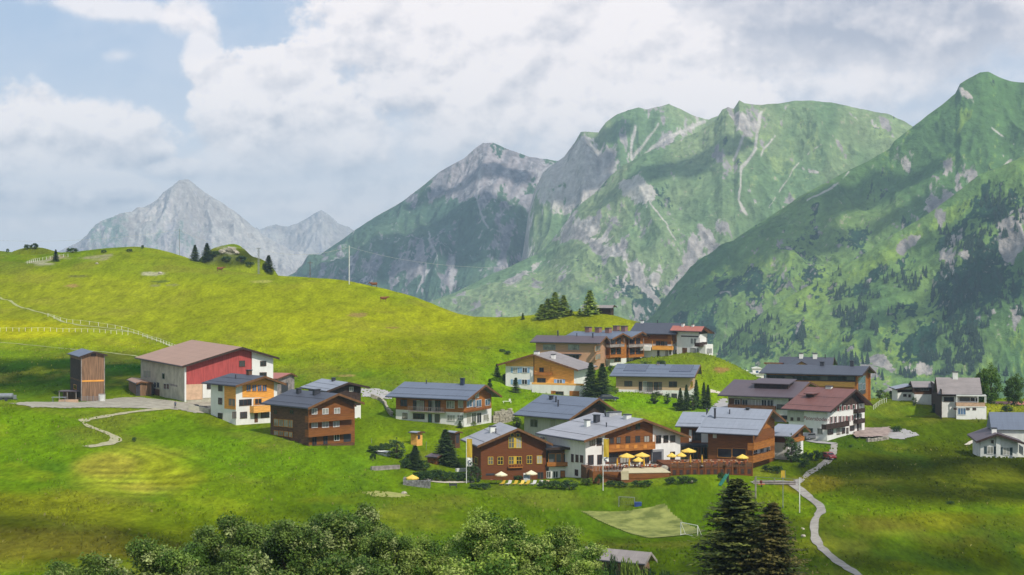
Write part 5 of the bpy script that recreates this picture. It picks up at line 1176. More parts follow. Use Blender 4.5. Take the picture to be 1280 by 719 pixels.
T2 = House('platform_terrace', 777, 602, 364, 84, uR=837, LA=11, ve=592, ap=(800, 580), gap=.5)
zp = T2.at('B', 800, 591.5)[1]
MB().box(0, T2.LB, 0, T2.LA, -3, zp).build('platform', BRM, T2.root)
MB().prism([(-.2, -.1, zp+.003), (T2.LB+.2, -.1, zp+.003), (T2.LB-.6, 4.8, zp+.35), (1.2, 4.8, zp+.35)], (0, 0, .12)).build('cream_cover', mat('cream_sheet', alb((230,216,176)), .8, .05), T2.root)
T2.prect('B', 12, (375, 395, 470, 512), M['cream_sheet'], name='side_panel', th=.1); T2.prect('B', 12, (474, 440, 985, 492), BRM, name='front_boards', th=.08)
T2.done('terrace platform covered with a pale cream sheet', cat='terrace')
T3 = House('wooden_terrace', 838.5, 595, 368, 83, uR=940.5, LA=14, ve=584, ap=(880, 578), gap=.5)
z3 = T3.at('B', 890, 584.5)[1]
MB().box(0, T3.LB, 0, T3.LA, -3, z3).build('deck', BRW, T3.root)
n = 12
for i in range(n+1):
    t = T3.LB*i/n; MB().box(t-.07, t+.07, -.16, -.02, -1.5, z3+1.05).build('post', BRM, T3.root)
MB().box(0, T3.LB, -.12, -.04, z3+1.06, z3+1.15).build('handrail', ORB, T3.root)
mb = MB()
for i in range(n):
    mb.box(T3.LB*(i+.06)/n, T3.LB*(i+.94)/n, -.08, -.04, z3+.05, z3+.85 if i not in (5, 6, 8) else z3+.35)
mb.build('railing', BRD, T3.root)
for i in range(n): MB().box(T3.LB*(i+.3)/n, T3.LB*(i+.75)/n, -.06, .02, z3-1.3, z3-.35).build('dark_opening', BRX, T3.root)
MB().prism([(-3.6, 2, -.8), (0, 2, -.8), (0, 2, z3), (-.6, 2, z3)], (0, 3, 0)).build('stairs', CONC, T3.root)
T3.done('long wooden terrace with railings before the timber hotel', cat='terrace')
FL = P(800, 587, 370).z
def dk(u, d, z=None): return Vector(((u-UC)/F*d, d, (P(890, 584.5, 366).z if u > 838 else P(790, 589, 366).z) if z is None else z))
G = 'yellow parasols on the hotel terraces'
for (u, d, w, lab) in [(783.5,371,3.1,'open yellow parasol nearest the left yellow banner'),(802.5,372,3.0,'open yellow parasol just left of the grey entrance porch'),(798,369,2.2,'smaller lower open yellow parasol between the two larger ones'),
                       (839.5,372,1.9,'open yellow parasol before the white wall right of the porch'),(851.5,373,2.0,'open yellow parasol at the white corner of the main hotel'),(860.5,378,3.1,'high open yellow parasol under the flat dark awning'),(928,372,2.4,'open yellow parasol before the big window of the timber hotel')]:
    z = dk(u, d).z; v = {783.5:567,802.5:566,798:572,839.5:566.5,851.5:566,860.5:560.6,928:570}[u]
    h_ = -(v-VH)/F*d-z; parasol(dk(u, d), w, max(1.8, h_), YEL, lab, G)
for (u, d, v, lab) in [(771.5,368,573,'closed yellow parasol at the left end of the terrace'),(786.5,368,573,'closed yellow parasol second from the left end of the terrace'),(805,368,573,'closed yellow parasol in front of the entrance porch side'),(863,368.5,569,'closed yellow parasol left of the two on the right terrace'),(877.5,368.5,569,'closed yellow parasol right of the two on the right terrace')]:
    z = dk(u, d).z; parasol(dk(u, d), 1, -(v-VH)/F*d-z, mat('amber_canvas', alb((240,180,60)), .85), lab, G, closed=True)
TBL = mat('table_top_wood', alb((214,176,140)), .6, .1)
def table(p, cloth, lab):
    r = empty('terrace_table', p); MB().box(-.6, .6, -.4, .4, .70, .76).build('table_top', cloth, r)
    for x in (-.5, .5):
        for y in (-.3, .3): MB().box(x-.03, x+.03, y-.03, y+.03, 0, .697).build('leg', MTD, r)
    tag(r, lab, 'table', 'tables on the hotel terraces'); return r
def chair(p, yaw, m):
    r = empty('terrace_chair', p, yaw); MB().box(-.22, .22, -.22, .22, .42, .47).build('seat', m, r); MB().box(-.22, .22, .19, .23, .473, .92).build('backrest', m, r)
    for x in (-.19, .19):
        for y in (-.19, .19): MB().box(x-.02, x+.02, y-.02, y+.02, 0, .417).build('leg', MTD, r)
    return tag(r, 'wooden terrace chair with slatted back at a table on a hotel terrace', 'chair', 'chairs on the hotel terraces')
t0 = table(dk(758, 368), TBL, 'wooden table on a hotel terrace among yellow parasols'); c0 = chair(dk(758, 366.6), math.pi, mat('red_brown_chair', alb((176,96,60)), .7))
random.seed(4)
spots = [(758,368),(765,370),(775,371),(783,369.5),(793,371),(801,370),(811,371),(819,370)]+[(846,369.5),(853,372),(862,370),(870,372),(878,370),(886,372),(893,369.5),(901,372),(908,369.5),(917,371.5),(924,369.5),(931,372)]
for i, (u, d) in enumerate(spots):
    p = dk(u, d)
    if i: t = copy_tree(t0); t.location = p
    for k, (dx, dy, a) in enumerate(((-.95, 0, 1.6), (.95, 0, -1.6), (0, -.85, math.pi))):
        if i == 0 and k == 0: c0.location = p+Vector((dx, dy, 0)); c0.rotation_euler.z = a; continue
        c = copy_tree(c0); c.location = p+Vector((dx+random.uniform(-.1, .1), dy, 0)); c.rotation_euler.z = a+random.uniform(-.3, .3)
# planters with flowers on the left terrace edge
for i, u in enumerate((757, 762, 768, 774)):
    r = empty('flower_box', dk(u, 365.2)+Vector((0, 0, 0))); MB().box(-.45, .45, -.12, .12, 0, .35).build('trough', GRYW, r)
    mb = MB(); random.seed(i)
    for k in range(40):
        x, y, z = random.uniform(-.45, .45), random.uniform(-.18, .18), random.uniform(.35, .75); s_ = .09; mb.add([(x-s_, y, z), (x, y-s_, z+.04), (x+s_, y, z), (x, y+s_, z-.04)], [(0, 1, 2, 3)])
    mb.build('flowers', mat('mixed_flowers', alb((190,130,130)), .9, .3, 6, c2=alb((90,130,50))), r); tag(r, 'grey flower box with pink flowers on the terrace edge', 'flower box', 'flower boxes on the left terrace')
# cream parasols, loungers on the lawn
G2_ = 'cream parasols by the loungers'
for (u, v, vt, w, lab) in [(626.5, 606, 590, 2.4, 'cream parasol left of the row of loungers'), (664, 604.5, 588.5, 2.4, 'cream parasol over the canopied beach chair')]:
    p = on(u, v); parasol(p, w, -(vt-VH)/F*p.y-p.z, CRM, lab, G2_)
WHP = mat('white_cushion', alb((236,232,222)), .8, .03)
def lounger(p, m, lab):
    r = empty('sun_lounger', p, -.35)
    MB().box(-.33, .33, -.95, .35, .28, .36).build('cushion', m, r); MB().prism([(-.33, .353, .28), (-.33, .95, .78), (-.33, .90, .85), (-.33, .353, .36)], (.66, 0, 0)).build('backrest', m, r)
    for x in (-.28, .28):
        for y in (-.8, .5): MB().box(x-.03, x+.03, y-.03, y+.03, -.1, .277).build('leg', GRYW, r)
    return tag(r, lab, 'sun lounger', 'loungers in a row on the lawn')
names = ['yellow lounger at the left end of the row','white lounger second from the left end of the row','yellow lounger third from the left end of the row','pale yellow lounger in the middle of the row','yellow lounger right of the pale yellow one','white lounger below the canopied beach chair','white lounger second from the right end of the row','sand-coloured lounger at the right end of the row']
mats = [YELB, WHP, YELB, YEL, YELB, WHP, WHP, mat('sand_canvas', alb((220,186,140)), .8)]
for u, m_, lab in zip((628,636,643.8,652,659,667,675,683), mats, names): lounger(on(u, 606.6-abs(u-655)*.01), m_, lab)
p = on(658.5, 602); r = empty('beach_chair', p); MB().box(-.65, .65, -.3, .5, .0, .55).build('seat', WHP, r); MB().box(-.65, .65, .3, .5, .553, 1.5).build('backrest', mat('pale_blue_stripe', alb((168,186,206)), .8), r)
MB().prism([(-.65, .5, 1.503), (-.65, -.25, 1.35), (-.65, -.25, 1.42), (-.65, .5, 1.6)], (1.3, 0, 0)).build('hood', WHP, r); [MB().box(x-.03, x+.03, -.3, .295, .553, 1.35).build('side_panel', M['pale_blue_stripe'], r) for x in (-.62, .62)]
tag(r, 'white and pale blue canopied beach chair beneath a parasol', 'beach chair')
p = on(617, 604.5); table(p, mat('terracotta_top', alb((186,120,100)), .7), 'reddish garden table left of the loungers'); 
# banners
def banner(u, vt, vb, vft, vfm, vfb, wpx, d, lab, side=1):
    z0 = gz((u-UC)/F*d, d); x = (u-UC)/F*d; r = empty('flag_pole', (x, d, z0)); zt = -(vt-VH)/F*d-z0
    MB().tube((0, 0, -.3), (0, 0, zt), .09, .06, n=8).build('pole', WHD, r)
    a, b, c = [-(v-VH)/F*d-z0 for v in (vft, vfm, vfb)]; w = wpx/F*d
    def cloth(z0_, z1_, m, name):
        V = []; 
        for j in range(9):
            for i in range(7):
                V.append((.1+w*i/6, .07*math.sin(i*1.1+j*.5), z0_+(z1_-z0_)*j/8))
        o = mesh_obj(name, V, grid_faces(9, 7), m, r, smooth=True); return o
    cloth(b, a, YELB, 'yellow_cloth'); wc = cloth(c, b-.01, WH, 'white_cloth')
    cz = (b+c)/2; cx = .1+w/2
    mb = MB(); n = 18
    for i in range(n*3//4):
        t0_, t1_ = 2*math.pi*(i/n+.1), 2*math.pi*((i+1)/n+.1); q = []
        for t, rr in ((t0_, .20), (t1_, .20), (t1_, .34), (t0_, .34)): q.append((cx+rr*math.cos(t), -.10, cz+rr*math.sin(t)))
        mb.prism(q, (0, .02, 0))
    mb.box(cx-.3, cx-.05, -.10, -.08, cz-.62, cz-.48); mb.box(cx+.02, cx+.3, -.10, -.08, cz-.62, cz-.48)
    mb.build('emblem', mat('navy_print', alb((70,80,120)), .8), wc)
    MB().tube((0, 0, zt-.15), (w+.1, 0, zt-.15), .035, n=6).build('cross_bar', WHD, r)
    return tag(r, lab, 'flag')
banner(583, 547.5, 597, 548.5, 572, 583, 6.6, 372, 'tall yellow and white banner on a pole at the brown hotel corner')
banner(753.8, 547.5, 606, 548.5, 571.5, 577, 6.6, 360, 'tall yellow and white banner on a pole at the white hotel terrace')
# playground: rope frame, poles, flag, slide
def pole_thing(u, d, vt, rad, m, name, lab, cat='pole', group=None, extra=None):
    x = (u-UC)/F*d; z0 = gz(x, d); zt = -(vt-VH)/F*d-z0; r = empty(name, (x, d, z0)); MB().tube((0, 0, -.4), (0, 0, zt), rad, rad*.75, n=8).build('shaft', m, r)
    if extra: extra(r, zt)
    return tag(r, lab, cat, group)
p1_ = on(944.5, 625); p2_ = on(999.5, 641)
x1, d1 = p1_.x, p1_.y
r = empty('climbing_frame', (p1_.x, p1_.y, p1_.z)); zt = -(597-VH)/F*p1_.y-p1_.z
P2l = Vector(((999.5-UC)/F*p2_.y, p2_.y, p2_.z))-p1_; P3 = on(978.7, 636)-p1_
MB().tube((0, 0, -.3), (0, 0, zt+.2), .16, .14, n=8).build('post', GRYW, r)
MB().tube(P3+Vector((0, 0, -.3)), (P3.x, P3.y, -(596-VH)/F*(p1_.y+P3.y)-p1_.z), .07, n=8).build('post', MET, r)
MB().tube(P2l+Vector((0, 0, -.3)), (P2l.x, P2l.y, -(597-VH)/F*p2_.y-p1_.z), .09, n=8).build('post', WHD, r)
e = Vector((P2l.x, P2l.y, -(599.5-VH)/F*p2_.y-p1_.z))
for dz_ in (0, .45): MB().tube((0, 0, zt+.1-dz_), e-Vector((0, 0, dz_)), .03, n=6).build('cable', MET, r)
tag(r, 'tall rope slide frame of posts and cables on the lawn', 'playground frame')
q = on(968, 606); r = empty('log_wall', q, -.08); mb = MB(); [mb.tube((-3.9, 0, .2+.36*i), (3.9, 0, .2+.36*i), .18, n=8) for i in range(2)]; mb.build('logs', GRYW, r)
[MB().tube((x, -.02, -.3), (x, -.02, 1.1), .12, n=8).build('post', GRYW, r) for x in (-3.6, 0, 3.6)]; tag(r, 'low grey log barrier at the playground by the footpath', 'barrier')
def flagx(r, zt):
    MB().box(-.05, -.08-.75, -.02, .02, zt-1.5, zt-.05).build('cloth', YELB, r)
pole_thing(981.5, 372, 588, .05, MET, 'flag_pole', 'thin pole with a small yellow flag beside the footpath fork', 'flag', extra=flagx)
q = on(952, 609); r = empty('spring_toy', q); MB().box(-.6, .6, -.2, .2, .45, .62).build('seat', mat('orange_plastic', alb((216,120,80)), .5), r); MB().tube((0, 0, 0), (0, 0, .447), .12, n=8).build('spring', MTD, r); MB().lathe([(.05, .62), (.28, .85), (.25, 1.15), (.02, 1.3)], 10, (-.1, 0, 0)).build('head', mat('dark_red_plastic', alb((120,50,50)), .5), r); tag(r, 'orange and dark red spring toy under the rope slide', 'toy')
q = on(900, 608); r = empty('slide', q, .9); GRN = mat('turquoise_plastic', alb((60,140,120)), .4)
MB().prism([(0, -.25, .1), (2.6, -.25, 1.9), (2.6, -.25, 2.0), (0, -.25, .2)], (0, .5, 0)).build('chute', GRN, r); [MB().prism([(0, y, .1), (2.6, y, 1.9), (2.6, y, 2.2), (0, y, .4)], (0, .05, 0)).build('side_rail', GRN, r) for y in (-.301, .251)]
MB().box(2.603, 2.7, -.25, .25, -.3, 2.0).build('ladder', MTD, r); tag(r, 'turquoise slide on the bank below the wooden terrace', 'slide')
# goals
NET = mat('goal_net', alb((170,180,160)), .9)
def goal(u0, u1, v, vt, lab, m):
    a = on(u0, v); b = on(u1, v); c = (a+b)/2; w = (b-a).length; ang = math.atan2(b.y-a.y, b.x-a.x); h = (v-vt)/F*c.y; r = empty('football_goal', c, ang)
    mb = MB(); mb.tube((-w/2, 0, -.1), (-w/2, 0, h), .06, n=6).tube((w/2, 0, -.1), (w/2, 0, h), .06, n=6).tube((-w/2, 0, h), (w/2, 0, h), .06, n=6); mb.build('frame', m, r)
    mb = MB(); mb.tube((-w/2, 1.0, 0), (w/2, 1.0, 0), .04, n=6)
    for s_ in (-1, 1): mb.tube((s_*w/2, 0, .03), (s_*w/2, 1.0, .03), .04, n=6).tube((s_*w/2, 0, h), (s_*w/2, 1.0, .05), .04, n=6)
    mb.build('rear_frame', m, r)
    mb = MB(); n = 8
    for i in range(1, n): t = -w/2+w*i/n; mb.tube((t, 0, h), (t, 1.0, .03), .012, n=3, cap=False)
    for j in range(1, 6): y = j/6; mb.tube((-w/2, y, h*(1-y)), (w/2, y, h*(1-y)), .012, n=3, cap=False)
    mb.build('net', NET, r); return tag(r, lab, 'goal')
goal(773.5, 793, 633.5, 621.5, 'small grey football goal at the far end of the pitch', MET); goal(851, 872, 670.5, 655, 'small white football goal at the near end of the pitch', WH)
q = on(797.5, 632.5); r = empty('blue_box', q); MB().box(-.65, .65, -.3, .3, -.1, .62).build('box', mat('blue_plastic', alb((58,84,150)), .5), r); MB().prism([(-.7, -.35, .623), (.7, -.35, .623), (.7, .35, .623), (-.7, .35, .623)], (0, 0, .08)).build('lid', mat('blue_lid', alb((76,104,170)), .5), r); tag(r, 'blue storage box beside the far football goal', 'box')
# picnic corner with stone wall
q = on(521, 608.5); r = empty('stone_enclosure', q)
def stones(mb, x0, x1, y0, y1, z0, z1, seed, sz=.45):
    random.seed(seed); x = x0
    z = z0
    while z < z1-.05:
        x = x0
        hgt = sz*random.uniform(.7, 1.0)
        while x < x1-.05:
            w = sz*random.uniform(.8, 1.6); xe = min(x+w, x1); j = random.uniform(-.06, .06)
            mb.box(x+.015, xe-.015, y0+j, y1+j, z+.01, min(z+hgt, z1+.05)-.01); x = xe
        z += hgt
mb = MB(); stones(mb, -2.6, 2.5, -.3, .2, -.3, 1.25, 3); mb.build('front_wall', mat('grey_field_stone', alb((150,148,146)), .95, .3, 2.5), r)
mb = MB(); stones(mb, -2.6, -2.1, .25, 2.5, -.3, 1.5, 4); stones(mb, 2.0, 2.5, .25, 2.5, -.3, 1.0, 5); mb.build('side_wall', M['grey_field_stone'], r)
tag(r, 'square dry stone enclosure around a picnic place on the lawn', 'stone wall')
p = q+Vector((-.9, 1.2, 0)); parasol(p, 2.5, -(594-VH)/F*p.y-p.z, YEL, 'yellow parasol standing inside the dry stone enclosure', None)
q = on(566.5, 610); r = empty('bench', q, .15); MB().box(-.75, .75, -.2, .2, .4, .48).build('seat', MTD, r); MB().box(-.75, -.6, -.2, .2, .483, 1.0).build('armrest', MTD, r); MB().box(-.75, .75, .2, .25, .5, .8).build('backrest', MTD, r); [MB().box(x-.05, x+.05, -.15, .15, -.05, .397).build('leg', MTD, r) for x in (-.6, .6)]; tag(r, 'dark garden bench alone on the lawn', 'bench')
q = on(634, 503.8); r = empty('bench', q, 0); MB().box(-1.1, 1.1, -.25, .25, .38, .46).build('seat', WH, r); MB().box(.4, .9, -.25, -.18, .463, 1.05).build('backrest', WH, r); [MB().box(x-.06, x+.06, -.2, .2, -.05, .377).build('leg', WH, r) for x in (-.9, .9)]; tag(r, 'small white bench on the slope below the orange chalet', 'bench')
# stone and concrete retaining walls
def wall_line(name, uv, h, m, lab, cat='wall', st=True, w=.5):
    pts = [on(u, v) for u, v in uv]; r = empty(name, pts[0]); mb = MB(); o = pts[0]
    for a, b in zip(pts[:-1], pts[1:]):
        d = b-a; n = max(1, int(Vector((d.x, d.y)).length/ (0.9 if st else 3))); dirv_ = Vector((d.x, d.y, 0)).normalized(); nn = Vector((-dirv_.y, dirv_.x, 0))*w/2
        for i in range(n):
            p0 = a+d*(i/n)-o; p1 = a+d*((i+(.94 if st else 1))/n)-o; random.seed(i+int(a.x)); hh = h*(random.uniform(.8, 1.1) if st else 1)
            if st:
                for k in range(3):
                    z0, z1 = -.4+(hh+.4)*k/3+.02, -.4+(hh+.4)*(k+1)/3-.02; j = nn*random.uniform(-.2, .2)
                    mb.prism([p0-nn+j+Vector((0, 0, z0)), p1-nn+j+Vector((0, 0, z0)), p1-nn+j+Vector((0, 0, z1)), p0-nn+j+Vector((0, 0, z1))], nn*2)
            else: mb.prism([p0-nn+Vector((0, 0, -.8)), p1-nn+Vector((0, 0, -.8)), p1-nn+Vector((0, 0, hh)), p0-nn+Vector((0, 0, hh))], nn*2)
    mb.build('wall', m, r); return tag(r, lab, cat)
BSTN = mat('pale_boulders', alb((196,186,166)), .95, .28, 2.0)
wall_line('boulder_wall', [(464,497.5),(474,500),(481,506),(484,513),(490,520.5)], 1.0, BSTN, 'boulder wall curving up to the left end of the long house')
wall_line('boulder_wall', [(616,528.5),(624,529),(634,528),(642,525)], 2.0, BSTN, 'pale boulder wall right of the long white house')
wall_line('boulder_wall', [(618,522),(630,520.5),(640,519)], 1.6, BSTN, 'upper row of pale boulders behind the boulder wall')
wall_line('garden_wall', [(464,588),(482,587),(499,586)], .75, GRYW, 'low grey wall along the garden below the white hut', st=False)
wall_line('garden_wall', [(1084,552.5),(1100,551),(1110,549)], .8, STN, 'low stone wall under the paved terrace of the white hotel')
wall_line('garden_wall', [(570,589.5),(580,589),(588,588.5)], .6, WHD, 'short pale wall left of the reddish brown hotel', st=False)
wall_line('yard_wall', [(236,512),(250,514),(262,517)], 1.0, CONC, 'concrete edge of the farmyard beside the orange and white house', st=False, w=.6)
# rocks
def rock(u, v, s_, lab, seed, m=None):
    q = on(u, v); bm = bmesh.new(); bmesh.ops.create_icosphere(bm, subdivisions=2, radius=s_/2)
    random.seed(seed)
    for vv in bm.verts: vv.co *= random.uniform(.8, 1.15); vv.co.z *= .65
    me = bpy.data.meshes.new('boulder'); bm.to_mesh(me); bm.free(); me.materials.append(m or BSTN); o = bpy.data.objects.new('boulder', me); col.objects.link(o); o.location = q+Vector((0, 0, s_*.12)); return tag(o, lab, 'rock')
rock(1003, 662, .7, 'small pale boulder upper of the two beside the footpath bend', 1); rock(1004, 671, .85, 'pale boulder lower of the two beside the footpath bend', 2)
rock(863, 603, 1.1, 'grey boulder below the wooden terrace corner', 3); rock(200, 342, 1.6, 'pale boulder on the upper hillside', 5); rock(121, 330, 1.3, 'pale stone near the top left of the hillside', 6)
rock(505, 617.5, 1.2, 'flat stone in front of the dry stone enclosure', 7)
rock(288, 314, 4.5, 'large pale rock on the little knoll behind the crest', 8); rock(277, 316, 3.5, 'left rock outcrop on the little knoll behind the crest', 9); rock(295, 317, 3.0, 'lower right rock outcrop on the little knoll behind the crest', 10)
# cable and power poles
WOODP = mat('pole_wood', alb((130,120,108)), .9, .15)
def crossarm(r, zt): MB().box(-1.1, 1.1, -.08, .08, zt-.9, zt-.72).build('cross_arm', WOODP, r)
def lattice(r, zt):
    mb = MB()
    for i in range(8): z = zt*i/8; mb.tube((-.35, 0, z), (.35, 0, z+zt/8), .05, n=4).tube((.35, 0, z), (-.35, 0, z+zt/8), .05, n=4)
    mb.tube((-.35, 0, 0), (-.35, 0, zt), .06, n=4).tube((.35, 0, 0), (.35, 0, zt), .06, n=4); mb.build('lattice', MET, r)
    MB().box(-.9, .9, -.1, .1, zt-.2, zt).build('head', MET, r)
pole_thing(436.5, 700, 307, .17, WHD, 'utility_pole', 'tall slim pale pole on the hill crest before the rocky mountain')
pole_thing(323.3, 735, 310, .12, MET, 'lift_pylon', 'grey lattice pylon on the crest between the small spruces', 'pylon', extra=lattice)
pole_thing(387.6, 716, 326, .14, WOODP, 'utility_pole', 'short dark pole with cross arm on the crest', extra=crossarm)
pole_thing(224.3, 800, 286, .14, MET, 'utility_pole', 'faint grey pole in front of the far pale mountain')
pole_thing(859.8, 498, 495, .07, MET, 'street_lamp', 'slim street lamp among the spruces by the solar house', 'street lamp', extra=lambda r, zt: MB().box(-.45, .15, -.12, .12, zt, zt+.12).build('lamp_head', MET, r))
pole_thing(865.8, 470, 506, .06, MET, 'street_lamp', 'short street lamp above the pale slate annex roof', 'street lamp', extra=lambda r, zt: MB().box(-.3, .3, -.12, .12, zt, zt+.2).build('lamp_head', GLP, r))
pole_thing(464.5, 398, 548, .05, MET, 'garden_pole', 'thin metal pole left of the white hut'); pole_thing(532.8, 398, 552, .05, MET, 'garden_pole', 'thin metal pole left of the tall dark spruce')
pole_thing(890.6, 520, 480, .05, MET, 'street_lamp', 'small street lamp beside the path on the green bank', 'street lamp', extra=lambda r, zt: MB().box(-.3, .3, -.12, .12, zt, zt+.18).build('lamp_head', GLP, r))
def cable(a, b, sag, lab, rad=.05):
    mb = MB(); n = 12; pp = []
    for i in range(n+1): t = i/n; q = a.lerp(b, t); q.z -= sag*4*t*(1-t); pp.append(q)
    for i in range(n): mb.tube(pp[i], pp[i+1], rad, n=4, cap=False)
    return tag(mb.build('overhead_cable', WHD), lab, 'cable')
cable(P(436.5, 308.5, 700), P(640, 335, 520), 2, 'overhead cable running down to the right from the tall pole'); cable(P(323.3, 311.5, 735), P(436.5, 308.5, 700), 2.5, 'overhead cable between the pylon and the tall pole')
cable(P(-60, 297, 860), P(224.3, 287.5, 800), 3, 'overhead cable across the sky above the left crest'); cable(P(224.3, 287.5, 800), P(323.3, 311.5, 735), 2, 'overhead cable between the faint pole and the pylon')
# pasture fences on the left slope
def fence(uv, lab, n, h=1.15, wires=True):
    pts = [on(u, v) for u, v in uv]; r = empty('pasture_fence', pts[0]); L = [0]
    for a, b in zip(pts[:-1], pts[1:]): L.append(L[-1]+(b-a).length)
    proto = None; tops = []
    for i in range(n):
        s_ = L[-1]*i/(n-1); k = max(j for j in range(len(L)) if L[j] <= s_+1e-6); k = min(k, len(pts)-2); t = (s_-L[k])/(L[k+1]-L[k]); q = pts[k].lerp(pts[k+1], t); q.z = gz(q.x, q.y)
        if proto is None: proto = MB().tube((0, 0, -.2), (0, 0, h), .07, n=5).build('post', WH, r); o = proto
        else: o = proto.copy(); col.objects.link(o); o.parent = r
        o.location = q-pts[0]; tops.append(q-pts[0]+Vector((0, 0, h-.1)))
    if wires:
        mb = MB(); [mb.tube(a, b, .03, n=3, cap=False) for a, b in zip(tops[:-1], tops[1:])]; mb.build('wire', WH, r)
    return tag(r, lab, 'fence')
fence([(0,414.5),(60,414.2),(120,415.5),(160,419)], 'white pasture fence running level across the lower left slope', 22)
fence([(60,396),(95,404.5),(140,410),(165,416),(200,428),(226,438)], 'white post fence dropping diagonally towards the barn roof', 26)
fence([(34,330),(50,326),(66,323),(85,321)], 'grey fence following the dip of the upper left crest', 14, wires=True)
fence([(950,553),(1090,500)] if False else [(1092,512),(1100,506),(1108,503)], 'short pale fence on the crest behind the white hotel', 8)
# farmyard clutter
q = on(7, 501.5); r = empty('tank_trailer', q, .05); MB().tube((-2.2, 0, 1.1), (1.6, 0, 1.1), .62, n=14).build('tank', MET, r); MB().box(-2.3, 2.6, -.4, .4, .38, .5).build('chassis', MTD, r); [MB().tube((x, -.75, .38), (x, -.5, .38), .38, n=12).build('wheel', MTD, r) for x in (-1, .2)]; MB().box(1.7, 2.3, -.35, .35, .5, 1.3).build('pump', MET, r); tag(r, 'silver tank trailer parked at the left end of the track', 'trailer')
q = on(74, 502.5); r = empty('hay_rack', q); MB().box(-1.6, 1.6, -.6, .6, 1.0, 1.08).build('table_top', MET, r); [MB().box(x-.05, x+.05, y-.05, y+.05, -.2, .997).build('leg', MET, r) for x in (-1.4, 1.4) for y in (-.5, .5)]; tag(r, 'grey metal rack on legs left of the timber tower', 'rack')
q = on(86, 503); r = empty('timber_pile', q); mb = MB(); random.seed(2); [mb.box(-2.2+random.uniform(-.2, .2), 2+random.uniform(-.2, .2), -.5+j*.3, -.25+j*.3, i*.22, i*.22+.18) for i in range(3) for j in range(4-i)]; mb.build('planks', PALW, r); tag(r, 'pile of pale planks at the foot of the timber tower', 'pile')
q = on(127.5, 501.8); r = empty('silage_box', q); MB().box(-.65, .65, -.5, .5, -.1, 1.6).build('box', WHD, r); MB().box(-.7, .7, -.55, .55, 1.603, 1.7).build('lid', GRYW, r); tag(r, 'pale upright box beside the timber tower', 'box')
q = on(113, 502.3); r = empty('metal_hurdle', q); mb = MB(); [mb.tube((-2.1, 0, .2+.25*i), (2.1, 0, .2+.25*i), .035, n=5) for i in range(5)]; mb.build('rails', MET, r); [MB().tube((x, 0, -.2), (x, 0, 1.35), .05, n=6).build('post', MET, r) for x in (-2.1, -.7, .7, 2.1)]; tag(r, 'metal hurdle fence before the timber tower', 'fence')
q = on(246, 511); r = empty('motorcycle', q, .2)
[MB().tube((x, -.06, .33), (x, .06, .33), .33, n=14).build('wheel', MTD, r) for x in (-.7, .7)]; MB().prism([(-.55, -.12, .45), (-.45, -.12, .85), (.1, -.12, .95), (.5, -.12, .8), (.45, -.12, .45)], (0, .24, 0)).build('body', mat('grey_blue_paint', alb((110,118,130)), .4), r); MB().box(-.7, -.05, -.13, .13, .86, .96).build('seat', MTD, r); MB().tube((.45, -.35, 1.1), (.45, .35, 1.1), .03, n=5).build('handlebar', MTD, r); tag(r, 'grey motorcycle parked in the farmyard', 'motorcycle')
q = on(253, 511.5); r = empty('woodpile', q); mb = MB(); [mb.tube((-1.3+.28*i+.14*(j % 2), -.4, .12+.24*j), (-1.3+.28*i+.14*(j % 2), .4, .12+.24*j), .12, n=7) for j in range(3) for i in range(9)]; mb.build('logs', GRYW, r); tag(r, 'low pile of grey logs at the farmyard edge', 'woodpile')
# cows
def cow_bm(): 
    mb = MB()
    def ring(x, cy, cz, ry, rz, n=8): return [(x, cy+ry*math.cos(2*math.pi*i/n), cz+rz*math.sin(2*math.pi*i/n)) for i in range(n)]
    secs = [(-1.0, 1.15, .12, .14), (-.92, 1.1, .28, .33), (-.5, 1.02, .34, .40), (0, .98, .38, .44), (.5, 1.02, .33, .42), (.85, 1.12, .24, .34), (1.1, 1.25, .16, .22), (1.3, 1.36, .15, .17), (1.55, 1.26, .12, .13), (1.75, 1.14, .07, .08)]
    vs = []; 
    for (x, cz, ry, rz) in secs: vs += ring(x, 0, cz, ry, rz)
    n = 8; fs = [(j*n+i, j*n+(i+1) % n, (j+1)*n+(i+1) % n, (j+1)*n+i) for j in range(len(secs)-1) for i in range(n)]+[tuple(reversed(range(n))), tuple(range((len(secs)-1)*n, len(secs)*n))]
    mb.add(vs, fs)
    for (x, y) in ((-.75, -.2), (-.75, .2), (.62, -.18), (.62, .18)): mb.tube((x, y, .85), (x-.03 if x < 0 else x, y, .42), .12, .07, n=6).tube((x-.03 if x < 0 else x, y, .43), (x, y, 0), .065, .06, n=6)
    mb.tube((-.98, 0, 1.2), (-1.1, 0, .55), .03, .02, n=4).tube((1.32, -.14, 1.45), (1.25, -.33, 1.42), .06, .02, n=4).tube((1.32, .14, 1.45), (1.25, .33, 1.42), .06, .02, n=4)
    return mb
cw = cow_bm().build('cow', mat('brown_hide', alb((150,96,60)), .85, .15), smooth=True)
for i, (u, v, a, lab) in enumerate([(275, 339.5, .3, 'brown cow grazing below the little rocky knoll'), (467.5, 357.5, 3.3, 'brown cow on the crest right of the tall pale pole'), (479.5, 377, .1, 'brown cow grazing lower on the slope below the crest')]):
    c = cw if i == 0 else cw.copy()
    if i: col.objects.link(c)
    c.location = on(u, v, 400); c.rotation_euler.z = a; c.scale = (1.2,)*3; tag(c, lab, 'cow', 'cows grazing on the hill')
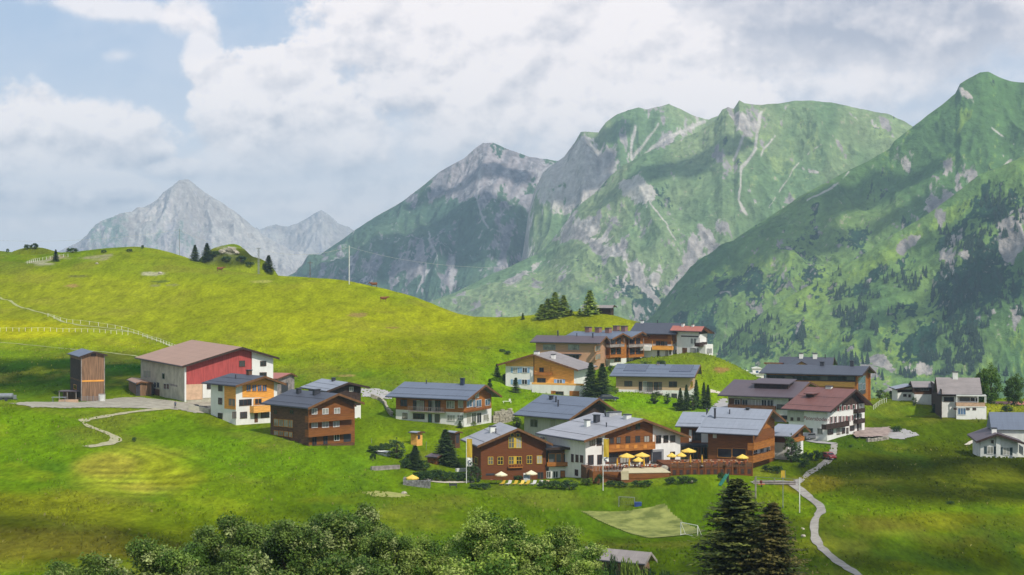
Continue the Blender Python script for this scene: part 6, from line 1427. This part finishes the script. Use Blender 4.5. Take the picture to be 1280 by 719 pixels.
# person in the yard
def person(u, v, lab):
    q = on(u, v); r = empty('person', q, 0)
    vs = [(0, 0, .95), (0, 0, 1.15), (0, 0, 1.42), (0, 0, 1.54), (0, .0, 1.66), (0, 0, 1.76), (-.19, 0, 1.43), (-.26, -.02, 1.15), (-.25, -.10, .92), (.19, 0, 1.43), (.27, 0, 1.15), (.26, -.1, .93), (-.10, 0, .88), (-.12, -.02, .5), (-.12, 0, .07), (-.12, -.16, .03), (.10, 0, .88), (.13, .04, .5), (.14, .1, .07), (.14, -.06, .03)]
    ed = [(0, 1), (1, 2), (2, 3), (3, 4), (4, 5), (2, 6), (6, 7), (7, 8), (2, 9), (9, 10), (10, 11), (0, 12), (12, 13), (13, 14), (14, 15), (0, 16), (16, 17), (17, 18), (18, 19)]
    rad = [.15, .13, .16, .06, .10, .08, .07, .05, .04, .07, .05, .04, .10, .07, .05, .04, .10, .07, .05, .04]
    me = bpy.data.meshes.new('body'); me.from_pydata(vs, ed, []); o = bpy.data.objects.new('body', me); col.objects.link(o)
    sm = o.modifiers.new('s', 'SKIN'); 
    for i, sv in enumerate(me.skin_vertices[0].data): sv.radius = (rad[i], rad[i]*.8); sv.use_root = (i == 0)
    o.modifiers.new('u', 'SUBSURF').levels = 1
    bpy.context.view_layer.update(); dg = bpy.context.evaluated_depsgraph_get(); m2 = bpy.data.meshes.new_from_object(o.evaluated_get(dg)); bpy.data.objects.remove(o)
    o = bpy.data.objects.new('body', m2); m2.materials.clear(); skin = mat('skin', alb((206,160,130)), .7); jk = mat('blue_jacket', alb((70,90,120)), .9); tr = mat('dark_trousers', alb((60,62,72)), .9)
    for m_ in (skin, jk, tr): m2.materials.append(m_)
    for f in m2.polygons: z = f.center.z; f.material_index = 0 if z > 1.5 or (z < 1.0 and abs(f.center.x) > .2) else (1 if z > .95 else 2); f.use_smooth = True
    col.objects.link(o); o.parent = r; MB().lathe([(.11, 1.70), (.115, 1.76), (.07, 1.84), (.01, 1.86)], 10).build('hair', BRX, r)
    return tag(r, lab, 'person')
person(219, 511.5, 'person in blue jacket and dark trousers standing in the farmyard')
# ---------------------------------------------------------------- vegetation
def leafmat(name, trans=.35, rough=.6):
    m = bpy.data.materials.new(name); m.use_nodes = True; t = m.node_tree; t.nodes.clear(); g = NG(t)
    a = g.new('ShaderNodeVertexColor', layer_name='Col'); d = g.new('ShaderNodeBsdfPrincipled'); d.inputs['Roughness'].default_value = rough; d.inputs['Specular IOR Level'].default_value = .25
    tr = g.new('ShaderNodeBsdfTranslucent'); mx = g.new('ShaderNodeMixShader'); mx.inputs[0].default_value = trans; o = g.new('ShaderNodeOutputMaterial')
    oi = g.new('ShaderNodeObjectInfo'); s = g.new('ShaderNodeVectorMath', operation='SCALE'); g.l.new(a.outputs[0], s.inputs[0]); g.put(s.inputs['Scale'], g.math('MULTIPLY_ADD', oi.outputs['Random'], .4, .8))
    g.l.new(s.outputs[0], d.inputs['Base Color']); g.l.new(s.outputs[0], tr.inputs[0]); g.l.new(d.outputs[0], mx.inputs[1]); g.l.new(tr.outputs[0], mx.inputs[2]); g.l.new(mx.outputs[0], o.inputs[0]); return m
LEAF = leafmat('leaf', .28); NEED = leafmat('needles', .25, .7); BARK = mat('bark', (.10, .075, .055), .95, .25, 3)
rng = np.random.default_rng(11)
def quads(c, n, s, asp=.55, cols=None):
    """leaf-sized faces: centres c, normals n, sizes s"""
    N = len(c); n = n/np.linalg.norm(n, axis=1, keepdims=True); r = rng.normal(size=(N, 3)); t = np.cross(n, r); t /= np.linalg.norm(t, axis=1, keepdims=True); b = np.cross(n, t)
    s = np.broadcast_to(np.asarray(s, float), (N,))[:, None]
    V = np.stack([c-t*s, c-b*s*asp, c+t*s, c+b*s*asp], 1).reshape(-1, 3); Fc = np.arange(N*4).reshape(-1, 4)
    return V, Fc
def crown_obj(name, V, Fc, C, parent, m):
    o = mesh_obj(name, V, Fc, m, parent); set_col(o, np.repeat(C, 4, axis=0)); return o
def broadleaf(name, h, rx, rz, nclump, nleaf, leaf, pal, trunk=True, cz=None, seed=0, flat=1., lobes=None, low=-.45, cs=1.):
    global rng
    rng = np.random.default_rng(seed); r = empty(name, (0, 0, 0)); cz = h-rz if cz is None else cz
    d = rng.normal(size=(nclump, 3)); d /= np.linalg.norm(d, axis=1, keepdims=True); d[:, 2] = np.where(d[:, 2] < low, -d[:, 2], d[:, 2])
    rad = rng.uniform(.45, 1.0, nclump)**.6*(0.78+.34*rng.random(nclump)); cen = d*rad[:, None]*np.array([rx, rx, rz])+np.array([0, 0, cz])
    if lobes:
        for (x, y, z, q) in lobes: cen = np.vstack([cen, rng.normal(size=(int(nclump*.22), 3))*q*.45+np.array([x, y, z])])
    nclump = len(cen); cr = rng.uniform(.11, .31, nclump)*rx*1.05*cs
    c = []; nn = []; cc = []; p0 = np.array([alb(x) for x in pal])
    for i in range(nclump):
        k = int(nleaf*(cr[i]/(.23*rx*cs))**2); q = rng.normal(size=(k, 3)); q /= np.linalg.norm(q, axis=1, keepdims=True)
        rr = cr[i]*rng.uniform(.35, 1.15, k)[:, None]; c.append(cen[i]+q*rr*np.array([1, 1, .8])); nn.append(q*.6+rng.normal(size=(k, 3))*.7+np.array([0, 0, .5]))
        base = p0[rng.integers(len(p0))]; cc.append(base*(.7+.6*rng.random((k, 1))))
    c = np.vstack(c); nn = np.vstack(nn); cc = np.vstack(cc)
    V, Fc = quads(c, nn, leaf*rng.uniform(.7, 1.3, len(c)), .55); crown_obj('crown', V, Fc, cc, r, LEAF)
    mb = MB(); 
    if trunk:
        tr = max(.05, h*.022); mb.tube((0, 0, -1), (0, 0, cz*.75), tr*1.3, tr*.8, n=7)
        for i in range(0, nclump, max(1, nclump//14)): mb.tube((0, 0, cz*.55+rng.random()*cz*.2), tuple(cen[i]), tr*.5, tr*.12, n=5, cap=False)
        mb.build('trunk', BARK, r)
    else:
        for i in range(0, nclump, max(1, nclump//7)): mb.tube((0, 0, -.2), tuple(cen[i]), .05, .015, n=4, cap=False)
        mb.build('stems', BARK, r)
    return r
def spruce(name, h, r0, whorls, nb, seg, spray, pal, seed=0, bare=.06, droop=.28, power=.85, top=.02):
    global rng
    rng = np.random.default_rng(seed); r = empty(name, (0, 0, 0)); MB().tube((0, 0, -1), (0, 0, h*.99), h*.018+.03, .012, n=7).build('trunk', BARK, r)
    c = []; nn = []; ss = []; cc = []; p0 = np.array([alb(x) for x in pal]); V4 = []
    for w in range(whorls):
        f = (w+rng.random()*.6)/whorls; z = h*(bare+(1-bare)*f); L = r0*((1-f)**power)+top*h*.4; a0 = rng.random()*6.28
        for b in range(nb):
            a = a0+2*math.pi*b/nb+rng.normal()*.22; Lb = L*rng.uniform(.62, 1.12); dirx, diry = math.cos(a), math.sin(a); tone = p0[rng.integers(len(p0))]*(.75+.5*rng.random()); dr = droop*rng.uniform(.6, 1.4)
            for s_ in range(seg):
                t = (s_+.5+rng.random()*.4)/seg; x = Lb*t; zz_ = z-dr*x*(1-.25*t)+.10*Lb*t*t*t*1.6
                wid = Lb*.30*(1-t*.75)+.05
                for side in (-1, 1):
                    off = wid*rng.uniform(.1, 1.0)*side; c.append((dirx*x-diry*off, diry*x+dirx*off, zz_-abs(off)*.25-rng.random()*spray*.5))
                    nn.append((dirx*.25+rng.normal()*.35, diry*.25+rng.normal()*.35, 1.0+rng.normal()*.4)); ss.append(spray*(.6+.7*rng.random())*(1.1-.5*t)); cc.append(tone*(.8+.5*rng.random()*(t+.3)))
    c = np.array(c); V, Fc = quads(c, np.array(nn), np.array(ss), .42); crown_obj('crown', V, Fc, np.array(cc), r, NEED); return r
SP = [(86,110,56), (104,126,64), (66,90,48)]
SPB = [(196,220,92), (212,230,104), (160,192,74)]
protos = {}
def place(kind, u, v, vt, w=None, lab=None, cat='tree', group=None, d=None, rot=None, dmin=150, name=None, label_first=True, shrink=1.):
    """a copy of a prototype standing on the ground at photo point (u, v), its top at height vt, w photo pixels wide"""
    root, ph, pr = protos[kind]; p = on(u, v, dmin) if d is None else atd(u, d)
    H = (v-vt)/F*p.y if d is None else -(vt-VH)/F*p.y-p.z
    if kind in ('round', 'birch'): p = p-Vector((0, 0, .13*H)); H *= 1.13
    o = copy_tree(root); o.location = p; s = H/ph; sx = (w/F*p.y/2)/pr*(2.1 if kind == 'spruce2' else 1.8 if kind in ('spruce', 'small') else 1.1) if w else s
    o.scale = (sx, sx, s); o.rotation_euler.z = random.uniform(0, 6.28) if rot is None else rot
    if name: o.name = name
    return tag(o, lab, cat, group)
def proto(k, root, h, r): protos[k] = (root, h, r)
proto('spruce', spruce('spruce', 9, 2.1, 30, 12, 7, .36, SP, 1, bare=.02), 9, 2.1)
proto('spruce2', spruce('spruce', 9, 2.0, 28, 12, 7, .38, SPB, 2, bare=.02), 9, 2.0)
proto('small', spruce('small_spruce', 4, 1.1, 16, 10, 5, .28, SP, 3, bare=.02), 4, 1.1)
proto('big', spruce('foreground_spruce', 16, 4.4, 54, 13, 14, .26, [(96,108,50), (134,142,68), (56,70,34), (106,114,52)], 4, bare=.1, droop=.34, power=.62, top=.012), 16, 4.2)
proto('big2', spruce('foreground_spruce', 16, 4.4, 50, 12, 13, .26, [(112,108,54), (142,132,70), (66,74,38)], 5, bare=.1, droop=.30, power=.62, top=.012), 16, 4.2)
proto('round', broadleaf('stone_pine', 8, 2.5, 3.7, 170, 46, .17, [(96,132,46), (78,112,40), (112,142,50)], seed=6, low=-1, cz=4.3), 8, 2.75)
proto('bush', broadleaf('garden_bush', 2.0, 1.3, 1.0, 40, 26, .13, [(78,108,46), (96,126,50), (60,92,42)], trunk=False, seed=7, cz=.9), 2.0, 1.45)
proto('bushl', broadleaf('garden_bush', 2.0, 1.3, 1.0, 40, 26, .13, [(140,164,60), (120,150,56), (160,176,70)], trunk=False, seed=8, cz=.9), 2.0, 1.45)
proto('birch', broadleaf('garden_tree', 6, 1.5, 2.7, 70, 34, .14, [(92,118,62), (76,102,54), (110,134,70)], seed=9, low=-1, cz=3.1), 6, 1.5)
WIL = [(152,172,84), (118,146,58), (76,106,36), (184,196,122), (134,160,68), (92,124,44)]
WIL2 = [(164,188,78), (128,160,54), (88,124,38), (190,206,110), (110,146,48)]
for i in range(4):
    proto('fg%d' % i, broadleaf('foreground_tree', 7, 2.4, 3.0, 78, 190, .095, WIL if i < 2 else WIL2, seed=20+i, cs=1.12, lobes=[(1.2, .2, 6.2, 1.0), (-1.5, -.3, 5.6, .9), (.2, -1.2, 6.8, .8)]), 7.2, 2.9)
FGH = {}
for i in range(4):
    rt = protos['fg%d' % i][0]; cr_ = [c for c in rt.children if c.name.startswith('crown')][0]; zv = np.sort(np.array([v.co.z for v in cr_.data.vertices])); FGH[rt.name] = float(zv[int(len(zv)*.9985)])
random.seed(5)
# foreground broad-leaved trees
fg = [(88,704,34,112),(150,694,52,110),(212,672,50,112),(268,655,44,118),(318,644,44,114),(368,648,44,110),(412,636,46,116),(452,634,40,120),(484,662,32,112),(330,690,60,100),(440,690,60,100),(240,706,50,100),
      (536,676,40,112),(574,660,38,118),(614,641,40,116),(654,652,42,114),(694,656,36,119),(724,680,30,114),(600,697,60,100),(680,700,50,100)]
side = ['low bushy broad-leaved tree at the left end of the foreground row','broad-leaved foreground tree second from the left end','broad-leaved foreground tree third from the left, below the dark meadow band','foreground tree with rounded crown right of the third one','foreground tree with a feathery top left of the two highest crowns','foreground tree between the feathery one and the highest crowns','left one of the two highest crowns in the foreground','right one of the two highest crowns in the foreground','sloping right edge tree of the left foreground group','near tree at the bottom edge under the feathery crown','near tree at the bottom edge under the two highest crowns','near low tree at the bottom edge of the left foreground group',
        'left edge tree of the right foreground group','second tree of the right foreground group','highest tree of the right foreground group','pale green tree right of the highest one in the right group','pale tree before the hotel side of the right foreground group','right edge tree of the foreground beside the old barn roof','near tree at the bottom edge of the right group','near pale tree at the bottom edge left of the barn roof']
for i, ((u, vt, hw, d), lab) in enumerate(zip(fg, side)):
    p = atd(u, d); zt = -(vt-VH)/F*d; H = zt-p.z
    root, ph, pr = protos['fg%d' % ((i % 2)+(2 if u > 500 else 0))]; ph = FGH[root.name]; o = copy_tree(root)
    s = hw/F*d/pr*1.25; sz = s*.95
    o.location = (p.x, p.y, zt-ph*sz); o.scale = (s, s, sz); o.rotation_euler.z = random.uniform(0, 6.28)
    # stretch the trunk down to the ground
    for k in o.children:
        if k.name.startswith('trunk'): MB().tube((0, 0, (p.z-(zt-ph*sz))/sz-.5), (0, 0, 2.0), .22, .14, n=7).build('stem', BARK, o)
    tag(o, lab, 'tree', 'broad-leaved trees along the bottom edge')
for k, (u, vt, d, w, lab) in {'big': (921, 598, 150, 165, 'big dark spruce rising from the bottom edge'), 'big2': (966, 627, 147, 125, 'smaller brownish spruce right against the big dark one')}.items():
    p = atd(u, d); zt = -(vt-VH)/F*d; root, ph, pr = protos[k]; H = zt-p.z; o = copy_tree(root); o.location = p; o.scale = (w/F*d/2/pr*1.25,)*2+(H/ph,); tag(o, lab, 'tree', 'foreground spruces')
# bushes by the foreground barn
for i, (u, vt, w, k, lab) in enumerate([(768,687,16,'bush','dark shrub in front of the old barn roof'),(780,692,18,'bushl','yellow-green shrub in front of the old barn roof'),(790,696,20,'bushl','yellow-green shrub below the right end of the barn roof'),(762,698,22,'bush','shrub at the lower left edge of the barn roof'),(742,700,26,'bushl','pale shrub between the barn and the foreground trees'),(812,704,30,'bush','shrub at the right end of the old barn'),(835,708,30,'bush','low shrub right of the old barn'),(800,706,24,'bushl','pale shrub in front of the barn corner')]):
    d = 214; p = atd(u, d); root, ph, pr = protos[k]; o = copy_tree(root); zt = -(vt-VH)/F*d; H = max(1.2, zt-p.z); o.location = p; o.scale = (w/F*d/2/pr,)*2+(H/ph,); tag(o, lab, 'bush', 'bushes around the old barn')
GS = 'spruces standing in the village'
for (k, u, v, vt, w, lab) in [('spruce',738.7,497,453,19,'tall spruce left of the pair above the grey house'),('spruce',753,497.5,454,19,'tall spruce right of the pair beside the dark blue car'),('small',644.7,490.8,471.5,8,'small spruce before the shuttered white wall'),('small',621.3,470.5,454,7,'small spruce on the slope left of the shuttered chalet roof'),('small',612.2,492,473,8,'slim small spruce left of the shuttered chalet'),
      ('spruce',850.4,513,485,9,'spruce at the left of the clump by the street lamp'),('spruce',858,513,481,9,'second spruce of the clump by the street lamp'),('spruce',870.4,509,475,9,'tallest slim spruce right of the street lamps'),('spruce',879.8,511,478,8,'slim spruce second from the right of the clump'),('spruce',885,511,481,8,'slim spruce at the right end of the clump'),
      ('spruce',556.8,580,537,24,'tall dark spruce beside the reddish timber hut'),('spruce',519,586,557,17,'dark spruce among the garden shrubs left of the timber hut'),('small',574.8,535,526,6,'tiny cone-shaped spruce at the long house wall'),('spruce',565,583,560,14,'short dark spruce behind the timber hut'),('small',1168.5,515.5,504.5,8,'tiny dark conifer at the corner of the white terrace house'),('small',1113.6,496,485.5,9,'small dark round conifer on the crest behind the white hotel')]:
    place(k, u, v, vt, w, lab, group=GS)
GC = 'trees on the skyline crest'
for (k, u, v, vt, w, lab) in [('spruce2',677.6,398.5,380,13,'leftmost of the light green spruces on the crest'),('spruce2',685,397,373,14,'second light green spruce of the crest clump'),('spruce2',694,396.5,365,15,'highest light green spruce of the crest clump'),('spruce2',704.6,395.5,369,13,'right spruce of the light green crest clump'),('small',714,394.5,387,6,'tiny spruce right of the crest clump'),('small',724.6,394,385.5,5,'tiny slim spruce between crest clump and hay hut'),('spruce2',737.2,393.5,362.5,15,'light green spruce immediately left of the hay hut'),('small',653.6,399.5,391,4,'lone tiny conifer far left of the crest clump'),
      ('spruce',243.7,326,305.5,10,'left spruce on the little rocky knoll'),('spruce',258.7,325,304,12,'right spruce on the little rocky knoll'),('spruce',335.8,339,319,12,'spruce right of the lattice pylon'),('spruce',69.7,327,312,7,'small dark spruce on the upper left crest')]:
    place(k, u, v, vt, w, lab, group=GC, dmin=560)
for (u, v, vt, w, lab) in [(34,312,305,8,'left bush on the far left hilltop'),(42,311.5,303.5,11,'right bush on the far left hilltop'),(90.5,316,309.5,15,'round dark bush on the crest left of the pale rocks'),(130,316.5,312,7,'small bush on the crest near the pale rocks'),(161.5,315.5,311,8,'dark bush on the crest left of the summit'),(178,311.5,306,4,'tiny bush at the very top of the hill'),(9.7,316,310.5,4,'tiny bush at the left edge of the skyline'),(268,320,313,14,'dark shrub between the two spruces of the rocky knoll'),(300,327,319,16,'dark shrub on the right flank of the rocky knoll'),(284,326,320,14,'dark shrub below the rocks of the knoll'),(312,333,327,14,'low shrub near the lattice pylon on the knoll flank')]:
    place('bush', u, v, vt, w, lab, 'bush', 'bushes on the skyline', dmin=600)
for (k, u, v, vt, w, lab) in [('round',1237,505,456,29,'larger round stone pine beside the white terrace house'),('round',1226,504,462,18,'narrower round pine half hidden behind the larger one'),('round',1267,507,467.5,23,'round stone pine alone near the right edge')]:
    place(k, u, v, vt, w, lab, group='round pines at the right')
for (k, u, v, vt, w, lab) in [('birch',989,578,541,18,'slim leafy tree before the stepped annex'),('birch',996,577,552,13,'smaller leafy tree right of the slim one by the annex'),('birch',818.7,505,487,12,'small leafy tree under the balcony of the solar house'),('birch',834,505,490,9,'small leafy tree at the right part of the solar house'),('birch',866,513,490,12,'leafy tree between the slim spruces'),('birch',496,573,546,22,'round leafy garden tree above the white hut'),('birch',589,604,573,12,'dark leafy tree at the left corner of the reddish brown hotel'),('birch',597,603,580,10,'small leafy tree against the reddish brown hotel wall'),
      ('birch',1100,497,484,10,'yellow-green leafy tree on the crest behind the white hotel'),('birch',1143,507,495,6,'thin leafy sapling before the low white house'),('birch',680,530,515,9,'leafy tree half hidden behind the grey house'),('birch',646,534,519,12,'leafy tree between boulders and grey house')]:
    place(k, u, v, vt, w, lab, group='leafy trees in the gardens')
GB = 'garden bushes around the hotels'
bl_ = [('bush',470,566,556,22,'dark bush left of the white hut'),('bush',482,562,553,18,'dark bush just above the white hut'),('bush',506,585,572,16,'bush right of the low grey wall'),('bush',512,583,566,16,'bush left of the dark garden spruce'),('bush',530,588,575,18,'bush between garden spruce and timber hut'),('bush',466,576,566,8,'small bush left of the white hut wall')]
for i, u in enumerate(range(522, 586, 8)): bl_.append(('bush', u, 602-abs(i-4)*.4, 586+abs(i-3)*1.1, 17, ['hedge bush at the left end of the long hedge','second bush of the long hedge from the left','third bush of the long hedge from the left','fourth bush of the long hedge from the left','hedge bush in the middle of the long hedge','third bush of the long hedge from its right end','second bush of the long hedge from its right end','hedge bush at the right end by the banner'][i]))
bl_ += [('bush',594,611,603.5,16,'low bush on the lawn left part below the brown hotel'),('bush',606,612,603.5,18,'low bush on the lawn right part below the brown hotel'),('bush',640,599,593,12,'small bush against the brown hotel wall behind loungers'),('bush',648,600,593.5,12,'bush between the two cream parasols'),('bush',682,610,600,20,'dark bush right of the loungers'),('bush',697,611,600,20,'dark bush left of the wide dark pair below the white hotel'),('bush',713,611.5,599.5,24,'widest dark bush below the white hotel corner'),('bushl',733,606,597,18,'lighter bush beneath the small dark terrace'),
        ('bush',748,606,592,10,'tall bush beside the banner pole at the terrace'),('bush',765,608,600,16,'dark bush under the left of the main terrace'),('bush',778,609,601,14,'bush under the cream panel of the platform'),('bush',798,608,600,16,'dark bush under the platform middle'),('bush',810,608,600,14,'dark bush under the platform right part'),('bush',837,605,596,15,'round bush left of the terrace stairs'),('bush',853,604,594,17,'round bush below the left end of the wooden terrace'),('bush',866,604,596,12,'bush right of the boulder below the terrace'),
        ('bush',1018,576,562,16,'dark bush left of the red car'),('bush',1008,577,565,14,'dark bush between annex and red car'),('bush',1026,573,564,12,'bush touching the left of the red car'),('bush',1004,584,574,16,'bush above the path by the timber hotel'),('bush',960,590,581,14,'bush under the timber hotel balcony left'),('bush',972,592,582,16,'bush under the timber hotel balcony right'),
        ('bush',1260,516.5,506,15,'round bush beneath the lone round pine'),('bushl',1108,500,490,12,'yellow-green bush on the crest beside the dark conifer'),('bush',632,480,466,9,'dark bush at the left corner of the shuttered chalet'),('bushl',606,528,521,12,'pale bush at the right end of the long house'),('bushl',590,532,526,12,'pale bush below the glazed end of the long house'),('bush',618,528,519,8,'bush between long house and boulder wall'),
        ('bushl',808,460,450,18,'light bush left of the knoll chalets garden'),('bushl',790,462,453,14,'light bush before the gabled apartment wing'),('bush',765,466,456,10,'bush at the foot of the apartment block'),('bush',826,457,450,12,'bush before the dark-roofed chalet'),('bushl',770,492,484,8,'pale bush left of the solar house'),('bush',845,511,503,10,'low bush below the solar house'),('bush',628,440,436,8,'left dark bush on the slope above the shuttered chalet'),('bush',634,443,438,9,'right dark bush on the slope above the shuttered chalet'),
        ('bush',168,552.5,546,6,'lone small dark bush at the top of the mown patch'),('bush',1063,560,556,5,'small bush near the white hotel path'),('bush',902,601,590,10,'bush above the turquoise slide'),('bush',1187,630,626,12,'low dark bush far out on the right meadow'),('bush',1165,537,530,26,'low thicket on the slope below the garage') if False else ('bush',1120,540,532,14,'grey-green bush on the bank above the car park')]
for (k, u, v, vt, w, lab) in bl_: place(k, u, v, vt, w, lab, 'bush', GB)
for k, (root, a, b) in protos.items():
    for c in list(root.children): bpy.data.objects.remove(c)
    bpy.data.objects.remove(root)
# distant spruces on the mountain foot
def mt_at(name, u, v):
    X, Y, Z, U, V = MT[name]; d2 = (U-u)**2+((V-v))**2; d2[:12] = 1e9
    d2 = np.where(d2 < 9, d2+Y*1e-2, d2+1e3); i = np.argmin(d2); i = np.unravel_index(i, X.shape); return Vector((X[i], Y[i], Z[i]))
def far_mesh(seed, h=13, r=2.4):
    rg = np.random.default_rng(seed); mb = MB()
    for k in range(5):
        f = k/5; z0 = h*(.06+.84*f); rr = r*(1-f)**.9+.25; n = 7; vs = [(0, 0, z0+h*.30*(1-f*.4))]; 
        for i in range(n*2): a = math.pi*i/n; q = rr*(1.0 if i % 2 else .62)*rg.uniform(.85, 1.15); vs.append((q*math.cos(a), q*math.sin(a), z0-rg.uniform(0, .5)))
        mb.add(vs, [(0, i, i % (2*n)+1) for i in range(1, 2*n+1)])
    mb.tube((0, 0, -2), (0, 0, h*.3), .25, n=5); return mb
FARM = mat('distant_needles', alb((58,84,58)), .9, .2, .3)
fm = [far_mesh(i).build('distant_spruce', FARM) for i in range(4)]
rg = np.random.default_rng(3)
cl = [(1050.5,375,13,1,0,0),(996.5,384,12,1,0,0),(1003.7,420,14,12,5,18),(1070,400,13,18,14,9),(1094,412,12,9,8,7),(1059,424,10,4,4,5),(1167,372,13,5,4,5),(1086.5,438,15,6,5,3),(1063,455,15,22,20,5),(1190,395,15,10,6,10),(960,470,9,10,30,5),(1095,470,11,6,10,6),(1130,470,12,12,16,4),(900,400,8,12,40,16),(935,430,8,12,30,14),(1030,350,7,8,30,10),(1155,345,11,6,6,6),(1115,388,9,8,16,8),(1240,470,11,10,30,6),(1215,420,12,18,20,30)]
cnt = 0
for (u, v, hp, n, su, sv) in cl:
    for k in range(n):
        uu = u+rg.normal()*su*.6; vv = v+rg.normal()*sv*.6; nm = 'wooded_mountain' if True else ''
        p = mt_at('wooded_mountain', uu, vv); s = hp/F*p.y/13*rg.uniform(.75, 1.2)
        if cnt < 4: o = fm[cnt]
        else: o = fm[cnt % 4].copy(); col.objects.link(o)
        o.location = p; o.scale = (s, s, s); o.rotation_euler.z = rg.random()*6.28; cnt += 1
        tag(o, 'dark spruce standing far off on the lower mountain slope', 'tree', 'distant spruces on the mountain foot')
# closed woods and scrub on the slopes read as one mass
X, Y, Z, U, V = MT['wooded_mountain']; vs = []; fs = []; 
tpl = [far_mesh(10+i, 11, 2.6) for i in range(3)]
acc_v = []; acc_f = []; base_ = 0
def scatter(cx, cy, ru, rv, n, mt='wooded_mountain', hs=1.):
    global base_
    for k in range(n):
        a = rg.random()*6.28; q = math.sqrt(rg.random()); uu = cx+ru*q*math.cos(a); vv = cy+rv*q*math.sin(a)
        if float(fbm(np.array(uu/14.), np.array(vv/14.), 3, 9)) < .46: continue
        p = mt_at(mt, uu, vv); t = tpl[k % 3]; s = hs*rg.uniform(.5, 1.1); A = np.array(t.v)*s; an = rg.random()*6.28; ca, sa = math.cos(an), math.sin(an)
        A = np.stack([A[:, 0]*ca-A[:, 1]*sa, A[:, 0]*sa+A[:, 1]*ca, A[:, 2]], 1)+np.array(p); acc_v.append(A); acc_f.extend([tuple(i+base_ for i in f) for f in t.f]); base_ += len(A)
for a in [(1190,440,40,36,260),(1215,360,42,60,300),(1250,270,30,30,120),(1070,368,34,12,60),(1195,300,40,14,60),(1062,398,22,16,40),(1130,352,26,12,50),(930,420,60,30,120),(1275,370,20,40,60)]: scatter(*a)
o = mesh_obj('forest', np.vstack(acc_v), acc_f, FARM); tag(o, kind='stuff')
# ---------------------------------------------------------------- haze and cloud shadows
def haze():
    x0, x1, y0, y1, z0, z1 = -9000, 9000, -400, 13500, -900, 430
    vs = [(x, y, z) for z in (z0, z1) for y in (y0, y1) for x in (x0, x1)]
    fs = [(0,2,3,1),(4,5,7,6),(0,1,5,4),(1,3,7,5),(3,2,6,7),(2,0,4,6)]
    m = bpy.data.materials.new('haze_air'); m.use_nodes = True; t = m.node_tree; t.nodes.clear(); g = NG(t)
    v = g.new('ShaderNodeVolumePrincipled'); o = g.new('ShaderNodeOutputMaterial'); g.l.new(v.outputs[0], o.inputs['Volume'])
    v.inputs['Density'].default_value = 8.6e-5; v.inputs['Color'].default_value = (.58, .80, 1, 1); v.inputs['Anisotropy'].default_value = 0.0
    tag(mesh_obj('haze', vs, fs, m), kind='stuff')
haze()

# fair-weather clouds overhead, outside the view: their shadows lie on the slopes and meadows
def overhead_clouds():
    vs = []; fs = []; base = 0; rg = np.random.default_rng(8)
    bm = bmesh.new(); bmesh.ops.create_icosphere(bm, subdivisions=3, radius=1); iv = np.array([v.co[:] for v in bm.verts]); ifc = [tuple(v.index for v in f.verts) for f in bm.faces]; bm.free()
    def cloud(x, y, z, rx, ry, alt, n, ang=0):
        nonlocal base
        t = (alt-z)/SDIR.z; cx, cy = x+SDIR.x*t, y+SDIR.y*t; ca, sa = math.cos(ang), math.sin(ang)
        for k in range(n):
            a = rg.random()*6.283; q = math.sqrt(rg.random())*.78; px, py = rx*q*math.cos(a), ry*q*math.sin(a); r = .34*math.sqrt(rx*ry)*rg.uniform(.6, 1.15)*(1.15-.5*q)
            f = 1+.25*(fbm(iv[:, 0]*3+k, iv[:, 1]*3+iv[:, 2]*2.1, 3, k)-.5)*2
            V = iv*f[:, None]*np.array([r*1.2, r*1.2, r*.7])+np.array([cx+px*ca-py*sa, cy+px*sa+py*ca, alt+rg.uniform(0, r*.3)])
            vs.append(V); fs.extend([tuple(i+base for i in q_) for q_ in ifc]); base += len(V)
    def g_(u, v, d): p = P(u, v, d); return p.x, p.y, p.z
    for a in CLOUDS:
        (u, v, d, rx, ry, alt, n) = a[:7]; x, y, z = g_(u, v, d); cloud(x, y, z, rx, ry, alt, n, *a[7:])
    for a in MCL:
        p = mt_at(a[0], a[1], a[2]); cloud(p.x, p.y, p.z, a[3], a[4], a[5], a[6], *a[7:])
    m = mat('cloud_white', (.8, .8, .8), 1, .02)
    tag(mesh_obj('clouds', np.vstack(vs), fs, m, smooth=True), kind='stuff')
MCL = [('rocky_mountain',470,320,260,150,1300,14),('rocky_mountain',560,290,240,170,1300,16),('rocky_mountain',640,290,200,170,1300,14),('rocky_mountain',600,215,150,80,1300,8),('green_mountain',845,212,170,55,1150,12,.25),('ridge_mountain',730,225,90,60,1250,6),
       ('steep_mountain',930,330,190,110,1050,14,.3),('steep_mountain',1020,270,190,100,1050,14,.3),('steep_mountain',1100,235,120,70,1050,8,.3),('steep_mountain',870,370,90,70,1000,7),('steep_mountain',1150,262,70,50,1000,6),('steep_mountain',1070,300,90,50,1000,6,.3),('wooded_mountain',1240,350,110,90,950,10),('wooded_mountain',1190,300,70,40,950,5)]
CLOUDS = [(150,688,262,44,8,560,12,-.12),(1130,590,385,36,12,560,11),(1240,625,350,24,9,560,7),(1150,700,290,26,9,560,7),(1060,640,340,14,6,560,4),(880,712,276,40,8,560,8),(330,640,312,26,8,560,4)]
overhead_clouds()
